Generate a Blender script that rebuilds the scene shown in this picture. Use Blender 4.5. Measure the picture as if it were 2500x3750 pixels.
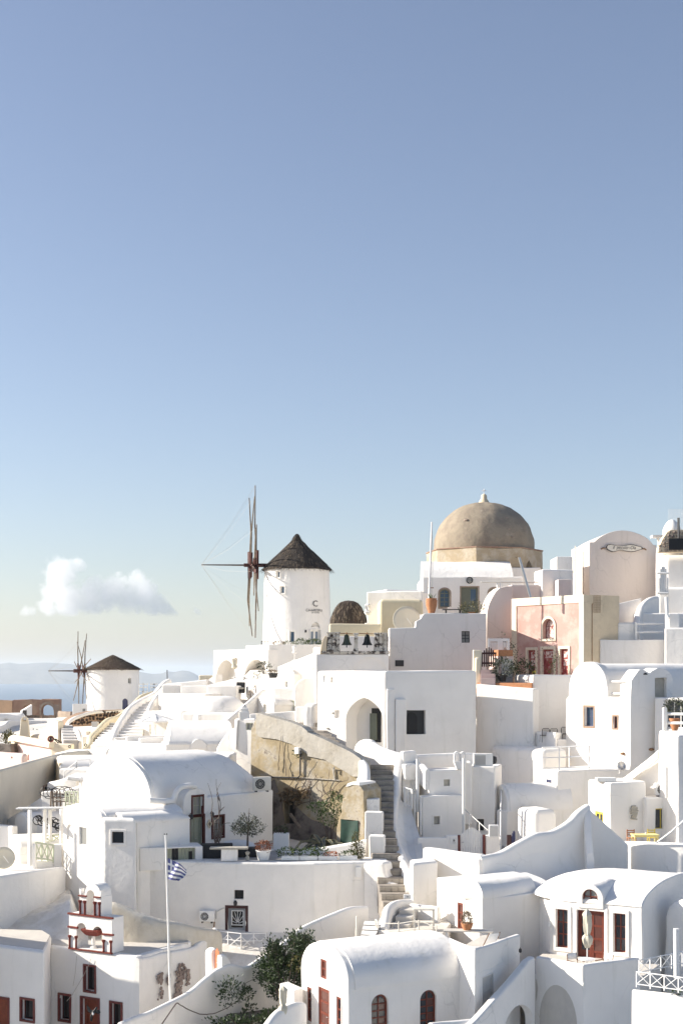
import bpy,bmesh,math,random
from mathutils import Vector,Matrix,noise
R=math.radians
rnd=random.Random(7)
for o in list(bpy.data.objects):bpy.data.objects.remove(o)
scene=bpy.context.scene
COL=scene.collection
# ---------------------------------------------------------------- camera
F,CX,HY=5000.0,1250.0,2470.0          # focal length and principal point, in photograph pixels
cam=bpy.data.cameras.new('camera');cam_o=bpy.data.objects.new('camera',cam);COL.objects.link(cam_o)
cam.sensor_fit='VERTICAL';cam.sensor_height=36;cam.lens=48
cam.shift_y=(HY-1875)/3750
cam.clip_start=0.5;cam.clip_end=200000
cam_o.location=(0,0,0);cam_o.rotation_euler=(R(90),0,0)
scene.camera=cam_o
# ---------------------------------------------------------------- light
SUN_EL,SUN_BACK=26.0,7.0               # elevation; degrees the sun stands behind the picture plane, on the left
sd=Vector((-math.cos(R(SUN_BACK))*math.cos(R(SUN_EL)),math.sin(R(SUN_BACK))*math.cos(R(SUN_EL)),math.sin(R(SUN_EL))))
w=bpy.data.worlds.new('World');scene.world=w;w.use_nodes=True
nt=w.node_tree
bg=nt.nodes['Background']
sky=nt.nodes.new('ShaderNodeTexSky');sky.sky_type='NISHITA';sky.sun_disc=False
sky.sun_elevation=R(SUN_EL);sky.sun_rotation=math.atan2(sd.x,sd.y)
sky.altitude=0;sky.air_density=1.0;sky.dust_density=0.8;sky.ozone_density=2.0
hs=nt.nodes.new('ShaderNodeHueSaturation');hs.inputs['Saturation'].default_value=0.88
tint=nt.nodes.new('ShaderNodeMix');tint.data_type='RGBA';tint.blend_type='MULTIPLY';tint.inputs[0].default_value=1;tint.inputs[7].default_value=(1.0,0.955,0.985,1)
nt.links.new(sky.outputs[0],hs.inputs['Color']);nt.links.new(hs.outputs[0],tint.inputs[6]);nt.links.new(tint.outputs[2],bg.inputs[0]);bg.inputs[1].default_value=0.085
sl=bpy.data.lights.new('sun','SUN');sl.energy=5.0;sl.angle=R(0.6);sl.color=(1,0.93,0.82)
so=bpy.data.objects.new('sun',sl);COL.objects.link(so)
so.rotation_euler=(-sd).to_track_quat('-Z','Y').to_euler();so.location=(-60,40,60)
scene.view_settings.view_transform='Standard';scene.view_settings.look='None'
scene.view_settings.gamma=1;scene.view_settings.use_curve_mapping=False
scene.view_settings.exposure=0.9
try:
 scene.cycles.max_bounces=12;scene.cycles.diffuse_bounces=9
 scene.cycles.volume_bounces=3;scene.cycles.transparent_max_bounces=24
except Exception:pass
# ---------------------------------------------------------------- survey helpers
def S(px,py,D):return Vector(((px-CX)/F*D,D,(HY-py)/F*D))
def PL(px,D):return Vector(((px-CX)/F*D,D,0))
def ZZ(py,D):return (HY-py)/F*D
def region(x,y,s):return lambda a,b:(x+a/s,y+b/s)
r1=region(0,2250,2.24);r2=region(600,1750,2.24);r3=region(1300,1800,2.24);r4=region(1850,1850,2.412)
r5=region(600,2350,2.412);r6=region(1100,2350,2.24);r7=region(1750,2400,2.0907);r8=region(0,2750,2.24)
r9=region(600,2750,2.0907);r10=region(1250,2750,2.24);r11=region(1750,3000,2.0907);r12=region(0,3150,2.613)
r13=region(500,3150,2.613);r14=region(1000,3250,1.96)
def rect(r,x0,y0,x1,y1):return (*r(x0,y0),*r(x1,y1))
# ---------------------------------------------------------------- materials
MATS={}
def nodes_of(name):
 m=bpy.data.materials.new(name);m.use_nodes=True
 t=m.node_tree;b=t.nodes['Principled BSDF'];MATS[name]=m
 return m,t,b
def N(t,kind,**kw):
 n=t.nodes.new(kind)
 for k,v in kw.items():
  if k in n.inputs:n.inputs[k].default_value=v
  else:setattr(n,k,v)
 return n
def ramp(t,src,stops):
 n=t.nodes.new('ShaderNodeValToRGB')
 while len(n.color_ramp.elements)<len(stops):n.color_ramp.elements.new(0.5)
 for e,(p,c) in zip(n.color_ramp.elements,stops):
  e.position=p;e.color=(*c,1) if len(c)==3 else c
 t.links.new(src,n.inputs[0]);return n.outputs[0]
def mix(t,fac,a,b,mode='MIX'):
 n=t.nodes.new('ShaderNodeMix');n.data_type='RGBA';n.blend_type=mode
 for i,v in ((0,fac),(6,a),(7,b)):
  if isinstance(v,(int,float)):n.inputs[i].default_value=v
  elif isinstance(v,tuple):n.inputs[i].default_value=(*v,1)
  else:t.links.new(v,n.inputs[i])
 return n.outputs[2]
def noisetex(t,pos,scale,detail=4,rough=0.55,sc=None):
 if sc:
  mp=N(t,'ShaderNodeMapping');mp.inputs['Scale'].default_value=sc
  t.links.new(pos,mp.inputs[0]);pos=mp.outputs[0]
 n=N(t,'ShaderNodeTexNoise',Scale=scale,Detail=detail,Roughness=rough)
 t.links.new(pos,n.inputs['Vector']);return n.outputs[0]
def bump(t,b,h,strength,dist=0.02,prev=None):
 n=N(t,'ShaderNodeBump',Strength=strength,Distance=dist)
 t.links.new(h,n.inputs['Height'])
 if prev:t.links.new(prev,n.inputs['Normal'])
 t.links.new(n.outputs[0],b.inputs['Normal']);return n.outputs[0]
def plaster(name,col,patch=None,patch_amt=0.0,stain=None,stain_lo=0.62,rough_bump=0.35,var=0.05,grain=0.25,stain_scale=0.9):
 m,t,b=nodes_of(name)
 pos=N(t,'ShaderNodeNewGeometry').outputs['Position']
 n1=noisetex(t,pos,0.55,5,0.6)
 c=ramp(t,n1,[(0.3,tuple(v*(1-var) for v in col)),(0.7,tuple(min(1,v*(1+var*0.4)) for v in col))])
 # rain streaks: noise stretched along z
 st=ramp(t,noisetex(t,pos,1.0,6,0.6,(2.2,2.2,0.28)),[(0.56,(0,0,0)),(0.8,(1,1,1))])
 c=mix(t,mathmul(t,st,0.5),c,tuple(v*0.72 for v in col[:2])+(col[2]*0.66,))
 gr=ramp(t,noisetex(t,pos,0.33,8,0.7),[(0.5,(0,0,0)),(0.72,(1,1,1))])
 c=mix(t,mathmul(t,gr,0.3),c,tuple(v*0.82 for v in col))
 if patch:
  p=ramp(t,noisetex(t,pos,0.9,7,0.68),[(0.45,(0,0,0)),(0.6,(1,1,1))])
  c=mix(t,mathmul(t,p,patch_amt),c,patch)
 if stain:
  s=ramp(t,noisetex(t,pos,stain_scale,9,0.75),[(stain_lo,(0,0,0)),(stain_lo+0.05,(1,1,1))])
  c=mix(t,s,c,stain)
 if col[0]>0.7:      # hairline cracks in the limewash
  dn=N(t,'ShaderNodeTexNoise',Scale=1.3,Detail=5);t.links.new(pos,dn.inputs['Vector'])
  ad=N(t,'ShaderNodeVectorMath',operation='MULTIPLY_ADD');t.links.new(dn.outputs['Color'],ad.inputs[0]);ad.inputs[1].default_value=(0.9,0.9,0.9);t.links.new(pos,ad.inputs[2])
  vo=N(t,'ShaderNodeTexVoronoi',feature='DISTANCE_TO_EDGE',Scale=0.42);t.links.new(ad.outputs[0],vo.inputs['Vector'])
  cr=ramp(t,vo.outputs['Distance'],[(0.0,(1,1,1)),(0.012,(0,0,0))]);mk=ramp(t,noisetex(t,pos,0.28,3),[(0.52,(0,0,0)),(0.6,(1,1,1))])
  c=mix(t,mathmul(t,mix(t,1.0,cr,mk,'MULTIPLY'),0.35),c,tuple(v*0.5 for v in col))
 t.links.new(c,b.inputs['Base Color'])
 b.inputs['Roughness'].default_value=0.92;b.inputs['Specular IOR Level'].default_value=0.2
 nb=bump(t,b,noisetex(t,pos,0.9,3,0.5),0.18,0.14)
 nb=bump(t,b,noisetex(t,pos,3.2,6,0.6),rough_bump,0.05,nb)
 bump(t,b,noisetex(t,pos,28,4,0.6),grain,0.01,nb)
 return m
def mathmul(t,a,f):
 n=t.nodes.new('ShaderNodeMath');n.operation='MULTIPLY';t.links.new(a,n.inputs[0]);n.inputs[1].default_value=f
 return n.outputs[0]
def paint(name,col,rough=0.5,var=0.12,metal=0.0,scale=6,spec=0.4,bmp=0.15):
 m,t,b=nodes_of(name)
 pos=N(t,'ShaderNodeNewGeometry').outputs['Position']
 c=ramp(t,noisetex(t,pos,scale,5,0.65),[(0.3,tuple(v*(1-var) for v in col)),(0.72,tuple(min(1,v*(1+var)) for v in col))])
 t.links.new(c,b.inputs['Base Color'])
 b.inputs['Roughness'].default_value=rough;b.inputs['Metallic'].default_value=metal;b.inputs['Specular IOR Level'].default_value=spec
 if bmp:bump(t,b,noisetex(t,pos,scale*4,4,0.6),bmp,0.01)
 return m
WHITE=(0.86,0.83,0.785)
plaster('white',WHITE)
plaster('white_rough',(0.85,0.82,0.775),rough_bump=0.8,grain=0.5)
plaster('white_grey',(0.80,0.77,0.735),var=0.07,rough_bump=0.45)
plaster('white_stained',(0.845,0.815,0.77),stain=(0.25,0.18,0.15),stain_lo=0.66,stain_scale=0.7)
plaster('white_lower',(0.845,0.815,0.77),patch=(0.74,0.72,0.685),patch_amt=0.35,rough_bump=0.5)
plaster('cream',(0.68,0.60,0.43),var=0.06)
plaster('cream_old',(0.72,0.60,0.43),patch=(0.58,0.48,0.34),patch_amt=0.5,var=0.1)
plaster('cream_pale',(0.74,0.67,0.53),var=0.04)
plaster('beige_house',(0.74,0.66,0.60),var=0.04)
plaster('beige_wall',(0.62,0.585,0.51),var=0.08)
plaster('stucco',(0.76,0.735,0.70),var=0.06,rough_bump=0.5,grain=0.5)
plaster('pink',(0.53,0.325,0.28),patch=(0.58,0.42,0.37),patch_amt=0.8,var=0.1)
plaster('pink_pale',(0.70,0.54,0.49),var=0.05)
plaster('ochre',(0.39,0.315,0.20),patch=(0.46,0.415,0.34),patch_amt=0.9,stain=(0.20,0.16,0.13),stain_lo=0.585,var=0.16,rough_bump=0.8,grain=0.5)
plaster('ochre_coping',(0.49,0.455,0.395),patch=(0.38,0.34,0.275),patch_amt=0.6,stain=(0.17,0.15,0.13),stain_lo=0.61,rough_bump=0.8)
plaster('dirt_and_shade_wall',(0.22,0.19,0.165),patch=(0.06,0.052,0.048),patch_amt=0.8,rough_bump=0.9)  # old dirt tone, darkened further to paint in the garden shade
plaster('dome',(0.32,0.27,0.205),patch=(0.24,0.197,0.155),patch_amt=0.8,stain=(0.36,0.31,0.25),stain_lo=0.6,stain_scale=0.7,var=0.12,rough_bump=1.0,grain=0.6)
plaster('drum',(0.42,0.34,0.235),patch=(0.52,0.46,0.365),patch_amt=0.8,stain=(0.2,0.15,0.1),stain_lo=0.66,stain_scale=1.6,rough_bump=1.0)
plaster('rock',(0.68,0.64,0.58),patch=(0.79,0.76,0.72),patch_amt=0.8,stain=(0.22,0.18,0.15),stain_lo=0.69,stain_scale=1.6,rough_bump=1.0,grain=0.7)
plaster('retaining',(0.60,0.55,0.46),patch=(0.66,0.62,0.55),patch_amt=0.6,stain=(0.16,0.12,0.10),stain_lo=0.66,stain_scale=1.7,rough_bump=0.8,grain=0.6)
plaster('roof_slab',(0.62,0.58,0.52),patch=(0.52,0.49,0.45),patch_amt=0.6,var=0.08)
plaster('paving',(0.42,0.40,0.38),patch=(0.3,0.29,0.28),patch_amt=0.6)
plaster('step_stone',(0.33,0.295,0.255),patch=(0.20,0.182,0.168),patch_amt=0.8,var=0.25,rough_bump=1.0)
plaster('riser_stone',(0.44,0.39,0.325),patch=(0.24,0.215,0.185),patch_amt=0.6,var=0.25,rough_bump=0.9)
plaster('step_grey',(0.60,0.58,0.57),patch=(0.5,0.48,0.47),patch_amt=0.5)
plaster('dark_step',(0.10,0.10,0.11))
plaster('brick_ruin',(0.30,0.19,0.14),patch=(0.38,0.28,0.2),patch_amt=0.6,var=0.2,rough_bump=1.0)
plaster('ruin_stone',(0.40,0.32,0.25),patch=(0.26,0.2,0.17),patch_amt=0.7,var=0.2,rough_bump=1.0)
plaster('ruin_orange',(0.55,0.37,0.24),patch=(0.46,0.32,0.22),patch_amt=0.6)
plaster('red_stone',(0.115,0.034,0.028),patch=(0.07,0.026,0.022),patch_amt=0.6,var=0.2,rough_bump=1.0,grain=0.8)
plaster('belfry_stone',(0.55,0.50,0.42),patch=(0.70,0.66,0.60),patch_amt=0.6,stain=(0.07,0.055,0.048),stain_lo=0.5,stain_scale=2.6,rough_bump=1.0,var=0.2)
plaster('bare_plaster',(0.34,0.27,0.235),patch=(0.2,0.155,0.135),patch_amt=0.8,var=0.2,rough_bump=1.0)
plaster('tower_red',(0.20,0.052,0.04),patch=(0.13,0.04,0.032),patch_amt=0.6,var=0.2,rough_bump=1.0,grain=0.8)
plaster('lava_stone',(0.055,0.04,0.035),var=0.4,rough_bump=1.0)
plaster('mortar',(0.36,0.25,0.18),var=0.15,rough_bump=0.8)
paint('red_wood',(0.155,0.036,0.02),0.45,0.2)
paint('red_trim',(0.155,0.04,0.032),0.6,0.2)
paint('red_door',(0.20,0.045,0.02),0.5,0.25)
paint('orange_door',(0.50,0.14,0.06),0.6,0.1)
paint('brown_gate',(0.055,0.02,0.018),0.6)
paint('sage',(0.33,0.34,0.25),0.6,0.1)
paint('sage_dark',(0.15,0.165,0.13),0.6,0.1)
paint('sage_light',(0.55,0.57,0.45),0.6,0.08)
paint('grey_door',(0.24,0.26,0.28),0.55,0.1)
paint('pale_door',(0.52,0.50,0.47),0.6,0.06)
paint('blue_door',(0.055,0.06,0.13),0.5,0.1)
paint('yellow',(0.70,0.55,0.08),0.5,0.08)
paint('yellow_table',(0.85,0.72,0.30),0.5,0.05)
paint('white_paint',(0.78,0.77,0.74),0.45,0.04)
paint('white_metal',(0.80,0.79,0.77),0.4,0.03)
paint('cream_metal',(0.70,0.66,0.58),0.45,0.05)
paint('steel',(0.5,0.5,0.5),0.3,0.05,0.9)
paint('dark_metal',(0.03,0.03,0.032),0.5,0.1)
paint('green_metal',(0.50,0.53,0.40),0.5,0.06)
paint('pole_wood',(0.15,0.118,0.085),0.8,0.4,scale=3)
paint('pole_dark',(0.085,0.06,0.045),0.8,0.4,scale=3)
paint('hub_red',(0.085,0.032,0.026),0.75,0.35,scale=3)
paint('bronze_green',(0.07,0.085,0.06),0.5,0.3,0.6)
paint('bronze_dark',(0.02,0.024,0.022),0.5,0.3,0.5)
paint('terracotta',(0.42,0.19,0.09),0.8,0.15)
paint('pot_grey',(0.13,0.13,0.13),0.8)
paint('pot_black',(0.03,0.03,0.03),0.7)
paint('canvas',(0.60,0.55,0.44),0.9,0.06)
paint('canvas_white',(0.80,0.79,0.77),0.9,0.04)
paint('chair_wood',(0.20,0.10,0.05),0.6)
paint('bench_stone',(0.45,0.42,0.36),0.85,0.15)
paint('tarp',(0.010,0.042,0.028),0.6,0.3)
paint('pvc',(0.55,0.54,0.52),0.5,0.05)
paint('rust',(0.30,0.17,0.09),0.8,0.3)
paint('sign_ink',(0.045,0.04,0.04),0.6)
paint('sign_face',(0.76,0.71,0.62),0.7,0.04)
paint('flag_blue',(0.115,0.125,0.28),0.8,0.08)
paint('flag_white',(0.80,0.79,0.78),0.8,0.03)
paint('black',(0.012,0.012,0.013),0.6)
paint('plaque',(0.035,0.036,0.04),0.5)
paint('wood_old',(0.16,0.12,0.09),0.85,0.4,scale=4)
paint('rope',(0.5,0.46,0.4),0.9)
paint('bird_white',(0.7,0.69,0.68),0.8)
def thatch(name,c1,c2):
 m,t,b=nodes_of(name)
 tc=N(t,'ShaderNodeNewGeometry').outputs['Position']
 n=noisetex(t,tc,3.2,8,0.8,(3,3,0.8))
 t.links.new(ramp(t,n,[(0.25,c1),(0.75,c2)]),b.inputs['Base Color'])
 b.inputs['Roughness'].default_value=1;bump(t,b,n,1.0,0.12)
thatch('thatch',(0.012,0.010,0.009),(0.075,0.058,0.045))
thatch('straw_pale',(0.08,0.062,0.045),(0.26,0.20,0.14))
thatch('thatch_old',(0.02,0.015,0.012),(0.17,0.11,0.07))
thatch('thatch_red',(0.018,0.013,0.011),(0.10,0.07,0.052))
def glass(name,col,rough=0.08):
 m,t,b=nodes_of(name)
 b.inputs['Base Color'].default_value=(*col,1);b.inputs['Roughness'].default_value=rough
 b.inputs['Specular IOR Level'].default_value=0.6
 pos=N(t,'ShaderNodeNewGeometry').outputs['Position']
 bump(t,b,noisetex(t,pos,1.4,2),0.12,0.05)
glass('glass',(0.035,0.04,0.05));glass('glass_blue',(0.05,0.10,0.17));glass('glass_pale',(0.22,0.22,0.21),0.3)
glass('glass_red',(0.11,0.045,0.036),0.15);glass('glass_dark',(0.012,0.012,0.013),0.15)
def painted_pane(name):
 m,t,b=nodes_of(name)
 pos=N(t,'ShaderNodeNewGeometry').outputs['Position']
 n=noisetex(t,pos,4.5,6,0.75)
 t.links.new(ramp(t,n,[(0.42,(0.72,0.66,0.62)),(0.52,(0.62,0.45,0.40)),(0.56,(0.26,0.05,0.045))]),b.inputs['Base Color'])
 b.inputs['Roughness'].default_value=0.8
painted_pane('peeling_pane')
def red_peel():
 m,t,b=nodes_of('peeling_red')
 pos=N(t,'ShaderNodeNewGeometry').outputs['Position']
 n=noisetex(t,pos,3.5,6,0.75)
 t.links.new(ramp(t,n,[(0.40,(0.24,0.035,0.035)),(0.55,(0.34,0.08,0.07)),(0.62,(0.62,0.50,0.45))]),b.inputs['Base Color'])
 b.inputs['Roughness'].default_value=0.8
red_peel()
def leafmat(name,c1,c2,trans=0.15):
 m,t,b=nodes_of(name)
 pos=N(t,'ShaderNodeNewGeometry').outputs['Position']
 n=noisetex(t,pos,6,3,0.6)
 t.links.new(ramp(t,n,[(0.3,c1),(0.7,c2)]),b.inputs['Base Color'])
 b.inputs['Roughness'].default_value=0.55
leafmat('leaf_dark',(0.016,0.034,0.009),(0.05,0.082,0.024))
leafmat('leaf_grey',(0.028,0.038,0.02),(0.07,0.08,0.045))
leafmat('leaf_green',(0.024,0.052,0.007),(0.07,0.11,0.018))
leafmat('leaf_yellow',(0.07,0.07,0.016),(0.15,0.13,0.035))
leafmat('leaf_red',(0.13,0.035,0.015),(0.26,0.09,0.03))
leafmat('leaf_dry',(0.13,0.09,0.05),(0.26,0.19,0.11))
leafmat('agave',(0.05,0.06,0.05),(0.14,0.15,0.12))
leafmat('agave_edge',(0.30,0.27,0.14),(0.40,0.36,0.20))
leafmat('flower_orange',(0.45,0.10,0.03),(0.55,0.18,0.05))
leafmat('twig',(0.07,0.05,0.04),(0.15,0.11,0.09))
# ---------------------------------------------------------------- object helpers
PENDING=[]      # bodies that wait for their openings to be cut
def tag(o,label=None,cat=None,group=None,kind=None):
 if label:o['label']=label
 if cat:o['category']=cat
 if group:o['group']=group
 if kind:o['kind']=kind
 return o
def link(name,data,parent=None):
 o=bpy.data.objects.new(name,data);COL.objects.link(o)
 if parent:o.parent=parent
 return o
def thing(name,label,cat,loc=(0,0,0),rz=0,group=None):
 o=link(name,None);o.location=loc;o.rotation_euler=(0,0,rz);o.empty_display_size=0.3
 return tag(o,label,cat,group)
def root_loc(o):
 v=Vector((0,0,0))
 while o is not None:
  v+= Vector(o.location);o=o.parent
 return v
class Frame:
 """origin, horizontal axis U, outward normal Nn, up"""
 def __init__(s,O,U,Nn=None):
  s.O=Vector(O);s.U=Vector((U[0],U[1],0)).normalized()
  s.N=Vector((s.U.y,-s.U.x,0)) if Nn is None else Vector(Nn).normalized()
  s.W=Vector((0,0,1))
 def __call__(s,u,n,w):return s.O+s.U*u+s.N*n+s.W*w
LOCAL=Frame((0,0,0),(1,0))            # u = x, n = -y, w = z
class Wall(Frame):
 """vertical plane through two plan points given as (photo column, distance)"""
 def __init__(s,A,B):
  a=PL(*A) if len(A)==2 else Vector(A);b=PL(*B) if len(B)==2 else Vector(B)
  super().__init__((a.x,a.y,0),b-a);s.len=(b-a).length
 def u(s,px):
  k=(px-CX)/F
  return (k*s.O.y-s.O.x)/(s.U.x-k*s.U.y)
 def D(s,px):return s.O.y+s.U.y*s.u(px)
 def rect(s,x0,y0,x1,y1):
  d=s.D((x0+x1)/2)
  return s.u(x0),s.u(x1),ZZ(y1,d),ZZ(y0,d)
 def at(s,px,py,n=0):
  return s(s.u(px),n,ZZ(py,s.D(px)))
class MB:
 def __init__(s):s.v=[];s.f=[]
 def quad(s,a,b,c,d):
  i=len(s.v);s.v+= [a,b,c,d];s.f.append((i,i+1,i+2,i+3));return s
 def hexa(s,p):
  i=len(s.v);s.v+= [Vector(q) for q in p]
  for q in ((0,3,2,1),(4,5,6,7),(0,1,5,4),(1,2,6,5),(2,3,7,6),(3,0,4,7)):s.f.append(tuple(i+k for k in q))
  return s
 def box(s,fr,u0,u1,n0,n1,w0,w1):
  return s.hexa([fr(u0,n1,w0),fr(u1,n1,w0),fr(u1,n0,w0),fr(u0,n0,w0),fr(u0,n1,w1),fr(u1,n1,w1),fr(u1,n0,w1),fr(u0,n0,w1)])
 def tube(s,pts,rad,n=8,cap=True):
  pts=[Vector(p) for p in pts];m=len(pts)
  if not isinstance(rad,(list,tuple)):rad=[rad]*m
  base=len(s.v);prev=None
  for i,p in enumerate(pts):
   d=(pts[min(i+1,m-1)]-pts[max(i-1,0)])
   if d.length<1e-9:d=Vector((0,0,1))
   d.normalize()
   if prev is None:
    a=d.cross(Vector((0,0,1)))
    if a.length<1e-3:a=d.cross(Vector((1,0,0)))
   else:
    a=prev-d*prev.dot(d)
    if a.length<1e-6:a=d.orthogonal()
   a.normalize();prev=a;b=d.cross(a)
   for k in range(n):
    t=2*math.pi*k/n
    s.v.append(p+(a*math.cos(t)+b*math.sin(t))*rad[i])
  for i in range(m-1):
   for k in range(n):
    q=base+i*n+k;q2=base+i*n+(k+1) % n
    s.f.append((q,q2,q2+n,q+n))
  if cap:
   s.f.append(tuple(base+k for k in range(n))[::-1]);s.f.append(tuple(base+(m-1)*n+k for k in range(n)))
  return s
 def lathe(s,c,prof,n=32,a0=0,squash=(1,1)):
  c=Vector(c);base=len(s.v);m=len(prof)
  for (r,z) in prof:
   for k in range(n):
    t=a0+2*math.pi*k/n
    s.v.append(c+Vector((r*math.cos(t)*squash[0],r*math.sin(t)*squash[1],z)))
  for i in range(m-1):
   for k in range(n):
    q=base+i*n+k;q2=base+i*n+(k+1) % n
    s.f.append((q,q2,q2+n,q+n))
  s.f.append(tuple(base+k for k in range(n))[::-1]);s.f.append(tuple(base+(m-1)*n+k for k in range(n)))
  return s
 def extrude(s,fr,poly,n0,n1):
  """polygon in (u, w) pushed along the normal from n0 to n1"""
  i=len(s.v);k=len(poly)
  s.v+= [fr(u,n0,w) for u,w in poly]+[fr(u,n1,w) for u,w in poly]
  s.f.append(tuple(range(i,i+k))[::-1]);s.f.append(tuple(range(i+k,i+2*k)))
  for j in range(k):
   j2=(j+1) % k;s.f.append((i+j,i+j2,i+k+j2,i+k+j))
  return s
 def ring(s,fr,outer,inner,n0,n1):
  """band between two outlines of equal length (open at the ends if they do not close)"""
  i=len(s.v);k=len(outer)
  for lst,nn in ((outer,n1),(inner,n1),(outer,n0),(inner,n0)):s.v+= [fr(u,nn,w) for u,w in lst]
  for j in range(k-1):
   s.f.append((i+j,i+j+1,i+k+j+1,i+k+j))
   s.f.append((i+2*k+j+1,i+2*k+j,i+3*k+j,i+3*k+j+1))
   s.f.append((i+j+1,i+j,i+2*k+j,i+2*k+j+1))
   s.f.append((i+k+j,i+k+j+1,i+3*k+j+1,i+3*k+j))
  for j in (0,k-1):s.f.append((i+j,i+k+j,i+3*k+j,i+2*k+j))
  return s
 def mesh(s,name,off=Vector((0,0,0))):
  me=bpy.data.meshes.new(name);me.from_pydata([v-off for v in s.v],[],s.f)
  return me
 def build(s,name,mat,parent=None,smooth=0,bevel=0,seg=2,wobble=0,off=None,kind=None):
  o=link(name,None,parent) if False else None
  off=root_loc(parent) if (off is None and parent is not None) else (off or Vector((0,0,0)))
  me=s.mesh(name,off);bm=bmesh.new();bm.from_mesh(me)
  bmesh.ops.recalc_face_normals(bm,faces=bm.faces)
  if bevel:
   es=[e for e in bm.edges if len(e.link_faces)==2 and e.calc_face_angle(0)>0.5]
   bmesh.ops.bevel(bm,geom=es,offset=bevel,segments=seg,profile=0.5,affect='EDGES',clamp_overlap=True)
  if wobble:wobbling(bm,off,wobble)
  bm.to_mesh(me);bm.free()
  me.materials.append(MATS[mat])
  if smooth:
   me.shade_smooth();me.set_sharp_from_angle(angle=R(smooth))
  o=link(name,me,parent)
  if kind:o['kind']=kind
  return o
def wobbling(bm,off,amp,freq=0.45):
 for v in bm.verts:
  p=v.co+off
  v.co+= noise.noise_vector(p*freq)*amp+noise.noise_vector(p*freq*3.1)*amp*0.35
def slice_mesh(bm,step=0.8):
 lo=Vector((1e9,)*3);hi=-lo
 for v in bm.verts:
  for i in range(3):lo[i]=min(lo[i],v.co[i]);hi[i]=max(hi[i],v.co[i])
 for i in range(3):
  nrm=Vector((0,0,0));nrm[i]=1
  n=int((hi[i]-lo[i])/step)
  if n>26:n=26
  for k in range(1,n+1):
   c=Vector((0,0,0));c[i]=lo[i]+(hi[i]-lo[i])*k/(n+1)
   bmesh.ops.bisect_plane(bm,geom=bm.verts[:]+bm.edges[:]+bm.faces[:],plane_co=c,plane_no=nrm,dist=1e-4)
def body(name,mb,mat,parent,cutters=None,bevel=0.1,seg=3,amp=0.04,step=0.8,kind=None):
 """a plastered solid: rounded edges, openings cut, then sliced and made slightly uneven by hand"""
 off=root_loc(parent) if parent is not None else Vector((0,0,0))
 me=mb.mesh(name,off);bm=bmesh.new();bm.from_mesh(me)
 bmesh.ops.recalc_face_normals(bm,faces=bm.faces)
 if bevel:
  es=[e for e in bm.edges if len(e.link_faces)==2 and e.calc_face_angle(0)>0.6]
  bmesh.ops.bevel(bm,geom=es,offset=bevel,segments=seg,profile=0.5,affect='EDGES',clamp_overlap=True)
 bm.to_mesh(me);bm.free();me.materials.append(MATS[mat])
 o=link(name,me,parent)
 if kind:o['kind']=kind
 cut=None
 if cutters is not None and cutters.v:
  cm=cutters.mesh('cut',off);b2=bmesh.new();b2.from_mesh(cm);bmesh.ops.recalc_face_normals(b2,faces=b2.faces);b2.to_mesh(cm);b2.free()
  cut=link('cut',cm,parent)
  md=o.modifiers.new('cut','BOOLEAN');md.operation='DIFFERENCE';md.solver='EXACT';md.object=cut
  md.use_self=True
 PENDING.append((o,cut,amp,step,off))
 return o
def finish_bodies():
 bpy.context.view_layer.update()
 dg=bpy.context.evaluated_depsgraph_get()
 for (o,cut,amp,step,off) in PENDING:
  me=bpy.data.meshes.new_from_object(o.evaluated_get(dg)) if cut else o.data
  bm=bmesh.new();bm.from_mesh(me)
  if step:slice_mesh(bm,step)
  if amp:wobbling(bm,off,amp)
  bm.to_mesh(me);bm.free()
  me.shade_smooth();me.set_sharp_from_angle(angle=R(38))
  PENDING_NEW.append((o,me))
 for (o,me) in PENDING_NEW:
  o.modifiers.clear();o.data=me
  wn=o.modifiers.new('wn','WEIGHTED_NORMAL');wn.keep_sharp=True;wn.weight=80
 for (o,cut,*_r) in PENDING:
  if cut:bpy.data.objects.remove(cut)
PENDING_NEW=[]
def catmull(pts,per=6):
 pts=[Vector(p) for p in pts];out=[]
 n=len(pts)
 for i in range(n-1):
  p0,p1,p2,p3=pts[max(i-1,0)],pts[i],pts[i+1],pts[min(i+2,n-1)]
  for k in range(per):
   t=k/per
   out.append(0.5*((2*p1)+(p2-p0)*t+(2*p0-5*p1+4*p2-p3)*t*t+(3*p1-p0-3*p2+p3)*t**3))
 out.append(pts[-1]);return out
def arch_outline(u0,u1,w0,w1,rise=None,n=14,pointed=0):
 """door- or window-shaped outline from bottom left over the top to bottom right"""
 c=(u0+u1)/2;hw=(u1-u0)/2;rise=hw if rise is None else rise
 pts=[(u0,w0)]
 for k in range(n+1):
  t=math.pi*(1-k/n)
  x=math.cos(t);y=math.sin(t)
  if pointed:y=y*(1-pointed)+(1-abs(x))*pointed*1.15
  pts.append((c+hw*x,w1-rise+rise*y))
 pts.append((u1,w0));return pts
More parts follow.
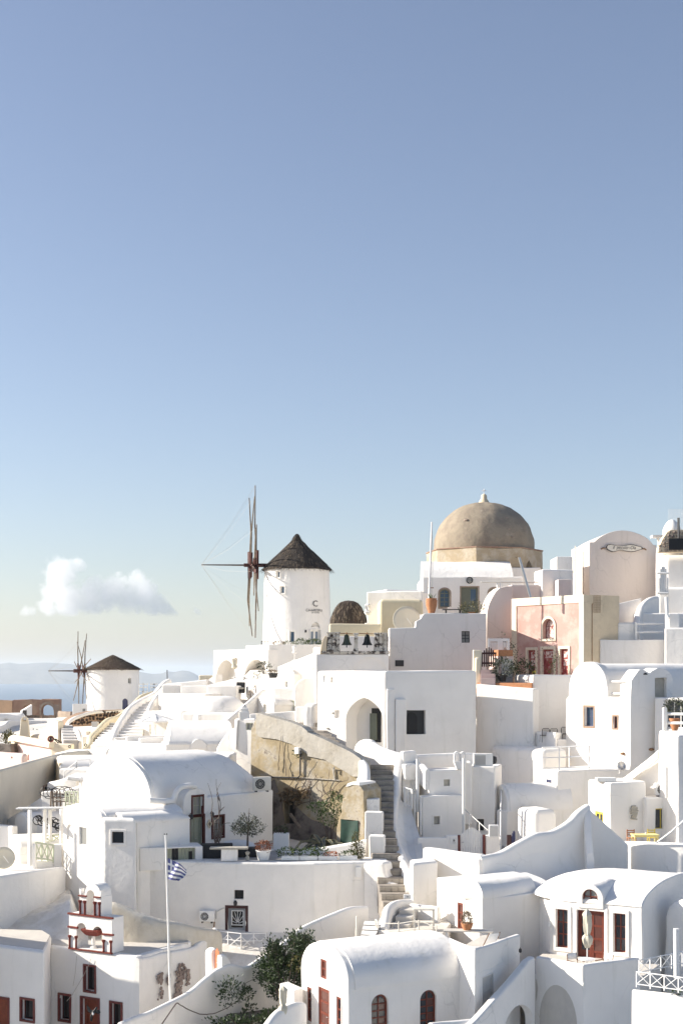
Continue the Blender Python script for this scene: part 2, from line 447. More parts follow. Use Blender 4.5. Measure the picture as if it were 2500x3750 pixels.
# ---------------------------------------------------------------- builders
class House:
 def __init__(s,name,label,cat='house',base=(0,0,0),group=None):
  s.root=thing(name,label,cat,base,0,group);s.cut=MB()
 def body(s,mb,mat='white',name='wall',**kw):
  o=body(name,mb,mat,s.root,s.cut,**kw);s.cut=MB();return o
 def hole(s,fr,rc,depth=0.3,arch=None,pointed=0,rise=None):
  u0,u1,w0,w1=fr.rect(*rc)
  poly=arch_outline(u0,u1,w0,w1,rise,pointed=pointed) if arch else [(u0,w0),(u0,w1),(u1,w1),(u1,w0)]
  s.cut.extrude(fr,poly,-depth,0.4);return u0,u1,w0,w1
 def surround(s,fr,u0,u1,w0,w1,width,mat,proud=0.04,arch=None,parent=None,sill=True,rise=None,inset=0.1):
  a=arch_outline(u0,u1,w0,w1,rise) if arch else [(u0,w0),(u0,w1),(u1,w1),(u1,w0)]
  b=arch_outline(u0-width,u1+width,w0-(width if sill else 0),w1+width,None if rise is None else rise*(1+2*width/(u1-u0))) if arch else \
   [(u0-width,w0-(width if sill else 0)),(u0-width,w1+width),(u1+width,w1+width),(u1+width,w0-(width if sill else 0))]
  if sill:a=a+[a[0]];b=b+[b[0]]
  return MB().ring(fr,b,a,-inset,proud).build('surround',mat,parent or s.root,bevel=0.012,seg=1)
 def window(s,fr,rc,frame='red_wood',nx=2,ny=2,recess=0.18,arch=None,pane='glass',fw=0.05,sur=None,sill=None,name='window',hole=True,deep=None,rise=None,mw=None,shutter=None):
  if hole:u0,u1,w0,w1=s.hole(fr,rc,deep or recess,arch,rise=rise)
  else:u0,u1,w0,w1=fr.rect(*rc)
  n0=-recess+0.005;n1=n0+0.07;mw=mw or fw*0.7
  m=MB()
  if arch:
   out=arch_outline(u0,u1,w0,w1,rise);rr=rise
   inn=arch_outline(u0+fw,u1-fw,w0+fw,w1-fw,None if rise is None else rise*(1-2*fw/(u1-u0)))
   m.ring(fr,out+[out[0]],inn+[inn[0]],n0,n1)
  else:
   m.box(fr,u0,u0+fw,n0,n1,w0,w1);m.box(fr,u1-fw,u1,n0,n1,w0,w1)
   m.box(fr,u0+fw,u1-fw,n0,n1,w0,w0+fw);m.box(fr,u0+fw,u1-fw,n0,n1,w1-fw,w1)
  win=m.build(name,frame,s.root)
  spring=w1-(rise if rise is not None else (u1-u0)/2) if arch else w1-fw
  au,bu=u0+fw,u1-fw;aw,bw=w0+fw,(spring if arch else w1-fw)
  for i in range(1,nx):
   x=au+(bu-au)*i/nx
   MB().box(fr,x-mw/2,x+mw/2,n0+.012,n1-.008,aw,(w1-fw*.8) if arch else bw).build('mullion',frame,win)
  for j in range(1,ny+(1 if arch else 0)):
   y=aw+(bw-aw)*j/ny
   MB().box(fr,au,bu,n0+.014,n1-.012,y-mw/2,y+mw/2).build('glazing_bar',frame,win)
  for i in range(nx):
   for j in range(ny):
    x0=au+(bu-au)*i/nx;x1=au+(bu-au)*(i+1)/nx;y0=aw+(bw-aw)*j/ny;y1=aw+(bw-aw)*(j+1)/ny
    pm=pane if isinstance(pane,str) else pane[(i+j*nx) % len(pane)]
    MB().box(fr,x0,x1,n0+.02,n0+.032,y0,y1).build('pane',pm,win)
  if arch:
   rs=(rise if rise is not None else (u1-u0)/2)-fw
   for i in range(nx):
    c=(u0+u1)/2;hw=(u1-u0)/2-fw
    x0=au+(bu-au)*i/nx;x1=au+(bu-au)*(i+1)/nx
    pts=[(x0,bw),(x1,bw)]
    for k in range(9):
     x=x1+(x0-x1)*k/8;pts.append((x,bw+0.001+rs*math.sqrt(max(0,1-((x-c)/hw)**2))))
    MB().extrude(fr,pts,n0+.02,n0+.032).build('pane',pane if isinstance(pane,str) else pane[0],win)
  if sur:s.surround(fr,u0,u1,w0,w1,sur[0],sur[1],sur[2] if len(sur)>2 else 0.04,arch,win,sur[3] if len(sur)>3 else True,rise)
  if sill:MB().box(fr,u0-.06,u1+.06,-0.05,0.07,w0-0.07,w0).build('sill',sill,win,bevel=.012)
  return win
 def door(s,fr,rc,mat='red_door',leaves=1,rows=3,glazed=(),recess=0.18,arch=None,sur=None,name='door',handle='steel',fm=None,pane='glass',rise=None,frame=0.05,planks=0):
  u0,u1,w0,w1=s.hole(fr,rc,recess,arch,rise=rise)
  n0=-recess+0.004;fm=fm or mat
  poly=arch_outline(u0,u1,w0,w1,rise) if arch else [(u0,w0),(u0,w1),(u1,w1),(u1,w0)]
  d=MB().extrude(fr,poly,n0,n0+0.035).build(name,mat,s.root)
  if not arch:
   m=MB();f=frame
   m.box(fr,u0,u0+f,n0+.035,n0+.09,w0,w1);m.box(fr,u1-f,u1,n0+.035,n0+.09,w0,w1);m.box(fr,u0+f,u1-f,n0+.035,n0+.09,w1-f,w1)
   m.build('frame',fm,d)
   lw=(u1-u0-2*f)/leaves
   for L in range(leaves):
    a=u0+f+lw*L;b=a+lw;st=min(0.1,lw*0.2);top=w1-f
    if planks:
     for k in range(planks):
      x0=a+lw*k/planks
      MB().box(fr,x0+.006,x0+lw/planks-.006,n0+.035,n0+.05,w0,top).build('plank',mat,d)
     continue
    st_m=MB()
    st_m.box(fr,a+.004,a+st,n0+.035,n0+.065,w0,top);st_m.box(fr,b-st,b-.004,n0+.035,n0+.065,w0,top)
    for j in range(rows+1):
     y=w0+(top-st-w0)*j/rows
     st_m.box(fr,a+st,b-st,n0+.035,n0+.06,y,y+st)
    st_m.build('stile',mat,d)
    for j in glazed:
     y0=w0+(top-st-w0)*j/rows+st;y1=w0+(top-st-w0)*(j+1)/rows
     pm=pane if isinstance(pane,str) else pane[L % len(pane)]
     MB().box(fr,a+st,b-st,n0+.036,n0+.045,y0,y1).build('pane',pm,d)
  if handle:
   x=(u1-.14) if leaves==1 else ((u0+u1)/2+.06)
   hz=w0+min(1.0,(w1-w0)*.45)
   MB().tube([fr(x,n0+.06,hz),fr(x,n0+.12,hz),fr(x-.09,n0+.12,hz)],0.013,6).build('handle',handle,d)
  if sur:s.surround(fr,u0,u1,w0,w1,sur[0],sur[1],sur[2] if len(sur)>2 else 0.04,arch,d,False,rise)
  return d
def foot_block(pts,zt,zb):
 """prism over a plan outline; zt is one height or one per corner"""
 m=MB();k=len(pts)
 zt=zt if isinstance(zt,(list,tuple)) else [zt]*k
 m.v=[Vector((p.x,p.y,zb)) for p in pts]+[Vector((p.x,p.y,z)) for p,z in zip(pts,zt)]
 m.f=[tuple(range(k))[::-1],tuple(range(k,2*k))]+[(i,(i+1) % k,k+(i+1) % k,k+i) for i in range(k)]
 return m
def corner_foot(L,C,Rr):
 """plan of a block seen on its corner: left end, near corner, right end, each (column, distance)"""
 l,c,r=PL(*L),PL(*C),PL(*Rr)
 return [c,r,l+r-c,l]
def mid(pts):
 v=Vector((0,0,0))
 for p in pts:v+= p
 return v/len(pts)
def box_house(label,L,C,Rr,top,base,mat='white',name='white_house',cat='house',bevel=0.12,amp=0.045,openings=None,back=None,group=None,build=True,deep=None):
 """block with a left face L-C and a right face C-R. top, base are heights. returns (house, left wall, right wall)"""
 foot=corner_foot(L,C,Rr)
 if deep:d=Vector((*deep,0));foot=[foot[0],foot[1],foot[1]+d,foot[3]+d,foot[3]]
 if back:foot=[foot[0],foot[1],PL(*back),foot[3]]
 c=mid(foot);h=House(name,label,cat,(c.x,c.y,base),group)
 h.foot=foot;h.top=top;h.base=base
 wl,wr=Wall(L,C),Wall(C,Rr)
 if openings:openings(h,wl,wr)
 if build:h.body(foot_block(foot,top,base),mat,bevel=bevel,amp=amp)
 return h,wl,wr
def front_house(label,A,B,depth,top,base,mat='white',name='white_house',cat='house',bevel=0.12,amp=0.045,openings=None,group=None,tops=None,parent=None):
 wl=Wall(A,B);a,b=PL(*A),PL(*B);n=-wl.N*depth
 foot=[a,b,b+n,a+n]
 c=mid(foot)
 h=House(name,label,cat,(c.x,c.y,base),group)
 h.foot=foot;h.top=top;h.base=base
 if openings:openings(h,wl)
 h.body(foot_block(foot,tops or top,base),mat,bevel=bevel,amp=amp)
 return h,wl
def vault_profile(W,zs,zc,power=2.0,n=18):
 pts=[]
 for k in range(n+1):
  t=math.pi*(1-k/n);x=math.cos(t);y=math.sin(t)
  y=abs(y)**(2/power);x=math.copysign(abs(x)**(2/power),x)
  pts.append((W/2+W/2*x,zs+(zc-zs)*y))
 return pts
def vault(h,A,B,length,zs,zc,zb,mat='white',roof=True,power=2.0,gable=0.0,bevel=0.1,eave=0.08,amp=0.03,roof_mat=None,hip=0.0,roof_from=0.2,skew=None):
 """barrel-vaulted block; A, B ends of the visible gable, running back from it"""
 wl=Wall(A,B);W=wl.len;prof=vault_profile(W,zs,zc,power)
 poly=[(0,zb)]+prof+[(W,zb)]
 if skew:wl.N=-Vector(skew).normalized()
 if hip:
  # the far end closes in a rounded hip
  m=MB();segs=10;k=len(poly)
  for j in range(segs+1):
   d=length-hip+hip*math.sin(math.pi/2*j/segs) if j else length-hip
   sc=math.cos(math.pi/2*j/segs) if j<segs else 0.02
   for (u,wv) in poly:
    if wv>zs:m.v.append(wl(W/2+(u-W/2),-d,zs+(wv-zs)*sc))
    else:m.v.append(wl(u,-d,wv))
  base=[wl(u,0,wv) for (u,wv) in poly]
  m.v=base+m.v
  m.f.append(tuple(range(k)))
  for j in range(segs+1):
   for i in range(k):
    i2=(i+1) % k
    m.f.append((j*k+i,(j+1)*k+i,(j+1)*k+i2,j*k+i2))
  m.f.append(tuple((segs+1)*k+i for i in range(k))[::-1])
 else:
  m=MB().extrude(wl,poly,-length,0)
 h.body(m,mat,bevel=bevel,amp=amp)
 if roof:
  r=MB();t=0.05
  up=vault_profile(W+2*t,zs,zc+t,power);up=[(u-t,wv) for u,wv in up]
  lo=vault_profile(W-.1,zs,zc-.1,power);lo=[(u+.05,wv) for u,wv in lo]
  if eave:
   up=[(-t,zs-eave)]+up+[(W+t,zs-eave)];lo=[(0.05,zs-eave)]+lo+[(W-.05,zs-eave)]
  L2=length-hip
  nseg=max(2,int(L2/0.8));ro=MB();k=len(up)
  for j in range(nseg+1):
   d=-(roof_from+(L2-roof_from)*j/nseg)
   ro.v+= [wl(u,d,wv) for u,wv in up]+[wl(u,d,wv) for u,wv in lo]
  for j in range(nseg):
   a,b=j*2*k,(j+1)*2*k
   for i in range(k-1):
    ro.f.append((a+i,a+i+1,b+i+1,b+i));ro.f.append((a+k+i+1,a+k+i,b+k+i,b+k+i+1))
   for i in (0,k-1):ro.f.append((a+i,a+k+i,b+k+i,b+i))
  for a in (0,nseg*2*k):
   for i in range(k-1):ro.f.append((a+i,a+i+1,a+k+i+1,a+k+i))
  ro_o=body('roof',ro,roof_mat or mat,h.root,None,bevel=0,amp=amp,step=0)
 return wl
def wall_run(name,label,pts,thick=0.35,zb=None,drop=2.0,mat='white',cat='wall',per=6,round_=True,amp=0.02,world=False,parent=None,smooth=True,hs=None,group=None):
 """a wall with a rounded top following a curve; pts are (column, row, distance) of its top edge or world points"""
 P=[Vector(p) for p in pts] if world else [S(*p) for p in pts]
 if smooth:P=catmull(P,per)
 else:
  Q=[]
  for a,b in zip(P[:-1],P[1:]):
   for k in range(per):Q.append(a.lerp(b,k/per))
  P=Q+[P[-1]]
 m=MB();n=len(P);h=thick/2
 prof=[(-h,None),(-h,-h*1.1),(-h*.86,-h*.45),(-h*.5,-h*.1),(0,0),(h*.5,-h*.1),(h*.86,-h*.45),(h,-h*1.1),(h,None)] if round_ else [(-h,None),(-h,-.03),(-h+.03,0),(h-.03,0),(h,-.03),(h,None)]
 k=len(prof)
 for i,p in enumerate(P):
  d=P[min(i+1,n-1)]-P[max(i-1,0)];d.z=0;d.normalize();s=Vector((d.y,-d.x,0))
  for (x,z) in prof:
   q=p+s*x;q.z=(zb if zb is not None else p.z-drop) if z is None else p.z+z
   m.v.append(q)
 for i in range(n-1):
  for j in range(k):
   j2=(j+1) % k
   m.f.append((i*k+j,i*k+j2,(i+1)*k+j2,(i+1)*k+j))
 m.f.append(tuple(range(k)));m.f.append(tuple((n-1)*k+j for j in range(k))[::-1])
 if parent is not None:
  return body(name,m,mat,parent,None,bevel=0,amp=amp,step=0)
 loc=Vector(P[n//2]);loc.z=zb if zb is not None else loc.z-drop
 m2=MB();m2.v=m.v;m2.f=m.f
 me_o=body(name,m2,mat,None,None,bevel=0,amp=amp,step=0)
 # move the origin to the foot of the wall
 for v in me_o.data.vertices:v.co-= loc
 me_o.location=loc
 PENDING[-1]=(me_o,None,amp,0,loc)
 return tag(me_o,label,cat,group)
def patch(name,label,pts,zt,zb,mat='white',cat='terrace',bevel=0.06,amp=0.02,kind=None,group=None):
 """a flat-topped slab over plan points (column, distance)"""
 foot=[PL(*p) for p in pts];c=mid(foot)
 m=foot_block(foot,zt,zb);loc=Vector((c.x,c.y,zb))
 for v in m.v:v-= loc
 o=body(name,m,mat,None,None,bevel=bevel,amp=amp,step=1.2)
 o.location=loc;PENDING[-1]=(o,None,amp,1.2,loc)
 if kind:o['kind']=kind;return o
 return tag(o,label,cat,group)
def stairs(label,bl,br,tl,tr,n,mat='white',riser=None,name='staircase',cat='stairs',stones=0,nosing=None,thick=0.7,group=None):
 """n steps between a bottom edge bl-br and a top edge tl-tr (world points)"""
 bl,br,tl,tr=[Vector(p) for p in (bl,br,tl,tr)]
 c=(bl+br)/2
 t=thing(name,label,cat,c,0,group)
 for i in range(n):
  a,b=i/n,(i+1)/n
  p=[bl.lerp(tl,a),br.lerp(tr,a),br.lerp(tr,b),bl.lerp(tl,b)]
  z1=p[2].z;z0=p[0].z-thick
  m=foot_block(p,z1-(0.05 if nosing else 0),z0)
  s=m.build('step',mat,t,bevel=0.025,seg=2,smooth=40)
  if nosing:
   q=[v.copy() for v in p];d=(p[0]-p[3]);d.z=0;d=d.normalized()*.03
   q[0]+= d;q[1]+= d
   foot_block(q,z1,z1-0.048).build('tread',nosing,s,bevel=0.012)
  if stones:
   e=p[1]-p[0];e.z=0;L=e.length;U=e.normalized();x=0.0
   fr=Frame((p[0].x,p[0].y,0),U)
   while x<L-0.05:
    wd=min(rnd.uniform(0.22,0.45),L-x)
    MB().box(fr,x+.008,x+wd-.008,-0.02,rnd.uniform(0.015,0.04),p[0].z+.012,z1-.06-rnd.uniform(0,.015)).build('stone',riser or mat,s,bevel=0.012,seg=1)
    x+= wd
 return t
def rail(label,P,Q,height=0.95,bays=4,mat='white_metal',cross=True,r=0.022,name='railing',mids=0,posts_down=0.0,group=None,balusters=0,box=True):
 """straight railing from P to Q (foot points)"""
 P,Q=Vector(P),Vector(Q)
 t=thing(name,label,'railing',P,0,group)
 up=Vector((0,0,1));e=Q-P
 def bar(nm,a,b,rr=r):MB().tube([a,b],rr,4 if box else 6).build(nm,mat,t)
 for i in range(bays+1):
  p=P+e*(i/bays);bar('post',p-up*posts_down,p+up*(height+.02),r*1.25)
 bar('top_rail',P+up*height,Q+up*height,r*1.2);bar('bottom_rail',P+up*.12,Q+up*.12)
 for k in range(mids):bar('middle_rail',P+up*(.12+(height-.12)*(k+1)/(mids+1)),Q+up*(.12+(height-.12)*(k+1)/(mids+1)))
 hi=height if mids==0 else height-0.14
 if cross:
  for i in range(bays):
   a,b=P+e*(i/bays),P+e*((i+1)/bays)
   bar('cross_bar',a+up*.12,b+up*hi,r*.8);bar('cross_bar',a+up*hi,b+up*.12,r*.8)
 for k in range(balusters):
  p=P+e*((k+.5)/balusters);bar('baluster',p+up*.12,p+up*height,r*.7)
 return t
# ---- planting
def leaf(m,p,d,size,wid=0.45):
 d=d.normalized();s=d.orthogonal().normalized();a=rnd.uniform(0,6.28)
 s=(s*math.cos(a)+d.cross(s)*math.sin(a))*size*wid*.5
 i=len(m.v);m.v+= [p,p+d*size*.5+s,p+d*size,p+d*size*.5-s];m.f.append((i,i+1,i+2,i+3))
def foliage(m,c,rad,n,size,shell=0.55,up=0.3,lump=0.35,seed=0):
 c=Vector(c)
 k=0;tries=0
 while k<n and tries<n*12:
  tries+= 1
  v=Vector((rnd.gauss(0,1),rnd.gauss(0,1),rnd.gauss(0,1)))
  if v.length<1e-4:continue
  v.normalize();f=noise.noise(v*1.9+Vector((seed*3.1,seed,0)))
  rr=rnd.uniform(shell**2,1)**.5*(1+lump*f)
  p=Vector((v.x*rad[0]*rr,v.y*rad[1]*rr,v.z*rad[2]*rr))
  if noise.noise((c+p)*(2.2/max(rad))+Vector((seed,0,0)))<-0.22:continue
  d=v+Vector((rnd.uniform(-.8,.8),rnd.uniform(-.8,.8),rnd.uniform(-.5,.8)+up))
  leaf(m,c+p,d,size*rnd.uniform(.6,1.25));k+= 1
def pot(t,r,h,mat='terracotta',z=0.0,c=(0,0),rim=1.1,foot=0.7,name='pot'):
 b=root_loc(t) if t else Vector((0,0,0))
 o=MB().lathe(b+Vector((c[0],c[1],z)),[(r*foot,0),(r*.92,h*.5),(r,h*.88),(r*rim,h*.9),(r*rim,h),(r*.9,h),(r*.88,h*.93)],18).build(name,mat,t,smooth=50)
 return o
def potted(label,p,r=0.2,h=0.3,pmat='terracotta',plant='leaf_green',rad=(.3,.3,.3),n=160,size=0.1,stem=0.0,foot=0.7,cat='plant',name='potted_plant',lump=.35,group=None):
 t=thing(name,label,cat,p,0,group)
 b=Vector(p);pot(t,r,h,pmat,foot=foot)
 zc=h+stem+rad[2]*.6
 if stem:MB().tube([b+Vector((0,0,h*.9)),b+Vector((.02,0,h+stem*.5)),b+Vector((0,.01,zc))],[.025,.02,.015],6).build('stem','twig',t)
 m=MB();foliage(m,b+Vector((0,0,zc)),rad,n,size,seed=rnd.random()*9,lump=lump);m.build('foliage',plant,t)
 return t
def spiky(label,p,r,h,pmat,n=14,length=0.45,mat='leaf_green',name='potted_agave',cat='plant'):
 t=thing(name,label,cat,p);b=Vector(p);pot(t,r,h,pmat,rim=.85,foot=.55)
 for k in range(n):
  a=rnd.uniform(0,6.28);tl=rnd.uniform(.15,.8)
  d=Vector((math.cos(a)*tl,math.sin(a)*tl,1)).normalized()*length*rnd.uniform(.6,1.1)
  q=b+Vector((math.cos(a)*r*.3,math.sin(a)*r*.3,h))
  MB().tube([q,q+d*.5,q+d+Vector((d.x,d.y,-.1))*.2],[.02,.018,.003],4).build('leaf',mat,t)
 return t
def ac_unit(label,p,rz,w=0.85,h=0.6,d=0.32,mat='white_metal',fan=True,lattice=False):
 t=thing('air_conditioner',label,'air conditioner',p,rz)
 MB().box(LOCAL,-w/2,w/2,-d/2,d/2,0.06,h).build('casing',mat,t,bevel=.02,off=Vector((0,0,0)),smooth=40)
 z=Vector((0,0,0))
 for x in (-w*.32,w*.32):MB().box(LOCAL,x-.03,x+.03,-d/2,d/2,-0.02,.06).build('foot','dark_metal',t,off=z)
 c=Vector((-w*.14,-d/2,h*.53));rr=h*.36
 pts=[c+Vector((math.cos(a)*rr,-.012,math.sin(a)*rr)) for a in [2*math.pi*k/20 for k in range(21)]]
 f=MB().extrude(Frame(c,(1,0)),[(math.cos(a)*rr,math.sin(a)*rr) for a in [2*math.pi*k/20 for k in range(20)]],0,.006).build('fan_opening','black',t,off=z)
 MB().tube(pts,.016,5).build('grille_ring',mat,t,off=z)
 for k in range(1,3):
  MB().tube([c+(p_-c)*(k/3)+Vector((0,-.006,0)) for p_ in pts],.006,4).build('grille_ring',mat,t,off=z)
 for k in range(6):
  a=math.pi*k/6
  MB().tube([c+Vector((math.cos(a)*rr,-.018,math.sin(a)*rr)),c+Vector((-math.cos(a)*rr,-.018,-math.sin(a)*rr))],.005,4).build('grille_bar',mat,t,off=z)
 return t
def closed_umbrella(label,p,height=2.4,mat='canvas',pole='white_metal',r=.14,name='umbrella'):
 t=thing(name,label,'umbrella',p);z0=Vector((0,0,0));b=Vector(p)
 MB().tube([b,b+Vector((0,0,height*.98))],.025,8).build('pole',pole,t,smooth=50)
 m=MB();prof=[(.14,.43),(.5,.44),(.85,.5),(1.0,.56),(.85,.6),(.5,.625),(.72,.68),(.82,.78),(.8,.89),(.92,.915),(.8,.94),(.45,.975),(.1,1.0)]
 n=20;sd_=rnd.random()*9
 for i,(rr,z) in enumerate(prof):
  for k in range(n):
   a=2*math.pi*k/n;q=r*rr*(1+.24*math.sin(a*5+z*6+sd_)+.06*math.sin(a*3-z*20))
   m.v.append(b+Vector((math.cos(a)*q,math.sin(a)*q,z*height)))
 for i in range(len(prof)-1):
  for k in range(n):m.f.append((i*n+k,i*n+(k+1) % n,(i+1)*n+(k+1) % n,(i+1)*n+k))
 m.f.append(tuple(range(n))[::-1]);m.f.append(tuple((len(prof)-1)*n+k for k in range(n)))
 c=m.build('canopy',mat,t,smooth=60)
 MB().tube([b+Vector((math.cos(a)*r*.62,math.sin(a)*r*.62,height*.625)) for a in [2*math.pi*k/12 for k in range(13)]],.012,5).build('strap',mat,c)
 MB().lathe(b,[(.22,0),(.22,.05),(.05,.06),(.04,.2)],16).build('base','white_metal',t)
 return t
def wall_lamp(label,p,rz,mat='dark_metal',s=1.0):
 t=thing('wall_lamp',label,'lamp',p,rz);z=Vector((0,0,0))
 MB().lathe((0,-.13*s,-.1*s),[(.03*s,0),(.07*s,.05*s),(.06*s,.16*s),(.02*s,.2*s)],10).build('shade',mat,t,off=z)
 MB().tube([(0,0,.02*s),(0,-.08*s,.12*s),(0,-.13*s,.1*s)],.014*s,5).build('bracket',mat,t,off=z)
 return t
def pipe(label,pts,r=.04,mat='white_metal',name='drain_pipe',cat='pipe',n=8):
 pts=[Vector(p) for p in pts];b=pts[0]
 m=MB().tube([p-b for p in pts],r,n);o=m.build(name,mat,None,smooth=50);o.location=b
 return tag(o,label,cat)
def bell(t,c,h,mat):
 c=Vector(c)
 o=MB().lathe(c,[(.02,0),(.10*h,-.02*h),(.2*h,-.12*h),(.24*h,-.4*h),(.3*h,-.68*h),(.42*h,-.88*h),(.46*h,-.95*h),(.40*h,-.95*h),(.02,-.9*h)],20).build('bell',mat,t,smooth=50)
 return o
def text_mesh(s,size,extrude=0.0,spacing=1.0,shear=0.0,fit=None):
 cu=bpy.data.curves.new('text','FONT');cu.body=s;cu.size=size;cu.align_x='CENTER';cu.extrude=extrude;cu.space_character=spacing;cu.shear=shear
 cu.resolution_u=3
 o=bpy.data.objects.new('text',cu);COL.objects.link(o)
 bpy.context.view_layer.update()
 me=bpy.data.meshes.new_from_object(o.evaluated_get(bpy.context.evaluated_depsgraph_get()))
 bpy.data.objects.remove(o)
 if fit:
  xs=[v.co.x for v in me.vertices];ys=[v.co.y for v in me.vertices];x0,x1,y1=min(xs),max(xs),max(ys)
  for v in me.vertices:v.co.x=((v.co.x-x0)/(x1-x0)-.5)*fit[0];v.co.y*= fit[1]/y1
 return me
# ---------------------------------------------------------------- setting: sea, far island, ground, haze, cloud
SEA=-120.0
def sea_mat():
 m,t,b=nodes_of('sea')
 b.inputs['Base Color'].default_value=(0.014,0.06,0.12,1);b.inputs['Roughness'].default_value=0.28
 pos=N(t,'ShaderNodeNewGeometry').outputs['Position']
 bump(t,b,noisetex(t,pos,0.05,8,0.6),0.6,3.0)
sea_mat()
paint('island',(0.16,0.15,0.12),0.95,0.25,scale=0.004,bmp=0)
m=MB();xs=[-40000,-20000,-8000,-3000,0,3000,8000,20000,40000];ys=[-3000,0,1000,3000,8000,16000,24000,32000,40000]
m.v=[Vector((x,y,SEA)) for y in ys for x in xs]
m.f=[(j*9+i,j*9+i+1,(j+1)*9+i+1,(j+1)*9+i) for j in range(8) for i in range(8)]
tag(m.build('sea','sea'),kind='structure')
def island():
 ridge=[(-900,2440),(-500,2425),(-200,2436),(0,2431),(36,2426),(72,2432),(134,2428),(170,2426),(250,2431),(330,2440),(420,2452),(500,2458),(558,2468),(594,2466),(612,2458),
             (640,2461),(665,2455),(690,2457),(710,2465),(730,2477),(760,2490),(800,2505),(840,2520)]
 def top(px):
  for (a,b),(c,d) in zip(ridge[:-1],ridge[1:]):
   if a<=px<=c:return b+(d-b)*(px-a)/(c-a)
  return 2520
 m=MB();cols=[-900+8*k for k in range(218)];Ds=[17200,17500,17900,18300,18700,19100,19600,20500];prof=[0,.25,.5,.66,.86,1.0,.8,0]
 for D,f in zip(Ds,prof):
  for px in cols:
   zt=(HY-top(px))/F*19100;p=PL(px,19100)
   x=p.x;z=SEA-6+(zt-SEA+6)*f
   nz=noise.fractal(Vector((x/420,D/420,0)),1,2,5)
   if 0<f<1:z+= nz*34*(1 if f>.2 else .6)
   m.v.append(Vector((x*D/19100,D,max(z,SEA-6))))
 n=len(cols)
 m.f=[(j*n+i,j*n+i+1,(j+1)*n+i+1,(j+1)*n+i) for j in range(7) for i in range(n-1)]
 tag(m.build('island_hills','island',smooth=60),kind='structure')
island()
RIGHT=[(20,-28),(40,-23),(55,-19.5),(64,-17),(70,-13.8),(75,-12.2),(82,-10.4),(90,-7.5),(100,-4),(112,-.5),(125,1.5),(140,1),(160,-4),(250,-25),(500,-90),(900,-130)]
LEFT=[(20,-30),(40,-26),(55,-22),(64,-19),(70,-16),(76,-13),(85,-10.8),(95,-9.6),(105,-8.4),(120,-7),(150,-4.6),(165,-6.6),(200,-14),(300,-45),(500,-95),(900,-130)]
def lerp_tab(tb,y):
 if y<=tb[0][0]:return tb[0][1]
 for (a,b),(c,d) in zip(tb[:-1],tb[1:]):
  if y<=c:return b+(d-b)*(y-a)/(c-a)
 return tb[-1][1]
def gz(x,y):
 t=min(1,max(0,(-x-7)/9));t=t*t*(3-2*t)
 z=lerp_tab(RIGHT,y)*(1-t)+lerp_tab(LEFT,y)*t
 return min(z,-10.8) if 74<y<92 and -8<x<3 else z
def ground():
 m=MB();ys=[-60,-30,0,20,30]+[40+3*k for k in range(60)]+[230,260,300,360,430,500,600,750,900];xs=[-900,-600,-400,-250,-160,-110]+[-80+4*k for k in range(41)]+[110,160,250,400,600,900]
 for y in ys:
  for x in xs:
   z=gz(x,y) if y>20 else -29-(20-y)*.6
   if abs(x)>80:z-= 0.02*(abs(x)-80)
   m.v.append(Vector((x,y,z+noise.noise(Vector((x/6,y/6,0)))*.25)))
 n=len(xs);m.f=[(j*n+i,j*n+i+1,(j+1)*n+i+1,(j+1)*n+i) for j in range(len(ys)-1) for i in range(n-1)]
 tag(m.build('ground','rock',smooth=60),kind='structure')
ground()
def haze():
 m=MB().box(Frame((0,0,0),(1,0)),-41000,41000,-42000,4000,SEA-4,230)
 o=m.build('haze','white');o.data.materials.clear()
 mat=bpy.data.materials.new('haze');mat.use_nodes=True;t=mat.node_tree;t.nodes.clear()
 out=N(t,'ShaderNodeOutputMaterial');v=N(t,'ShaderNodeVolumePrincipled')
 v.inputs['Color'].default_value=(0.82,0.91,1.0,1);v.inputs['Density'].default_value=HAZE;v.inputs['Anisotropy'].default_value=0.2
 t.links.new(v.outputs[0],out.inputs['Volume']);o.data.materials.append(mat)
 tag(o,'pale sea haze filling the air','haze',kind='stuff')
HAZE=4.6e-5
haze()
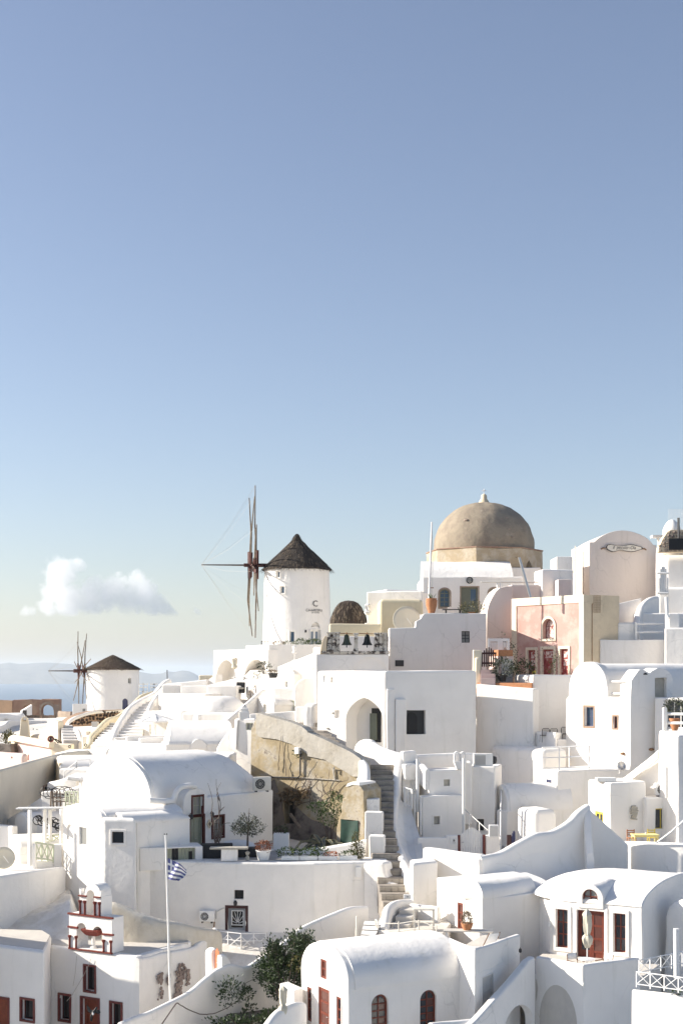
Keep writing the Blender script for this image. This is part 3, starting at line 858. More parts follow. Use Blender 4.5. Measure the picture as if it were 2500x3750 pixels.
def cloud():
 D=15000;k=D/F
 blobs=[(175,2225,34),(205,2170,46),(222,2105,52),(250,2078,34),(285,2068,26),(255,2200,62),(330,2195,55),(352,2145,34),(398,2180,52),(430,2150,42),(470,2185,50),(505,2130,36),(520,2180,56),(560,2210,46),(600,2228,34),(632,2242,20),(95,2245,22),(120,2242,18),(725,2240,14)]
 c0=S(370,2160,D)
 m=MB().box(Frame((c0.x,c0.y,0),(1,0)),-330*k,400*k,-75*k,75*k,ZZ(2285,D),ZZ(1995,D))
 o=m.build('cloud','white');o.data.materials.clear()
 mat=bpy.data.materials.new('cloud');mat.use_nodes=True;t=mat.node_tree;t.nodes.clear()
 out=N(t,'ShaderNodeOutputMaterial');v=N(t,'ShaderNodeVolumePrincipled')
 pos=N(t,'ShaderNodeNewGeometry').outputs['Position']
 n1=N(t,'ShaderNodeTexNoise',Scale=0.0095,Detail=6,Roughness=0.62);t.links.new(pos,n1.inputs['Vector'])
 cur=None
 for (px,py,r) in blobs:
  c=S(px,py,D)
  sub=N(t,'ShaderNodeVectorMath',operation='DISTANCE');t.links.new(pos,sub.inputs[0]);sub.inputs[1].default_value=c
  dv=N(t,'ShaderNodeMath',operation='MULTIPLY_ADD');t.links.new(sub.outputs['Value'],dv.inputs[0]);dv.inputs[1].default_value=-1/(r*k*1.3);dv.inputs[2].default_value=1
  if cur is None:cur=dv.outputs[0]
  else:
   mx=N(t,'ShaderNodeMath',operation='SMOOTH_MAX');t.links.new(cur,mx.inputs[0]);t.links.new(dv.outputs[0],mx.inputs[1]);mx.inputs[2].default_value=.12;cur=mx.outputs[0]
 a=N(t,'ShaderNodeMath',operation='MULTIPLY_ADD');t.links.new(n1.outputs[0],a.inputs[0]);a.inputs[1].default_value=1.9;a.inputs[2].default_value=-0.98
 s=N(t,'ShaderNodeMath',operation='ADD');t.links.new(cur,s.inputs[0]);t.links.new(a.outputs[0],s.inputs[1])
 # flat base
 sp=N(t,'ShaderNodeSeparateXYZ');t.links.new(pos,sp.inputs[0])
 zb=N(t,'ShaderNodeMapRange',interpolation_type='SMOOTHSTEP');t.links.new(sp.outputs[2],zb.inputs[0]);zb.inputs[1].default_value=ZZ(2264,D);zb.inputs[2].default_value=ZZ(2240,D)
 mr=N(t,'ShaderNodeMapRange',interpolation_type='SMOOTHSTEP');t.links.new(s.outputs[0],mr.inputs[0]);mr.inputs[1].default_value=0.0;mr.inputs[2].default_value=0.4;mr.inputs[4].default_value=0.0048
 mu=N(t,'ShaderNodeMath',operation='MULTIPLY');t.links.new(mr.outputs[0],mu.inputs[0]);t.links.new(zb.outputs[0],mu.inputs[1])
 t.links.new(mu.outputs[0],v.inputs['Density']);v.inputs['Color'].default_value=(1,1,1,1);v.inputs['Anisotropy'].default_value=0.3
 t.links.new(v.outputs[0],out.inputs['Volume'])
 mat.cycles.volume_step_rate=0.35
 o.data.materials.append(mat);tag(o,kind='structure')
cloud()
# ---------------------------------------------------------------- windmills
def windmill(label,px,D,py0,py1,r0px,r1px,apex_py,eave_px,axle,hub_px,hub_py,tip_len,pole_len,pole_off,thatch_m,windows,texts=False,poles=12,concave=1.0,rope=True):
 k=D/F;c=PL(px,D);z0,z1=ZZ(py0,D),ZZ(py1,D);r0,r1=r0px*k,r1px*k
 h=House('windmill',label,'windmill',(c.x,c.y,z0))
 def tangent(wx,py):
  f=(py0-py)/(py0-py1);r=r0+(r1-r0)*f
  a=math.asin(max(-1,min(1,(wx-px)*k/r)));n=Vector((math.sin(a),-math.cos(a),0));t=Vector((math.cos(a),math.sin(a),0))
  p=c+n*r
  return Wall(tuple(p-t),tuple(p+t)),n
 windows(h,tangent)
 prof=[(r0+(r1-r0)*j/8,z0-.6+(z1-z0+.6)*j/8) for j in range(9)]
 h.body(MB().lathe((c.x,c.y,0),prof,72),'white_rough',bevel=0.0,amp=.04,step=0)
 def cone(t):
  if concave<1:return (1-t)**concave
  return lerp_tab([(0,1),(.15,.855),(.3,.70),(.5,.48),(.65,.32),(.78,.185),(.86,.105),(.93,.07),(1,.04)],t)
 za=ZZ(apex_py,D);re=eave_px*k;H=za-z1
 rp=[(r1*.9,-.05),(re*.98,-.12),(re,.0)]
 for j in range(1,13):
  t=j/12;rp.append((max(.05,re*cone(t)),H*t))
 m=MB().lathe((c.x,c.y,z1),rp,56)
 for v in m.v:
  rr=Vector((v.x-c.x,v.y-c.y,0))
  v+= rr.normalized()*noise.noise(v*2.3)*.1+Vector((0,0,noise.noise(v*3.1)*.06))
 roof=m.build('roof',thatch_m,h.root,smooth=50)
 # straw lying on and hanging over the cone
 st=MB();s2=MB()
 for i in range(3200):
  a=rnd.uniform(0,6.283);t=rnd.random()**1.7
  r=re*cone(t)+.03;z=z1+H*t
  d=Vector((math.cos(a),math.sin(a),0));L=rnd.uniform(.25,.6);sl=Vector((d.x*.8,d.y*.8,-H/re*.8*(concave if t>.5 else 1))).normalized()
  p=Vector((c.x,c.y,z))+d*r;q=p+sl*L+Vector((rnd.uniform(-.07,.07),rnd.uniform(-.07,.07),rnd.uniform(-.02,.07)))
  s=Vector((-d.y,d.x,0))*(.014 if i % 5 else .03)
  (st if i % 5 else s2).quad(p-s,p+s,q+s*.4,q-s*.4)
 o=st.build('straw',thatch_m,roof);o['kind']='stuff';o=s2.build('loose_straw','straw_pale',roof);o['kind']='stuff'
 # sail wheel
 ax=Vector((axle[0],axle[1],0)).normalized();hub=S(hub_px,hub_py,D);hub.y=c.y+ax.y/ax.x*(hub.x-c.x) if abs(ax.x)>.2 else c.y
 inner=Vector((c.x,c.y,hub.z));tip=hub+ax*tip_len
 hb=MB().tube([inner+ax*(r1*.6),hub+ax*.9],.17*k/.025,8).build('axle','hub_red',h.root)
 MB().tube([hub+ax*.8,tip],[.085,.05],6).build('bowsprit','pole_dark',h.root)
 side=Vector((-ax.y,ax.x,0));up=Vector((0,0,1));tips=[]
 sc=pole_len/7.1;sq=max(sc,.85)
 for i in range(poles):
  f=R(pole_off+360/poles*i);d=up*math.cos(f)+side*math.sin(f)
  b=hub+ax*((i % 2)*.45-.3+.12*(i % 3))
  L=pole_len*rnd.uniform(.9,1.03);q=b+d*L;mdl=b+d*L*.5+ax*rnd.uniform(-.2,.2)*sc;q+= ax*rnd.uniform(-.3,.3)*sc
  pl_=MB().tube([b,mdl,q],[.085*sq,.066*sq,.045*sq],6).build('sail_pole','pole_wood' if i % 3 else 'pole_dark',h.root)
  MB().tube([b,b+d*L*.19],.16*sc,4).build('pole_socket','hub_red',pl_)
  tips.append(q)
 if rope:
  for i,q in enumerate(tips):
   MB().tube([q,tip*.5+q*.5-up*.25,tip],.006,3,cap=False).build('stay_rope','rope',h.root)
   MB().tube([q,tips[(i+1) % poles]],.006,3,cap=False).build('rim_rope','rope',h.root)
 return h,tangent,c,z0,r0,r1
def charisma_windows(h,tg):
 for rc in (rect(r2,922,764,955,818),rect(r2,953,888,990,948),rect(r2,1032,1257,1072,1348)):
  fr,n=tg((rc[0]+rc[2])/2,rc[3])
  h.window(fr,rc,'white_paint',1,1,recess=.25,pane='glass_blue',fw=.07,sur=(.07,'white',.06))
 rc=rect(r2,1203,1246,1285,1372);fr,n=tg((rc[0]+rc[2])/2,rc[3])
 h.door(fr,rc,'white_paint',2,1,(0,),recess=.3,pane='glass_blue',sur=(.05,'white',.05))
 rc=rect(r2,1213,1183,1280,1222);fr,n=tg((rc[0]+rc[2])/2,rc[3])
 h.hole(fr,rc,.3,arch=True,rise=.45)
MILL=windmill('white windmill with a dark thatched cone and CHARISMA lettering on its wall',1087,125,2366,2086,126,118,1956,127,
 (-1,-.09),930,2071,4.75,7.2,9,'thatch',charisma_windows,concave=1.35)
def mill_text():
 h,tg,c,z0,r0,r1=MILL
 for s,size,px,py,sp in (('C',(.5,.53),1154,2220,1),('CHARISMA',(1.72,.24),1152.5,2239,1.22),('OIA SANTORINI',(.85,.1),1155,2245,1.1)):
  me=text_mesh(s,.5,.004,sp,0,size);bm=bmesh.new();bm.from_mesh(me)
  bmesh.ops.subdivide_edges(bm,edges=[e for e in bm.edges if e.calc_length()>.12],cuts=3)
  z=ZZ(py,122);f=(z-z0)/(ZZ(2086,125)-z0);r=r0+(r1-r0)*f;a0=math.asin((px-1087)*125/F/r*1.02)
  off=Vector(h.root.location)
  for v in bm.verts:
   a=a0+v.co.x/r;rr=r+.055+v.co.z
   v.co=c+Vector((math.sin(a)*rr,-math.cos(a)*rr,z+v.co.y))-off
  bm.to_mesh(me);bm.free();me.materials.append(MATS['sign_ink']);link('lettering',me,h.root)
 fr,n=tg(1119,2312)
 p=fr.at(1119,2312,.04)
 MB().box(fr,fr.u(1116),fr.u(1122),-.02,.06,p.z-.1,p.z+.12).build('door_lamp','dark_metal',h.root)
mill_text()
def small_windows(h,tg):
 rc=rect(r1,1052,523,1080,566);fr,n=tg((rc[0]+rc[2])/2,rc[3]);h.window(fr,rc,'white_paint',1,1,recess=.35,pane='glass_pale',fw=.04)
 rc=rect(r1,1006,690,1056,780);fr,n=tg((rc[0]+rc[2])/2,rc[3]);h.door(fr,rc,'blue_door',1,2,(),arch=True,recess=.3,rise=.3,handle=None)
windmill('low white windmill with a worn thatched cone above the sea on the left',414,150,2602,2449,97,95,2398,101,(-.94,-.34),308,2457,3.6,4.6,14,'thatch_old',small_windows,concave=.95)
# ---------------------------------------------------------------- mill terrace with two arches
def f(h,wl,wr):
 h.hole(wl,rect(r5,462,160,640,420),1.6,arch=True,rise=1.9);h.hole(wl,rect(r5,706,156,921,470),1.6,arch=True,rise=1.9)
box_house('white terrace block with two wide arches below the thatched windmill',(782,122),(984,118),(1240,121),ZZ(2379,120),-3.5,deep=(1,8),openings=f,cat='terrace',name='arched_terrace',bevel=.05)
patch('mill_terrace','white terrace floor around the foot of the thatched windmill',[(984,118.3),(1230,119),(1235,131),(960,131),(900,124)],ZZ(2366,125),-1,cat='terrace')
for i,(x,y,rr,n,lab) in enumerate([(938,1405,26,60,'grey bowl planter nearest the sails below the thatched windmill'),(1020,1402,26,60,'grey bowl planter under the blue window of the thatched windmill'),(1121,1402,28,130,'grey bowl planter between blue window and door of the thatched windmill'),(1226,1405,38,260,'largest grey bowl planter with bushy green plant by the windmill door')]):
 px,py=r2(x,y);Dp=(118.9,119.4,119.9,120.3)[i];p=S(px,py,Dp);p.z=ZZ(2379,120)
 potted(lab,p,rr/2.24*119.6/F,.42,'pot_grey','leaf_green' if i != 0 else 'leaf_dry',(.55+.2*(i==3),.5,.2+.14*(i>1)),n*3,.12,group='planters on the mill terrace',foot=.5)
rail('low dark railing at the foot of the thatched windmill',S(*r2(800,1406),121),S(*r2(858,1406),121),.72,2,'dark_metal',False,.02,balusters=9)
closed_umbrella('closed white umbrella below the planters of the thatched windmill',S(*r2(1072,1500),117),1.3,'canvas_white',r=.2)
closed_umbrella('tall closed cream umbrella in front of the left terrace arch',S(*r5(625,318),118.4),1.75,'canvas',r=.26)
# ---------------------------------------------------------------- domed church
def dome_church():
 D=116;k=D/F;c=PL(1771,D+4);c=Vector((c.x*D/(D+4),D+3.2,0));c.x=(1771-CX)/F*(D+3.2);k=(D+3.2)/F
 h=House('domed_church','white church with a large bare brown dome on an octagonal drum','church',(c.x,c.y,0))
 zd0,zd1=ZZ(2005,c.y),ZZ(1842,c.y);Rr=183*k
 m=MB();prof=[]
 for j in range(19):
  a=math.pi/2*j/18;prof.append((max(.02,Rr*math.cos(a)**.92),zd0+(zd1-zd0)*math.sin(a)))
 m.lathe((c.x,c.y,0),[(Rr,zd0-.4)]+prof,72)
 for v in m.v:v+= noise.noise_vector(v*1.3)*.06+noise.noise_vector(v*5)*.02
 dome=m.build('dome','dome',h.root,smooth=60)
 for (x,y) in ((885,240),(1205,222),(1218,320),(1235,384),(1357,243),(1080,120)):
  px,py=r3(x,y);z=ZZ(py,c.y-Rr*.6);rr=Rr*math.sqrt(max(0,1-((z-zd0)/(zd1-zd0))**2));a=math.asin(max(-1,min(1,(px-1771)*k/max(rr,.3))))
  p=Vector((c.x+math.sin(a)*rr,c.y-math.cos(a)*rr,z));s=.2 if x==885 else .12
  q=MB().lathe(p,[(.02,-s*.5),(s,-s*.3),(s*.9,s*.3),(.03,s*.5)],8);
  for v in q.v:v+= noise.noise_vector(v*7)*.07
  q.build('projecting_stone','ruin_stone',dome,smooth=40)
 zt=zd1
 MB().lathe((c.x,c.y,zt-.1),[(.55,0),(.42,.25),(.28,.45),(.25,.75),(.15,.86),(.03,.9)],16).build('lantern','cream_old',dome,smooth=45)
 cr=MB().tube([(c.x,c.y,zt+.7),(c.x,c.y,ZZ(1790,c.y))],.035,6);zc=ZZ(1797,c.y);cr.tube([(c.x-.22,c.y,zc),(c.x+.22,c.y,zc)],.03,6);cr.build('cross','white_metal',dome)
 # octagonal drum
 Ro=213*k;a0=R(-12.9);oct_=[Vector((c.x+Ro*math.sin(a0+R(45)*i),c.y-Ro*math.cos(a0+R(45)*i),0)) for i in range(8)]
 zt0=ZZ(2012,c.y-3)
 fr=Wall(tuple(oct_[1]),tuple(oct_[2]));h.hole(fr,rect(r3,1395,565,1455,640),.5,arch=True,pointed=.6)
 drum=h.body(foot_block(oct_,zt0,ZZ(2120,c.y)),'drum',name='drum',bevel=.08,amp=.06,step=.6)
 o2=[c+(p-c)*1.012 for p in oct_]
 foot_block([Vector((p.x,p.y,0)) for p in o2],zt0+.1,zt0-.02).build('drum_cornice','brick_ruin',drum,bevel=.03,seg=1)
 # nave block in front, with its sloping roof band
 Dn=112;A,B=(1547,Dn),(1915,Dn);wl=Wall(A,B)
 zf=ZZ(2112,Dn);zb=0.5
 h.window(wl,rect(r3,692,800,773,948),'sage_dark',2,3,recess=.3,arch=True,rise=.35,pane='glass_blue',fw=.09,sur=(.14,'ruin_stone',.02))
 h.door(wl,rect(r3,868,786,1006,1010),'sage_dark',2,2,(1,),recess=.3,pane=('sage_dark','glass_blue'),sur=(.11,'ruin_stone',.02))
 h.window(wl,rect(r3,1097,795,1180,948),'sage_dark',2,3,recess=.3,arch=True,rise=.35,pane='glass_blue',fw=.09,sur=(.14,'ruin_stone',.02))
 L=wl.len;ft=[wl(0,0,0),wl(L,0,0),wl(L,-8,0),wl(0,-8,0)]
 h.body(foot_block(ft,zf,zb),'white',bevel=.12)
 x1=wl.u(1876);zc=ZZ(2056,Dn+2.2)
 sec=MB();pr=[(0,zf-.05),(.12,zf+.02),(.5,zf+.35),(1.1,zf+.85),(1.9,zc-.18),(2.3,zc),(3.4,zc),(3.4,zf-.05)]
 n=12
 for i in range(n+1):
  u=x1*i/n
  for (d,z) in pr:sec.v.append(wl(u+.05,-d,z))
 kk=len(pr)
 for i in range(n):
  for j in range(kk):sec.f.append((i*kk+j,i*kk+(j+1) % kk,(i+1)*kk+(j+1) % kk,(i+1)*kk+j))
 sec.f.append(tuple(range(kk)));sec.f.append(tuple(n*kk+j for j in range(kk)))
 body('roof',sec,'white_rough',h.root,None,bevel=0,amp=.08,step=0)
 e=[wl(x1+.02,-2.4,0),wl(wl.u(1995),-2.4,0),wl(wl.u(1995),-6,0),wl(x1+.02,-6,0)]
 body('side_block',foot_block(e,ZZ(2078,114.4),zb),'white',h.root,None,bevel=.08)
 p=wl.at(*r3(937,728),.05)
 MB().tube([p+Vector((.24*math.cos(a),0,.24*math.sin(a))) for a in [6.283*k/14 for k in range(15)]],.045,6).build('ring_lamp','dark_metal',h.root)
 MB().extrude(Frame((p.x,p.y,p.z),(1,0)),[(.14*math.cos(a),.14*math.sin(a)) for a in [6.283*k/12 for k in range(12)]],0,.08).build('lamp_glass','glass_pale',h.root)
dome_church()
# stucco terrace wall with stepped top and barred window
def stucco_wall():
 wl=Wall((1424,97),(1780,97));L=wl.len;U=lambda x:wl.u(r3(x,0)[0]);Zr=lambda y:ZZ(r3(0,y)[1],97)
 h=House('terrace_wall','tall grey stucco terrace wall with stepped top and small barred window','wall',(wl.O.x+L/2,98,-2.5))
 zb=-2.5
 rc=rect(r3,870,1145,937,1240)
 win=h.window(wl,rc,'dark_metal',2,3,recess=.25,pane='glass_pale',fw=.04,mw=.05)
 top=[(0,Zr(1118)),(U(493),Zr(1114)),(U(496),Zr(1065)),(U(505),Zr(1058)),(U(535),Zr(1042)),(U(548),Zr(1018)),(U(560),Zr(1002)),(U(575),Zr(998)),(L,Zr(998))]
 h.body(MB().extrude(wl,[(0,zb)]+top+[(L,zb)],-4.0,0),'stucco',bevel=.06,amp=.03)
 p=rect(r3,328,1384,398,1434);u0,u1,w0,w1=wl.rect(*p)
 MB().box(wl,u0,u1,0,.04,w0,w1).build('plaque','plaque',h.root,bevel=.01)
 # white stepped coping seen beyond the parapet
 MB().extrude(wl,[(U(496),Zr(1060)),(U(496),Zr(1020)),(U(515),Zr(990)),(U(570),Zr(985)),(U(573),Zr(1000)),(U(545),Zr(1020)),(U(535),Zr(1045)),(U(505),Zr(1060))],-4.6,-4.02).build('stepped_coping','white',h.root,bevel=.02)
stucco_wall()
def curved_beige():
 wl=Wall((1776,101),(2110,101.6));
 h=House('curved_wall','beige wall with a curved shoulder between barred window and pink house','wall',(wl(2,0,0).x,101.5,-2.5))
 P=lambda x,y:(wl.u(r3(x,0)[0]),ZZ(r3(0,y)[1],wl.D(r3(x,0)[0])))
 out=[(0.0,-2.5),P(1076,1000),P(1082,965),P(1095,920),P(1120,865),P(1150,815),P(1185,785),P(1240,776),(wl.u(1877),P(1290,774)[1]),(wl.u(1877),-2.5)]
 h.body(MB().extrude(wl,out,-2.6,0),'beige_house',bevel=.07)
 w2=Wall((1870,103),(2046,103.4));g=House('beige_house','beige house with a small arched green door behind the pink house','house',(w2(2,0,0).x,104,-2));rc=rect(r4,312,715,430,850)
 u0,u1,w0,w1=g.hole(w2,rc,.6,arch=True)
 Pq=lambda x,y:(w2.u(r4(x,0)[0]),ZZ(r4(0,y)[1],101.7))
 g.body(MB().extrude(w2,[(0,-2),Pq(50,690),Pq(290,690),Pq(305,700),Pq(380,690),Pq(445,690),(w2.len-.05,-2)],-2.6,0),'beige_house')
 MB().extrude(w2,arch_outline(u0,u1,w0,w1),-.58,-.5).build('arched_door','sage',g.root)
 p=w2.at(*r4(418,725),.04)
 MB().tube([p+Vector((.1*math.cos(a),0,.1*math.sin(a))) for a in [6.283*k/12 for k in range(13)]],.05,6).build('ring_lamp','dark_metal',g.root)
 # awning beam
 a=wl.at(*r3(1020,748),.6);b=wl.at(*r3(1490,748),.6)
 MB().tube([a,b],.05,4).build('awning_beam','cream_metal',h.root)
 MB().tube([a+Vector((0,.5,.06)),b+Vector((0,.5,.06))],.04,4).build('awning_beam','cream_metal',h.root)
 for x in (1150,1175):MB().tube([wl.at(*r3(x,748),.6),wl.at(*r3(x,805),.6)],.05,4).build('awning_post','white_metal',h.root)
curved_beige()
def slant_pole():
 a,b=S(*r3(1437,870),96.3),S(*r3(1343,540),96.3)
 pipe('slanting bare metal pole above the pink house',[a,b],.09,'steel','metal_pole','pole')
slant_pole()
def flagstaff():
 a,b=S(*r3(603,960),98.6),S(*r3(628,250),98.6)
 t=thing('flagpole','tall bare white flagpole beside the terracotta jar below the brown dome','flagpole',a)
 MB().tube([a,a.lerp(b,.5),b],[.09,.075,.05],8).build('mast','white_paint',t,smooth=50)
 for d in (.13,.2):MB().tube([b-Vector((-.02,0,.05)),a.lerp(b,.5)+Vector((d,0,0)),a+Vector((d,0,.5))],.009,3).build('halyard','rope',t)
 MB().tube([a.lerp(b,.24)-Vector((.1,0,0)),a.lerp(b,.24)+Vector((.3,0,0))],.035,5).build('cleat','rust',t)
flagstaff()
spiky('terracotta jar with spiky plant beside the white flagpole',S(*r3(625,997),97.6),.42,1.05,'terracotta')
potted('round orange flowering bush on the terrace before the church door',S(*r3(958,1003),97.8),.28,.12,'terracotta','leaf_yellow',(1.05,.6,.5),420,.14,cat='bush',name='flowering_bush')
def garden_table():
 p=S(*r3(800,1003),98.5);t=thing('garden_table','small dark table on the terrace left of the flowering bush','table',p)
 z=Vector((0,0,0));MB().box(LOCAL,-.75,.75,-.4,.4,.28,.33).build('table_top','dark_metal',t,off=z)
 for x in (-.5,.5):MB().box(LOCAL,x-.04,x+.04,-.3,.3,0,.28).build('leg','dark_metal',t,off=z)
garden_table()
# ---------------------------------------------------------------- white building in front of the bells, and the belfry
def belfry():
 D=94;wl=Wall((1170,D),(1424,D));k=D/F
 h=House('belfry','weathered stone bell screen with two hanging bells on a white wall','belfry',(wl(2.5,0,0).x,D,-3))
 zb=-3;zl=ZZ(2393,D);zt=ZZ(2315,D)
 x0=wl.u(1158)
 h.hole(wl,rect(r6,437,128,708,240),.12,arch=True,rise=1.1)
 h.body(MB().box(wl,x0,wl.len-.02,-4,0,zb,zl-.05),'white_grey',name='wall',bevel=.06)
 b=body('ledge',MB().box(wl,wl.u(1176),wl.len,-.7,.07,zl-.04,zl+.16),'belfry_stone',h.root,None,bevel=.02,amp=.05,step=.3)
 def pil(x0,x1,nm='pilaster',y0=2315):
  u0,u1=wl.u(x0),wl.u(x1);o=MB();zt_=ZZ(y0,D)
  o.box(wl,u0,u1,-.6,-.06,zl+.16,zt_-.1);o.box(wl,u0-.06,u1+.06,-.66,0,zt_-.1,zt_);o.box(wl,u0-.03,u1+.03,-.63,-.03,zt_-.36,zt_-.28)
  o.box(wl,u0-.05,u1+.05,-.65,-.01,zl+.16,zl+.34)
  body(nm,o,'belfry_stone',h.root,None,bevel=.02,amp=.04,step=.25)
 for a,bb in ((1199,1212),(1216,1226),(1231,1242)):pil(a,bb)
 pil(1297,1310,y0=2318)
 for a,bb in ((1371,1383),(1388,1399),(1405,1418)):pil(a,bb,y0=2316)
 for a,bb in ((1197,1243),(1369,1420)):
  body('back_slab',MB().box(wl,wl.u(a),wl.u(bb),-.6,-.16,zl+.16,zt-.12),'belfry_stone',h.root,None,bevel=.02,amp=.03,step=.3)
 # broken rough left end
 body('broken_end',MB().extrude(wl,[(wl.u(1171),zl-.3),(wl.u(1174),zl+.2),(wl.u(1180),zt-.5),(wl.u(1188),zt-.25),(wl.u(1196),zt-.3),(wl.u(1196),zl-.02),(wl.u(1184),zl-.1)],-.7,.02),'cream_old',h.root,None,bevel=.04,amp=.1,step=.3)
 for (pa,pb,bx,mt) in ((1243,1300,1269,'bronze_green'),(1308,1371,1344,'bronze_dark')):
  MB().tube([wl.at(pa,2319,-.3),wl.at(pb,2321,-.3)],.035,6).build('bell_beam','rust',h.root)
  p=wl.at(bx,2322,-.3);bo=bell(h.root,p,.80,mt)
  MB().tube([p,p+Vector((0,0,.12))],.06,6).build('hanger','rust',bo)
  MB().tube([p-Vector((0,0,.55)),p-Vector((0,0,.92))],[.02,.045],6).build('clapper','dark_metal',bo)
belfry()
front_house('white parapet wall seen behind the two hanging bells',(1196,96.4),(1422,96.4),.5,ZZ(2330,96.4),-2,bevel=.05,cat='wall',name='white_wall')
front_house('low cream wall above the two hanging bells',(1205,99),(1395,99),2,ZZ(2284,99),-1,'cream',bevel=.15,cat='wall',name='cream_wall')
front_house('cream rounded block left of the white flagpole',(1387,103),(1548,103),5,ZZ(2194,103),-1,'cream',bevel=.3,cat='house',name='cream_house')
front_house('white flat roofed house between thatched hut and domed church',(1342,108),(1545,107),4,ZZ(2166,108),0,bevel=.12)
front_house('white roof room with rounded shoulder above the cream block',(1412,109),(1545,110),4,ZZ(2158,109),0,bevel=.12)
def hut():
 D=112;k=D/F;c=PL(1276,D)
 h=House('thatched_hut','low dark thatched hut beside the windmill wall','hut',(c.x,c.y,0))
 body('wall',MB().lathe((c.x,c.y,0),[(1.5,0),(1.5,ZZ(2290,D)),],24),'white',h.root,None,bevel=0,step=0)
 m=MB().lathe((c.x,c.y,0),[(66*k,ZZ(2290,D)),(66*k,ZZ(2272,D)),(58*k,ZZ(2248,D)),(45*k,ZZ(2222,D)),(30*k,ZZ(2206,D)),(18*k,ZZ(2201,D)),(.05,ZZ(2200,D))],40)
 for v in m.v:v+= noise.noise_vector(v*2.5)*.07
 ro=m.build('roof','thatch_red',h.root,smooth=60);st=[MB(),MB()]
 tb=[(2200,0.3),(2206,30),(2222,45),(2248,58),(2272,66),(2290,66)]
 for i in range(900):
  a=rnd.uniform(0,6.283);y0=2201+78*rnd.random();y1=y0+rnd.uniform(9,20);d=Vector((math.cos(a),math.sin(a),0));s=Vector((-d.y,d.x,0))*(.015 if i % 4 else .03)
  f=lambda y:c+d*(lerp_tab(tb,y)*k+.04+.05*rnd.random())+Vector((0,0,ZZ(y,D)))
  p,q=f(y0),f(y1);st[0 if i % 4 else 1].quad(p-s,p+s,q+s,q-s)
 for x,mt in zip(st,('thatch','straw_pale')):x.build('straw',mt,ro,kind='stuff')
hut()
def dish(label,p,r,d,mat='cream_pale'):
 t=thing('satellite_dish',label,'dish',p);z0=root_loc(t);d=Vector(d).normalized();a=d.orthogonal().normalized();b=d.cross(a)
 m=MB();n=24
 for j,q in enumerate((0.02,.4,.75,1.0)):
  for k in range(n):
   t_=6.28318*k/n;m.v.append(z0+(a*math.cos(t_)+b*math.sin(t_))*r*q+d*(q*q*r*.25))
 for j in range(3):
  for k in range(n):m.f.append((j*n+k,j*n+(k+1) % n,(j+1)*n+(k+1) % n,(j+1)*n+k))
 m.f.append(tuple(range(n)))
 o=m.build('reflector',mat,t,smooth=60);sm=o.modifiers.new('solid','SOLIDIFY');sm.thickness=.02
 MB().tube([z0,z0-d*.25,z0-d*.28-Vector((0,0,r*1.3))],.03,6).build('mast','white_metal',t)
 MB().tube([z0+b*r*.7,z0+d*r*.8],.015,5).build('feed_arm','white_metal',t)
 return t
dish('round cream satellite dish on the stucco wall beside the cream block',S(*r3(420,1057),98.8),1.0,(.0,-1,.15))
closed_umbrella('closed white umbrella beside the dark thatched hut',S(*r3(103,1085),104),1.55,'canvas_white',r=.24)
# ---------------------------------------------------------------- central white building with the pointed arch
def central():
 L,C,Rr=(1160,91),(1412,88),(1745,89.5);foot=corner_foot(L,C,Rr);zt=ZZ(2456,89);zb=-8
 c=mid(foot);h=House('white_house','tall white house with a pointed arch doorway above the stone stairs','house',(c.x,c.y,zb))
 wl,wr=Wall(L,C),Wall(C,Rr)
 h.hole(wl,rect(r6,374,462,676,960),1.3,arch=True,pointed=.2,rise=1.4)
 u0,u1,w0,w1=wl.rect(*rect(r6,492,548,572,812))
 h.hole(wl,rect(r6,282,562,320,628),.22);h.hole(wl,rect(r6,187,278,212,332),.04);h.hole(wl,rect(r6,245,293,263,337),.15)
 h.hole(wr,rect(r6,869,562,1024,758),.34)
 # strip that steps in beside the corner
 h.body(foot_block(foot,zt,zb),'white',bevel=.12)
 fr=Frame(wl(0,-1.3,0),wl.U);k=88/F
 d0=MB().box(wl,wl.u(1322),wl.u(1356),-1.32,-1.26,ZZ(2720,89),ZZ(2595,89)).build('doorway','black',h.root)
 MB().box(wl,wl.u(1318),wl.u(1342),-1.26,-1.18,ZZ(2712,89),ZZ(2614,89)).build('door','sage_dark',h.root)
 w_=MB().box(wr,wr.u(1488),wr.u(1557),-.36,-.32,ZZ(2689,88.5),ZZ(2601,88.5)).build('opening','dark_metal',h.root)
 u0,u1,w0,w1=wr.rect(*rect(r6,870,580,967,758))
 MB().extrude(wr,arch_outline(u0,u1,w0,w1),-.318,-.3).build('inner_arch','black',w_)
 # chimney-like corner pier with its shoulder, right of the corner
 for (x0,x1,y0,dd) in ((703,768,386,.14),(768,855,470,.26)):
  body('pier',MB().box(wr,wr.u(r6(x0,0)[0])+.02,wr.u(r6(x1,0)[0]),-.3,dd,zb+.5,ZZ(r6(0,y0)[1],88)),'white',h.root,None,bevel=.06)
 for (x,y,nm) in ((265,582,'wall_spot'),(222,708,'step_light')):
  p=wl.at(*r6(x,y),.02);MB().lathe(p,[(.09,-.05),(.13,0),(.05,.06)],10).build(nm,'cream_metal',h.root)
 return h
central()
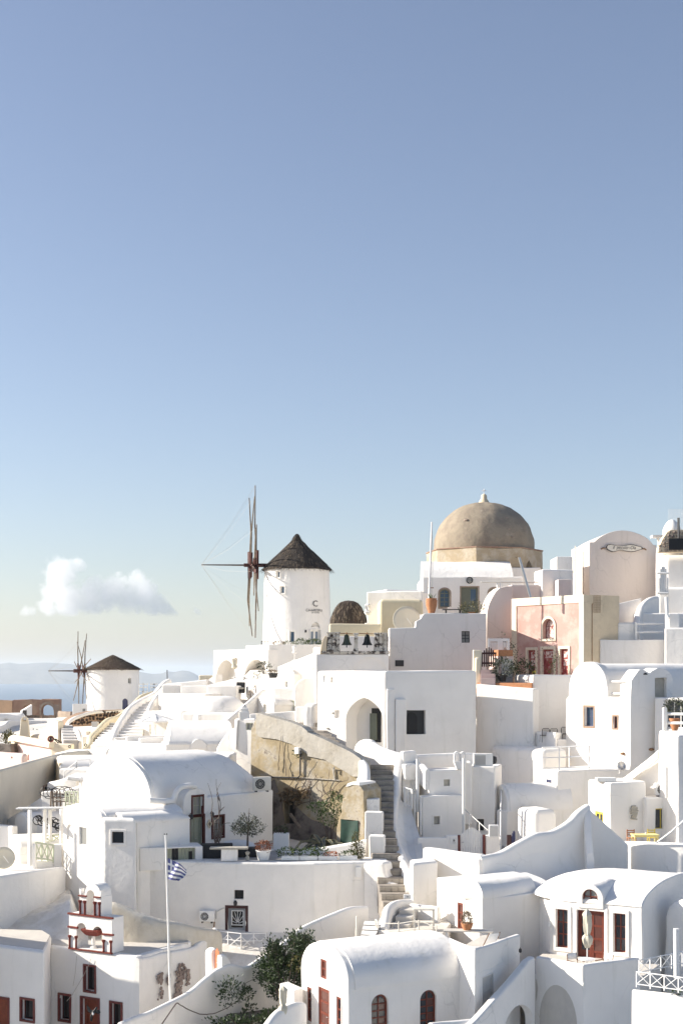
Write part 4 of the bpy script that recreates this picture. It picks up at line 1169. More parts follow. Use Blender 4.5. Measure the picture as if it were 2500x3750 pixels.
# ---------------------------------------------------------------- pink house
def pink_house():
 L,C,Rr=(1875,100),(2137,94.5),(2264,96);foot=corner_foot(L,C,Rr);zt=ZZ(2178,94.5);zb=-3
 c=mid(foot);h=House('pink_house','weathered pink house with cream borders and peeling red doors','house',(c.x,c.y,zb))
 wl,wr=Wall(L,C),Wall(C,Rr)
 h.window(wl,rect(r4,330,1003,430,1180),'red_trim',1,1,recess=.35,arch=True,pane='peeling_pane',fw=.05,sur=(.18,'cream_pale',.07))
 for (x0,y0,x1,y1) in ((197,1280,265,1500),(327,1272,425,1500),(482,1270,553,1500)):
  h.door(wl,rect(r4,x0,y0,x1,y1),'peeling_red',1,3,(1,2) if x0 != 327 else (2,),recess=.22,pane='peeling_pane',sur=(.2,'cream_pale',.06),handle=None)
 h.body(foot_block(foot,zt,zb),'pink',bevel=.04)
 W=wl.len;ub,uc=wl.u(r4(100,0)[0]),wl.u(r4(652,0)[0]);tb=zt-.55
 MB().box(wl,-.03,W+.03,-.06,.07,tb,zt+.02).build('border','cream_pale',h.root,bevel=.02)
 MB().box(wl,-.03,ub,-.06,.07,zb+.5,tb).build('border','cream_pale',h.root,bevel=.02)
 MB().box(wl,uc,W+.03,-.06,.07,zb+.5,tb).build('border','cream_pale',h.root,bevel=.02)
 body('side_render',MB().box(wr,.02,wr.len,-.1,.05,zb+.5,zt+.01),'cream_old',h.root,None,bevel=.02,amp=.02)
 ptz=lambda x,y:(wr.u(r4(x,0)[0]),ZZ(r4(0,y)[1],95.2))
 edge=[ptz(845,1380),ptz(860,1345),ptz(872,1335),ptz(880,1305),ptz(905,1262),ptz(925,1250),ptz(935,1222),ptz(960,1195),ptz(985,1190),ptz(998,1165),ptz(1010,1160)]
 MB().extrude(wr,[(wr.u(r4(845,0)[0]),zb+.6)]+edge+[(wr.len+.4,edge[-1][1]),(wr.len+.4,zb+.6)],.03,.09).build('white_patch','white',h.root)
 a=wr.at(*r4(757,880),.08);b=wr.at(*r4(757,1385),.08)
 MB().tube([b,a,a+Vector((.05,-.05,.1))],.025,5).build('cable','rust',h.root)
 g0=wr.at(*r4(768,800),.1);
 for k in range(6):
  x=768+12*k;MB().tube([wr.at(*r4(x,798),.1),wr.at(*r4(x,950),.1)],.008,3).build('mesh_wire','rust',h.root)
 for k in range(11):
  y=800+15*k;MB().tube([wr.at(*r4(768,y),.1),wr.at(*r4(828,y),.1)],.008,3).build('mesh_wire','rust',h.root)
 for x in (778,793,812):
  MB().box(wr,wr.u(r4(x,0)[0]),wr.u(r4(x+4,0)[0]),.04,.054,ZZ(r4(0,1115)[1],95),ZZ(r4(0,1070)[1],95)).build('rust_stain','rust',h.root)
pink_house()
# vines climbing over the pink doors
def vine(label,segs,leafm='leaf_dark',n=120,size=.13,spread=.22,r=.02,name='vine'):
 t=thing(name,label,'vine',segs[0][0])
 for pts in segs:
  pp=catmull([Vector(p) for p in pts],4)
  pp=[p+noise.noise_vector(p*3)*.05 for p in pp]
  MB().tube(pp,[r*(1-.7*i/len(pp)) for i in range(len(pp))],5).build('branch','twig',t)
 if n:
  m=MB()
  for k in range(n):
   pts=rnd.choice(segs);i=rnd.randrange(len(pts)-1);p=Vector(pts[i]).lerp(Vector(pts[i+1]),rnd.random())
   leaf(m,p+Vector((rnd.gauss(0,spread),rnd.gauss(0,spread*.4),rnd.gauss(0,spread))),Vector((rnd.uniform(-1,1),rnd.uniform(-1,.2),rnd.uniform(-.6,.8))),size*rnd.uniform(.6,1.2),.6)
  m.build('leaves',leafm,t)
 return t
q4=lambda x,y,D=94.5:S(*r4(x,y),D)
vine('leafy climbing vine beside the left pink doorway',[[q4(100,1500,96),q4(95,1420,96),q4(90,1330,96),q4(60,1270,96)],[q4(60,1270,96),q4(20,1240,96),q4(0,1225,96),q4(-40,1160,96)],[q4(95,1420,96),q4(140,1480,96),q4(180,1500,96)]],n=420,spread=.25)
vine('thin dry vine hanging over the middle pink doorway',[[q4(400,1495,94),q4(415,1400,94),q4(430,1290,94),q4(370,1275,94.5),q4(280,1285,95)],[q4(430,1290,94),q4(470,1330,93.8),q4(475,1440,93.8)],[q4(280,1285,95),q4(295,1380,95),q4(300,1490,95)]],'leaf_dry',120,.1,.12)
vine('leafy creeper beside the right pink window',[[q4(410,1490,93.8),q4(420,1400,93.8),q4(440,1330,93.8)]],'leaf_green',130,.12,.15)
# forecourt of the pink house: gate, posts, planter, steps
def forecourt():
 wl=Wall((1735,92.5),(1990,92.5));z0=ZZ(2500,92.5)
 patch('forecourt','reddish paved forecourt before the pink house',[(1745,91.9),(1948,90.0),(1955,93),(1900,99),(1735,97)],z0,-1.3,'terracotta','terrace')
 t=thing('garden_gate','dark brown slatted garden gate with arched top beside cream posts','gate',wl.at(1790,2445))
 x0,x1=1764,1813
 for k in range(7):
  x=x0+(x1-x0)*k/6;hgt=2370+abs(k-3)**1.5*4
  MB().box(wl,wl.u(x)-.045,wl.u(x)+.045,.02,.05,ZZ(2442,92.5),ZZ(hgt,92.5)).build('slat','brown_gate',t)
 for y in (2396,2432):MB().box(wl,wl.u(x0)-.06,wl.u(x1)+.06,.0,.02,ZZ(y,92.5),ZZ(y-7,92.5)).build('cross_rail','brown_gate',t)
 front_house('cream gate post with rounded shoulder left of the brown gate',(1731,92.3),(1762,92.3),.5,ZZ(2381,92.3),-1,'cream_pale','gate_post','post',bevel=.05)
 front_house('lower rounded cream post before the brown gate',(1738,91.9),(1759,91.9),.4,ZZ(2408,91.9),-1,'cream_pale','gate_post','post',bevel=.14)
 front_house('leaning cream post right of the brown gate',(1811,92.2),(1824,92.2),.4,ZZ(2412,92.2),-1,'cream_pale','gate_post','post',bevel=.06)
 front_house('pale pink cabinet wall with louvred hatch beside the gate',(1820,92.7),(1880,93.2),1.2,ZZ(2403,92.7),-1,'pink_pale','cabinet_wall','wall',bevel=.04)
 w2=Wall((1820,92.7),(1880,93.2));t2=thing('louvred_hatch','cream louvred hatch in the pale pink cabinet wall','hatch',w2.at(1855,2470,.02))
 MB().box(w2,w2.u(1834),w2.u(1875),-.05,.03,ZZ(2500,92.9),ZZ(2414,92.9)).build('frame','pale_door',t2)
 for k in range(6):MB().box(w2,w2.u(1838),w2.u(1872),.03,.05,ZZ(2421+k*3.2,92.9),ZZ(2419+k*3.2,92.9)).build('louvre','cream_metal',t2)
 tr=thing('planter_box','long terracotta planter on top of the pink cabinet','planter',w2.at(1855,2403))
 MB().box(w2,w2.u(1822),w2.u(1876),-.6,.05,ZZ(2403,92.9),ZZ(2380,92.9)).build('trough','terracotta',tr,bevel=.03)
 tl=thing('lattice_screen','white lattice screen above the brown gate','screen',wl.at(1830,2380,-1.4))
 for (a,b) in ((1803,1829),(1849,1865)):
  for k in range(9):
   for s in (-1,1):
    x=a+(b-a)*k/8;xe=x+s*16
    ya,yb=2351,2378
    if xe<a:yb=2351+27*(x-a)/16;xe=a
    if xe>b:yb=2351+27*(b-x)/16;xe=b
    if abs(xe-x)>2:MB().tube([wl.at(x,ya,-1.4),wl.at(xe,yb,-1.4)],.018,4).build('lath','white_paint',tl)
 for (a,b,c_,d) in ((1793,1874,2338,2349),(1793,1802,2349,2382),(1830,1848,2349,2382),(1866,1874,2349,2382)):
  MB().box(wl,wl.u(a),wl.u(b),-1.45,-1.36,ZZ(d,93.9),ZZ(c_,93.9)).build('board','white_paint',tl)
 for k in range(3):
  body_=patch('forecourt_step',('lowest','middle','upper')[k]+' pale pink step before the brown gate',[(1758,91.2+.35*k),(1812,91.2+.35*k),(1812,93),(1758,93)],z0+.3*(k+1),z0-.5,'pink_pale','step',bevel=.03)
forecourt()
spiky('small terracotta pot with yellow spiky plant before the gate steps',S(*r3(1060,1560),92.2),.25,.42,'terracotta',16,.5,'leaf_yellow')
potted('dense dark shrub in black pot beside the gate',S(*r3(1205,1560),91.8),.3,.45,'pot_black','leaf_grey',(.85,.6,.75),700,.16,name='potted_shrub')
potted('low dark shrub in front of the left pink door',S(*r4(165,1560),93),.3,.3,'pot_black','leaf_dark',(.75,.5,.8),600,.16,name='potted_shrub')
potted('tiny yellow flowering pot by the left pink door',S(*r4(250,1500),93.6),.14,.3,'yellow','leaf_yellow',(.18,.15,.2),60,.1)
# ---------------------------------------------------------------- restaurant house with the curved gable
def piccolo():
 L,C,Rr=(2090,113),(2157,106.5),(2402,107.5);zs=ZZ(1985,106.5);zc=ZZ(1942,107);zb=0
 h=House('curved_gable_house','beige house with a curved gable and script sign on brackets','house',(PL(*C).x+3,109,zb))
 wr=Wall(C,Rr);wl=Wall(L,C);W=wr.len
 h.window(wl,rect(r4,653,465,680,790),'white_paint',1,1,recess=.12,pane='white_paint',fw=.05)
 h.hole(wl,rect(r4,597,480,608,600),.08)
 ex=[(0,zb),(0,zs),(wr.u(r4(782,0)[0]),zs+.02)]
 a,b=wr.u(r4(785,0)[0]),wr.u(r4(1290,0)[0])
 for k in range(15):
  t=k/14;u=a+(b-a)*t;ex.append((u,zs+.05+(zc-zs-.05)*math.sin(math.pi*t)**.75))
 ex+= [(b+.1,zs-.12),(W,zs-.15),(W,zb)]
 inward=(PL(*L)-PL(*C));dep=inward.length;wr.N=-inward.normalized()
 h.body(MB().extrude(wr,ex,-dep,0),'beige_house',bevel=.05,amp=.02)
 wr.N=Vector((wr.U.y,-wr.U.x,0))
 for x in (688,622):MB().tube([wl.at(*r4(x,405 if x==688 else 360),.07),wl.at(*r4(x,790),.07)],.05,6).build('drain_pipe','cream_metal',h.root)
 # sign
 cx,cy=wr.u(2281.5),ZZ(2007,107);t=thing('hanging_sign','wavy edged cream script sign reading il piccolo Oia on the beige gable','sign',wr(cx,.15,cy))
 sg=lambda X,Y:(wr.u(2190+X*.2232),ZZ(1970+Y*.2235,wr.D(2190+X*.2232)))
 out=[sg(*p) for p in ((110,160),(125,120),(175,104),(235,115),(290,130),(350,132),(420,125),(500,110),(560,112),(620,130),(690,148),(710,165),(700,190),(650,205),(580,228),(510,234),(440,222),(370,205),(320,205),(270,225),(215,235),(160,215),(120,185))]
 hw=out[11][0]-cx
 inn=[(cx+(u-cx)*.955,cy+(w_-cy)*.86) for u,w_ in out]
 MB().extrude(wr,out,.1,.15).build('board','sign_face',t);MB().ring(wr,out+[out[0]],inn+[inn[0]],.14,.175).build('border','sign_ink',t)
 for s in (-1,1):
  p=wr(cx+s*(hw+.02),.13,cy-.05);q=wr(cx+s*(hw+.35),.02,cy-.12)
  MB().tube([p,(p+q)/2+Vector((0,0,.06)),q],.05,6).build('bracket','rust',t)
 me=text_mesh('il  piccolo~Oia',.5,.004,1.0,.35,(1.9,.27))
 for v in me.vertices:
  v.co=wr(cx+v.co.x,.158+v.co.z,cy-.1+v.co.y)-Vector(t.location)
 me.materials.append(MATS['sign_ink']);link('lettering',me,t)
piccolo()
front_house('white annex with sloping white roof between dome and curved gable',(2036,106),(2096,106),3,ZZ(2037,106),0,bevel=.06)
front_house('low white wall below the annex beside the curved gable',(1982,103),(2100,103.4),2,ZZ(2085,103),0,bevel=.15,cat='wall',name='white_wall')
front_house('white block behind the slanting pole',(2042,101.5),(2092,101.5),2,ZZ(2122,101.5),0,'beige_house',bevel=.05,cat='wall',name='beige_wall')
# ---------------------------------------------------------------- far right cluster
front_house('white house at the right edge below the rubble wall',(2398,104.5),(2620,103),4,ZZ(2010,104),-2,bevel=.3)
h,wl=front_house('white curved shop wall with violet shade at the right edge',(2425,102.5),(2620,102),2,ZZ(2030,102),-2,bevel=.5)
front_house('white lower wall below the slatted gate at the right edge',(2404,100.5),(2620,99.5),3,ZZ(2150,100),-2,bevel=.25,cat='wall',name='white_wall')
def rubble(label,wl,u0,u1,w0,w1,mat='ruin_stone',base='cream_old',size=.35,name='rubble_wall',depth=.8,outline=None,sj=.5):
 t=thing(name,label,'wall',wl((u0+u1)/2,-depth/2,w0))
 body('core',MB().extrude(wl,outline,-depth,-.04) if outline else MB().box(wl,u0,u1,-depth,-.04,w0,w1),base,t,None,bevel=.03,amp=.05,step=.4)
 protos=[]
 for k in range(6):
  m=MB().lathe((0,0,0),[(.12,-.5),(.42,-.42),(.5,-.1),(.47,.25),(.3,.46),(.05,.5)],7)
  for v in m.v:v+= noise.noise_vector(v*2+Vector((k*5,0,0)))*.22
  me=m.mesh('stone');me.materials.append(MATS[mat]);protos.append(me)
 def inside(u,w_):
  if not outline:return True
  c=False;n=len(outline)
  for i in range(n):
   (x1,y1),(x2,y2)=outline[i],outline[(i+1) % n]
   if (y1>w_) != (y2>w_) and u<(x2-x1)*(w_-y1)/(y2-y1)+x1:c=not c
  return c
 w_=w0+size*.5;cnt=0;loc=Vector(t.location)
 while w_<w1 and cnt<290:
  u=u0+size*rnd.uniform(.3,.8)
  while u<u1 and cnt<290:
   if inside(u,w_) and inside(u,w_+size*.4) and inside(u,w_-size*.4):
    o=link('stone',rnd.choice(protos),t);o.location=wl(u+rnd.uniform(-.1,.1)*size,-.05,w_+rnd.uniform(-.18,.18)*size)-loc
    s=size*rnd.uniform(sj,1.0);o.scale=(s*rnd.uniform(.8,1.25),s*.6,s*rnd.uniform(.6,.85))
    o.rotation_euler=(rnd.uniform(-.15,.15),rnd.uniform(-.5,.5),math.atan2(wl.U.y,wl.U.x));cnt+= 1
   u+= size*rnd.uniform(.8,1.15)
  w_+= size*.78
 return t
wq=Wall((2405,101.5),(2620,101.5));P4=lambda x,y:(wq.u(r4(x,0)[0]),ZZ(r4(0,y)[1],101.5))
rubble('rough brown rubble wall under the white oven dome at the right edge',wq,P4(1345,0)[0],P4(1700,0)[0],P4(0,415)[1],P4(0,215)[1],outline=[P4(1345,415),P4(1350,380),P4(1385,300),P4(1430,235),P4(1460,218),P4(1700,215),P4(1700,415)],size=.33)
def oven():
 c=S(*r4(1468,250),104);h=House('oven_dome','small white oven dome above the rubble wall','dome',(c.x,c.y,c.z-1.5))
 body('dome',MB().lathe((c.x,c.y,c.z),[(.75,-1.5),(.72,0),(.68,.3),(.58,.58),(.42,.82),(.22,1.0),(.04,1.06)],28),'white',h.root,None,bevel=0,step=0)
 a=S(*r4(1285,283),103.6);b=S(*r4(1400,255),103.6)
 MB().box(Frame(a,(1,.0)),0,2.5,-.4,.5,-.05,.12).build('canopy','white_paint',h.root)
 MB().tube([S(*r4(1340,285),103.4),S(*r4(1352,360),103.4)],.09,5).build('canopy_post','white_paint',h.root)
oven()
def net():
 t=thing('wire_fence','tall blue wire mesh fence on the roof at the right edge','fence',S(*r4(1440,220),105))
 for k in range(14):
  x=1440+12*k;MB().tube([S(*r4(x,36),105),S(*r4(x,230),105)],.009,3).build('wire','steel',t)
 for k in range(13):
  y=36+14*k;MB().tube([S(*r4(1440,y),105),S(*r4(1600,y),105)],.009,3).build('wire','steel',t)
 MB().tube([S(*r4(1525,112),101.2),S(*r4(1525,330),101.2)],.09,4).build('post','dark_metal',t)
net()
MB().box(Frame(S(*r4(1440,395),101.0),(1,0)),0,5,-.05,.05,0,.85).build('black_screen','black')
tag(bpy.data.objects['black_screen'],'black shade net panel in front of the rubble wall','net')
def slat_gate():
 t=thing('white_gate','tall white slatted gate right of the curved gable house','gate',S(*r4(1380,795),99.6))
 for k,(x,y0,y1) in enumerate(((1345,640,790),(1362,560,790),(1374,540,790),(1387,528,790),(1400,545,790),(1414,560,790),(1430,640,790))):
  MB().tube([S(*r4(x,y1),99.6),S(*r4(x,y0),99.6)],.055,4).build('slat','white_paint',t)
 for y in (600,775):MB().tube([S(*r4(1335,y),99.5),S(*r4(1440,y),99.5)],.08,4).build('cross_rail','white_paint',t)
slat_gate()
wall_run('curved_parapet','curved white stair parapet sweeping down from the slatted gate',[(*r4(1330,800),99.4),(*r4(1265,815),98.8),(*r4(1200,870),98),(*r4(1165,960),97.3),(*r4(1150,1080),96.7)],.5,zb=-3)
front_house('white stair house behind the double rail',(2326,97.6),(2620,97),2.5,ZZ(r4(0,950)[1],97),-3,bevel=.1)
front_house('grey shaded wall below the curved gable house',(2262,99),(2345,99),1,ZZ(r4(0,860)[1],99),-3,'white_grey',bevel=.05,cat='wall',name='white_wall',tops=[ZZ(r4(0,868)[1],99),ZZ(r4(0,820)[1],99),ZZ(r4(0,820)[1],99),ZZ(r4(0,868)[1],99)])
def post_rail():
 t=thing('handrail','two thick white horizontal rails beside the cream house corner','railing',S(*r4(1145,1190),95.6))
 for y in (1048,1122):MB().tube([S(*r4(1143,y),95.6),S(*r4(1390,y-2),95.6)],.085,8).build('rail','white_paint',t,smooth=50)
 MB().box(Frame(S(*r4(1145,1187),95.6),(1,0)),-.03,.1,-.1,.1,0,ZZ(r4(0,1035)[1],95.6)-ZZ(r4(0,1187)[1],95.6)).build('post','white_paint',t)
post_rail()
front_house('small white block left of the double rail',(2262,95.8),(2327,95.8),1.2,ZZ(r4(0,1035)[1],95.8),-3,bevel=.15,cat='wall',name='white_wall')
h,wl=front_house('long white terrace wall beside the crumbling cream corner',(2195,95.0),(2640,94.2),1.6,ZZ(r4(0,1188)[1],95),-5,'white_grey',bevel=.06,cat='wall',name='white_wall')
front_house('white chimney block with drain pipe at the right edge',(2446,93.5),(2487,93.5),1,ZZ(r4(0,955)[1],93.5),-4,bevel=.1,cat='wall',name='white_pier')
front_house('white pillared wall at the right edge above the vaulted house',(2433,92.6),(2640,91.8),1.2,ZZ(r4(0,1080)[1],92.5),-5,bevel=.12,cat='wall',name='white_wall')
pipe('white drain pipe above the pillared wall at the right edge',[S(*r4(1418,810),93.2),S(*r4(1424,970),93.2),S(*r4(1440,1000),93.1)],.12,'white_paint')
# ---------------------------------------------------------------- terrace walls right of the central building
h,wl=front_house('sunlit white wall under the pink house forecourt',(1743,91.2),(1953,89.2),1.0,ZZ(2507,91),-8,bevel=.08,cat='wall',name='terrace_wall',tops=[ZZ(2505,91.2),ZZ(2522,89.2),ZZ(2522,89.2),ZZ(2505,91.2)])
front_house('grey shaded white wall behind the black wire chairs',(1951,90.6),(2125,92),2.5,ZZ(2472,90.6),-8,bevel=.12,cat='wall',name='terrace_wall')
h,*_=box_house('sunlit white vault roof block below the forecourt wall',(1790,90.5),(1985,86),(2080,87),ZZ(2742,86.5),-9.5,bevel=.35)
box_house('low white parapet in front of the black wire chairs',(1945,90),(2032,87.4),(2062,88.5),ZZ(2683,88),-9,bevel=.1,cat='wall',name='terrace_wall')
def wire_chair(label,p,rz):
 t=thing('wire_chair',label,'chair',p,rz,'black wire chairs on the terrace');z=Vector((0,0,0));w=.24
 MB().tube([(-w,.2,.45),(-w,.22,.8),(-w*.8,.24,.9),(w*.8,.24,.9),(w,.22,.8),(w,.2,.45)],.02,5).build('back_frame','dark_metal',t,off=z)
 for k in range(6):
  x=-w+2*w*(k+.5)/6;MB().tube([(x,.2,.45),(x,.23,.89)],.012,4).build('back_wire','dark_metal',t,off=z)
 MB().box(LOCAL,-w,w,-.2,.24,.43,.46).build('seat','dark_metal',t,off=z)
 for x in (-w,w):
  for y in (-.2,.2):MB().tube([(x,y,.44),(x*1.05,y*1.1,0)],.016,4).build('leg','dark_metal',t,off=z)
for (x,y,rz,lb) in ((507,600,.2,'leftmost black wire chair on the white terrace'),(577,602,-.1,'second black wire chair from the left on the white terrace'),(655,590,.1,'small black wire chair furthest right at the back'),(647,640,.5,'black wire chair nearest the sunlit gable house')):
 p=S(*r7(x,y),88.6);p.z-= .55;wire_chair(lb,p,rz+math.pi)
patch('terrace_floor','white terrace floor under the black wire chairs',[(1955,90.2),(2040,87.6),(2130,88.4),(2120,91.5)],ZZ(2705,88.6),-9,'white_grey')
# ---------------------------------------------------------------- big vaulted house, upper right
def upper_right():
 A,C=(2068,88),(2307,84);wl=Wall(A,C);zs=ZZ(2553,85.5);zb=-8.5
 B0=(2222,wl.D(2222));
 h=House('vaulted_house','tall white house with round topped gable and brown framed windows','house',(PL(*C).x-2,87,zb))
 h.window(wl,rect(r7,812,396,880,543),'blue_door',2,2,recess=.3,pane='glass_blue',fw=.06,sur=(.12,'mortar',.02))
 h.window(wl,rect(r7,1032,468,1062,558),'red_trim',1,1,recess=.2,pane='glass',fw=.05,sur=(.10,'mortar',.02))
 u0=wl.u(2078);u1=wl.u(2226);W=wl.len;zc=ZZ(2423,87)
 prof=vault_profile(u1-u0,zs,zc,2.3,20)
 out=[(0,zb),(0,zs-.15)]+[(u0+u,w_) for u,w_ in prof]+[(W,zs),(W,zb)]
 h.body(MB().extrude(wl,out,-.6,0),'white',name='gable',bevel=.1)
 # long vault behind the gable, and the side wing in shade
 ft=[wl(W,0,0),wl(W,0,0)+Vector((2.0,1.2,0))*1.25,wl(W,0,0)+Vector((2.0,1.2,0))*1.25-wl.N*5,wl(W,-.5,0) ,]
 r=MB();inw=Vector((.93,.37,0));Lr=8.5;n=10
 for j in range(n+1):
  for (u,w_) in prof:r.v.append(wl(u0+u,-.1,w_-.12)+inw*(Lr*j/n))
 k=len(prof)
 for j in range(n):
  for i in range(k-1):r.f.append((j*k+i,j*k+i+1,(j+1)*k+i+1,(j+1)*k+i))
  r.f.append((j*k+k-1,j*k,(j+1)*k,(j+1)*k+k-1))
 r.f.append(tuple(range(k)));r.f.append(tuple(n*k+i for i in range(k)))
 body('roof',r,'white',h.root,None,bevel=0,amp=.03,step=0)
 wr=Wall((2307,84),(2440,85));L2=wr.len
 h.hole(wr,rect(r7,1350,172,1443,320),.35)
 pr=[(0,zb),(0,zs),(.06,ZZ(r7(0,190)[1],84.3))]
 for (x,y) in ((1200,150),(1225,115),(1240,108),(1270,112),(1310,135),(1325,120),(1370,98),(1420,100),(1455,118),(1480,150),(1490,180),(1490,330)):
  pr.append((wr.u(r7(x,0)[0]),ZZ(r7(0,y)[1],84.6)))
 u_end=wr.u(2470);pr+= [(u_end,ZZ(2553,85)),(u_end,zb)]
 h.body(MB().extrude(wr,pr,-1.2,0),'white',name='side_wing',bevel=.09)
 u0_,u1_,w0_,w1_=wr.rect(*rect(r7,1352,174,1442,318))
 MB().box(wr,u0_,u1_,-.36,-.3,w0_,w1_).build('boarded_opening','bench_stone',h.root)
 p=wr.at(*r7(1277,142),.01);MB().extrude(Frame((p.x,p.y,p.z),wr.U),[(-.16,-.05),(.16,-.05),(.1,.04),(0,.07),(-.1,.04)],-.05,.012).build('vent_hole','black',h.root)
 body('back_block',foot_block([wl(W-.05,-.55,0),wr(u_end,-1.1,0),wr(u_end,-6,0),wl(0.1,-6,0),wl(.05,-.55,0)],zs-.05,zb),'white',h.root,None,bevel=.05)
 for y in (200,293):
  MB().tube([wl.at(*r7(998,y),-.3),wl.at(*r7(1138,y),-.15)],.06,6).build('roof_rail','white_paint',h.root)
 MB().tube([wl.at(*r7(1140,190),-.15),wl.at(*r7(1135,325),-.15)],.05,6).build('rail_post','white_paint',h.root)
 for (x,y,w_) in ((1320,720,wr),(1112,753,wl)):
  p=w_.at(*r7(x,y),.05);MB().lathe(p,[(.04,-.08),(.18,-.05),(.2,.03),(.05,.09)],10,squash=(1,.5)).build('wall_light','rust',h.root)
upper_right()
front_house('white wall behind the balcony rails at the right edge',(2395,84.2),(2640,82),3,ZZ(r7(0,325)[1],83),-8,bevel=.08,openings=lambda h,wl:h.window(wl,rect(r7,1432,340,1600,560),'white_paint',3,1,recess=.3,pane='glass',fw=.08))
def balcony():
 h,*_=box_house('white balcony block with thick rails at the right edge',(2412,80.5),(2418,79.6),(2660,78),ZZ(r7(0,580)[1],79.5),-9.5,bevel=.1,cat='terrace',name='balcony_block')
 t=thing('handrail','two thick white rails of the balcony at the right edge','railing',S(*r7(1440,580),79.8))
 for y in (448,517):MB().tube([S(*r7(1442,y),79.8),S(*r7(1650,y+2),79)],.085,8).build('rail','white_paint',t,smooth=50)
 MB().box(Frame(S(*r7(1440,580),79.8),(1,0)),-.22,.0,-.15,.15,0,ZZ(r7(0,400)[1],79.8)-ZZ(r7(0,580)[1],79.8)).build('post','white',t,bevel=.03)
 potted('olive bush in a tall terracotta pot on the right balcony',S(*r7(1503,580),80.4),.3,.75,'terracotta','leaf_grey',(.62,.5,.5),600,.13,.35,foot=.45,cat='plant')
balcony()
# house with blue door, roof rail
def f(h,wl,wr):
 h.door(wl,rect(r7,522,950,562,1178),'blue_door',1,3,(2,),recess=.1,sur=(.05,'white',.03))
box_house('white house with a narrow blue door and roof railing',(1977,83.5),(2040,82),(2310,83.6),ZZ(2822,82),-11,openings=f)
for (a,b,lab) in (((490,880),(620,878),'white roof rail left side above the blue door'),((620,878),(850,868),'white roof rail along the front above the blue door')):
 rail(lab,S(*r7(*a),82.4),S(*r7(*b),82.3),1.38,1,'white_metal',False,.03,mids=1)
rail('white roof rail at the back above the blue door',S(*r7(695,868),84.5),S(*r7(850,862),84.3),1.38,1,'white_metal',False,.03,mids=1)
dish('grey dish lying on the roof below the brown framed windows',S(*r7(1092,850),82.6),.3,(.2,-1,.3),'steel')
# small vault left of the blue door
def small_vault():
 h=House('vaulted_house','small white vault between gate lane and blue door house','house',(PL(1830,81).x,82,-12))
 wl=Wall((1806,83.2),(1856,80.8));
 h.door(wl,rect(r7,185,1268,222,1416),'blue_door',1,2,(),recess=.12,planks=0)
 vault(h,(1806,83.2),(1856,80.8),4.2,ZZ(2968,81),ZZ(2872,82),-12,eave=.05,skew=(.97,.25,0))
 return h
small_vault()
front_house('white wall with lamp tube below the small vault',(1856,80.6),(1980,82),1.0,ZZ(2966,81),-12,bevel=.08,cat='wall',name='white_wall')
pipe('cream lamp tube on brackets below the small vault',[S(*r7(330,1160),80.4),S(*r7(475,1168),81)],.07,'cream_metal','lamp_tube','lamp')
box_house('white rounded garden pier below the blue door',(1888,79.5),(1960,77.5),(2038,78.3),ZZ(2968,77.5),-12,bevel=.3,cat='wall',name='white_pier')
# yellow-window house
def f(h,wl,wr):
 h.window(wl,rect(r7,893,1196,956,1290),'yellow',2,1,recess=.1,pane='glass',fw=.13)
 h.root
h,wl,wr=box_house('white house with a small yellow window and wooden wall ornament',(2150,79.5),(2233,77),(2365,78),ZZ(2866,77),-12,openings=f)
def ornament():
 p0=wr.at(*r7(1190,1270),.05);t=thing('wall_ornament','driftwood fish ornament hung on the white wall','ornament',p0)
 for k in range(11):
  y=1155+9.5*k;w_=[14,22,26,20,30,22,24,16,20,14,22][k];o=rnd.uniform(-6,6)
  MB().tube([wr.at(*r7(1188-w_+o,y+rnd.uniform(-4,4)),.06),wr.at(*r7(1190+w_+o,y+rnd.uniform(-5,5)),.06)],.045,5).build('driftwood','bench_stone',t)
ornament()
def f2(h,wl):
 h.window(wl,rect(r7,1352,1172,1444,1328),'yellow',2,1,recess=.14,pane='glass',fw=.05,sur=(.1,'white_paint',.02))
front_house('white lower wing with a dark yellow mullioned window',(2360,77.6),(2480,78.2),2,ZZ(2922,77.6),-12,openings=f2)
ac_unit('white air conditioner with round fan on the yellow window wing',S(*r7(1410,1078),78.4),.15,.95,.75)
MB().box(Frame(S(*r7(1430,1090),77.4),(1,0)),0,.42,-.05,.05,0,1.75).build('white_cover_board','white_paint')
tag(bpy.data.objects['white_cover_board'],'narrow white board leaning over the air conditioner','board')
front_house('white gable wall sloping up behind the air conditioner',(2268,80),(2412,78.8),.5,0,-12,bevel=.05,cat='wall',name='sloping_wall',tops=[ZZ(2858,80),ZZ(2750,78.8),ZZ(2750,78.8),ZZ(2858,80)])
wall_run('sloping_coping','white rounded coping of the sloping wall behind the air conditioner',[(2266,2862,79.8),(2330,2810,79.2),(2375,2775,78.8),(2408,2746,78.5)],.3,drop=.5)
h,*_=box_house('white house corner at the right edge with diagonal shade',(2407,78.4),(2480,76.4),(2700,78),ZZ(2690,77),-12,bevel=.12)
def glasses_box():
 t=thing('roof_hatch','dark skylight box on the roof of the ornament house','hatch',S(*r7(975,965),78))
 z=Vector((0,0,0));MB().box(LOCAL,-.55,.55,-.3,.3,0,.22).build('frame','white_paint',t,off=z);MB().box(LOCAL,-.45,.45,-.32,-.28,.03,.15).build('glass','black',t,off=z)
glasses_box()
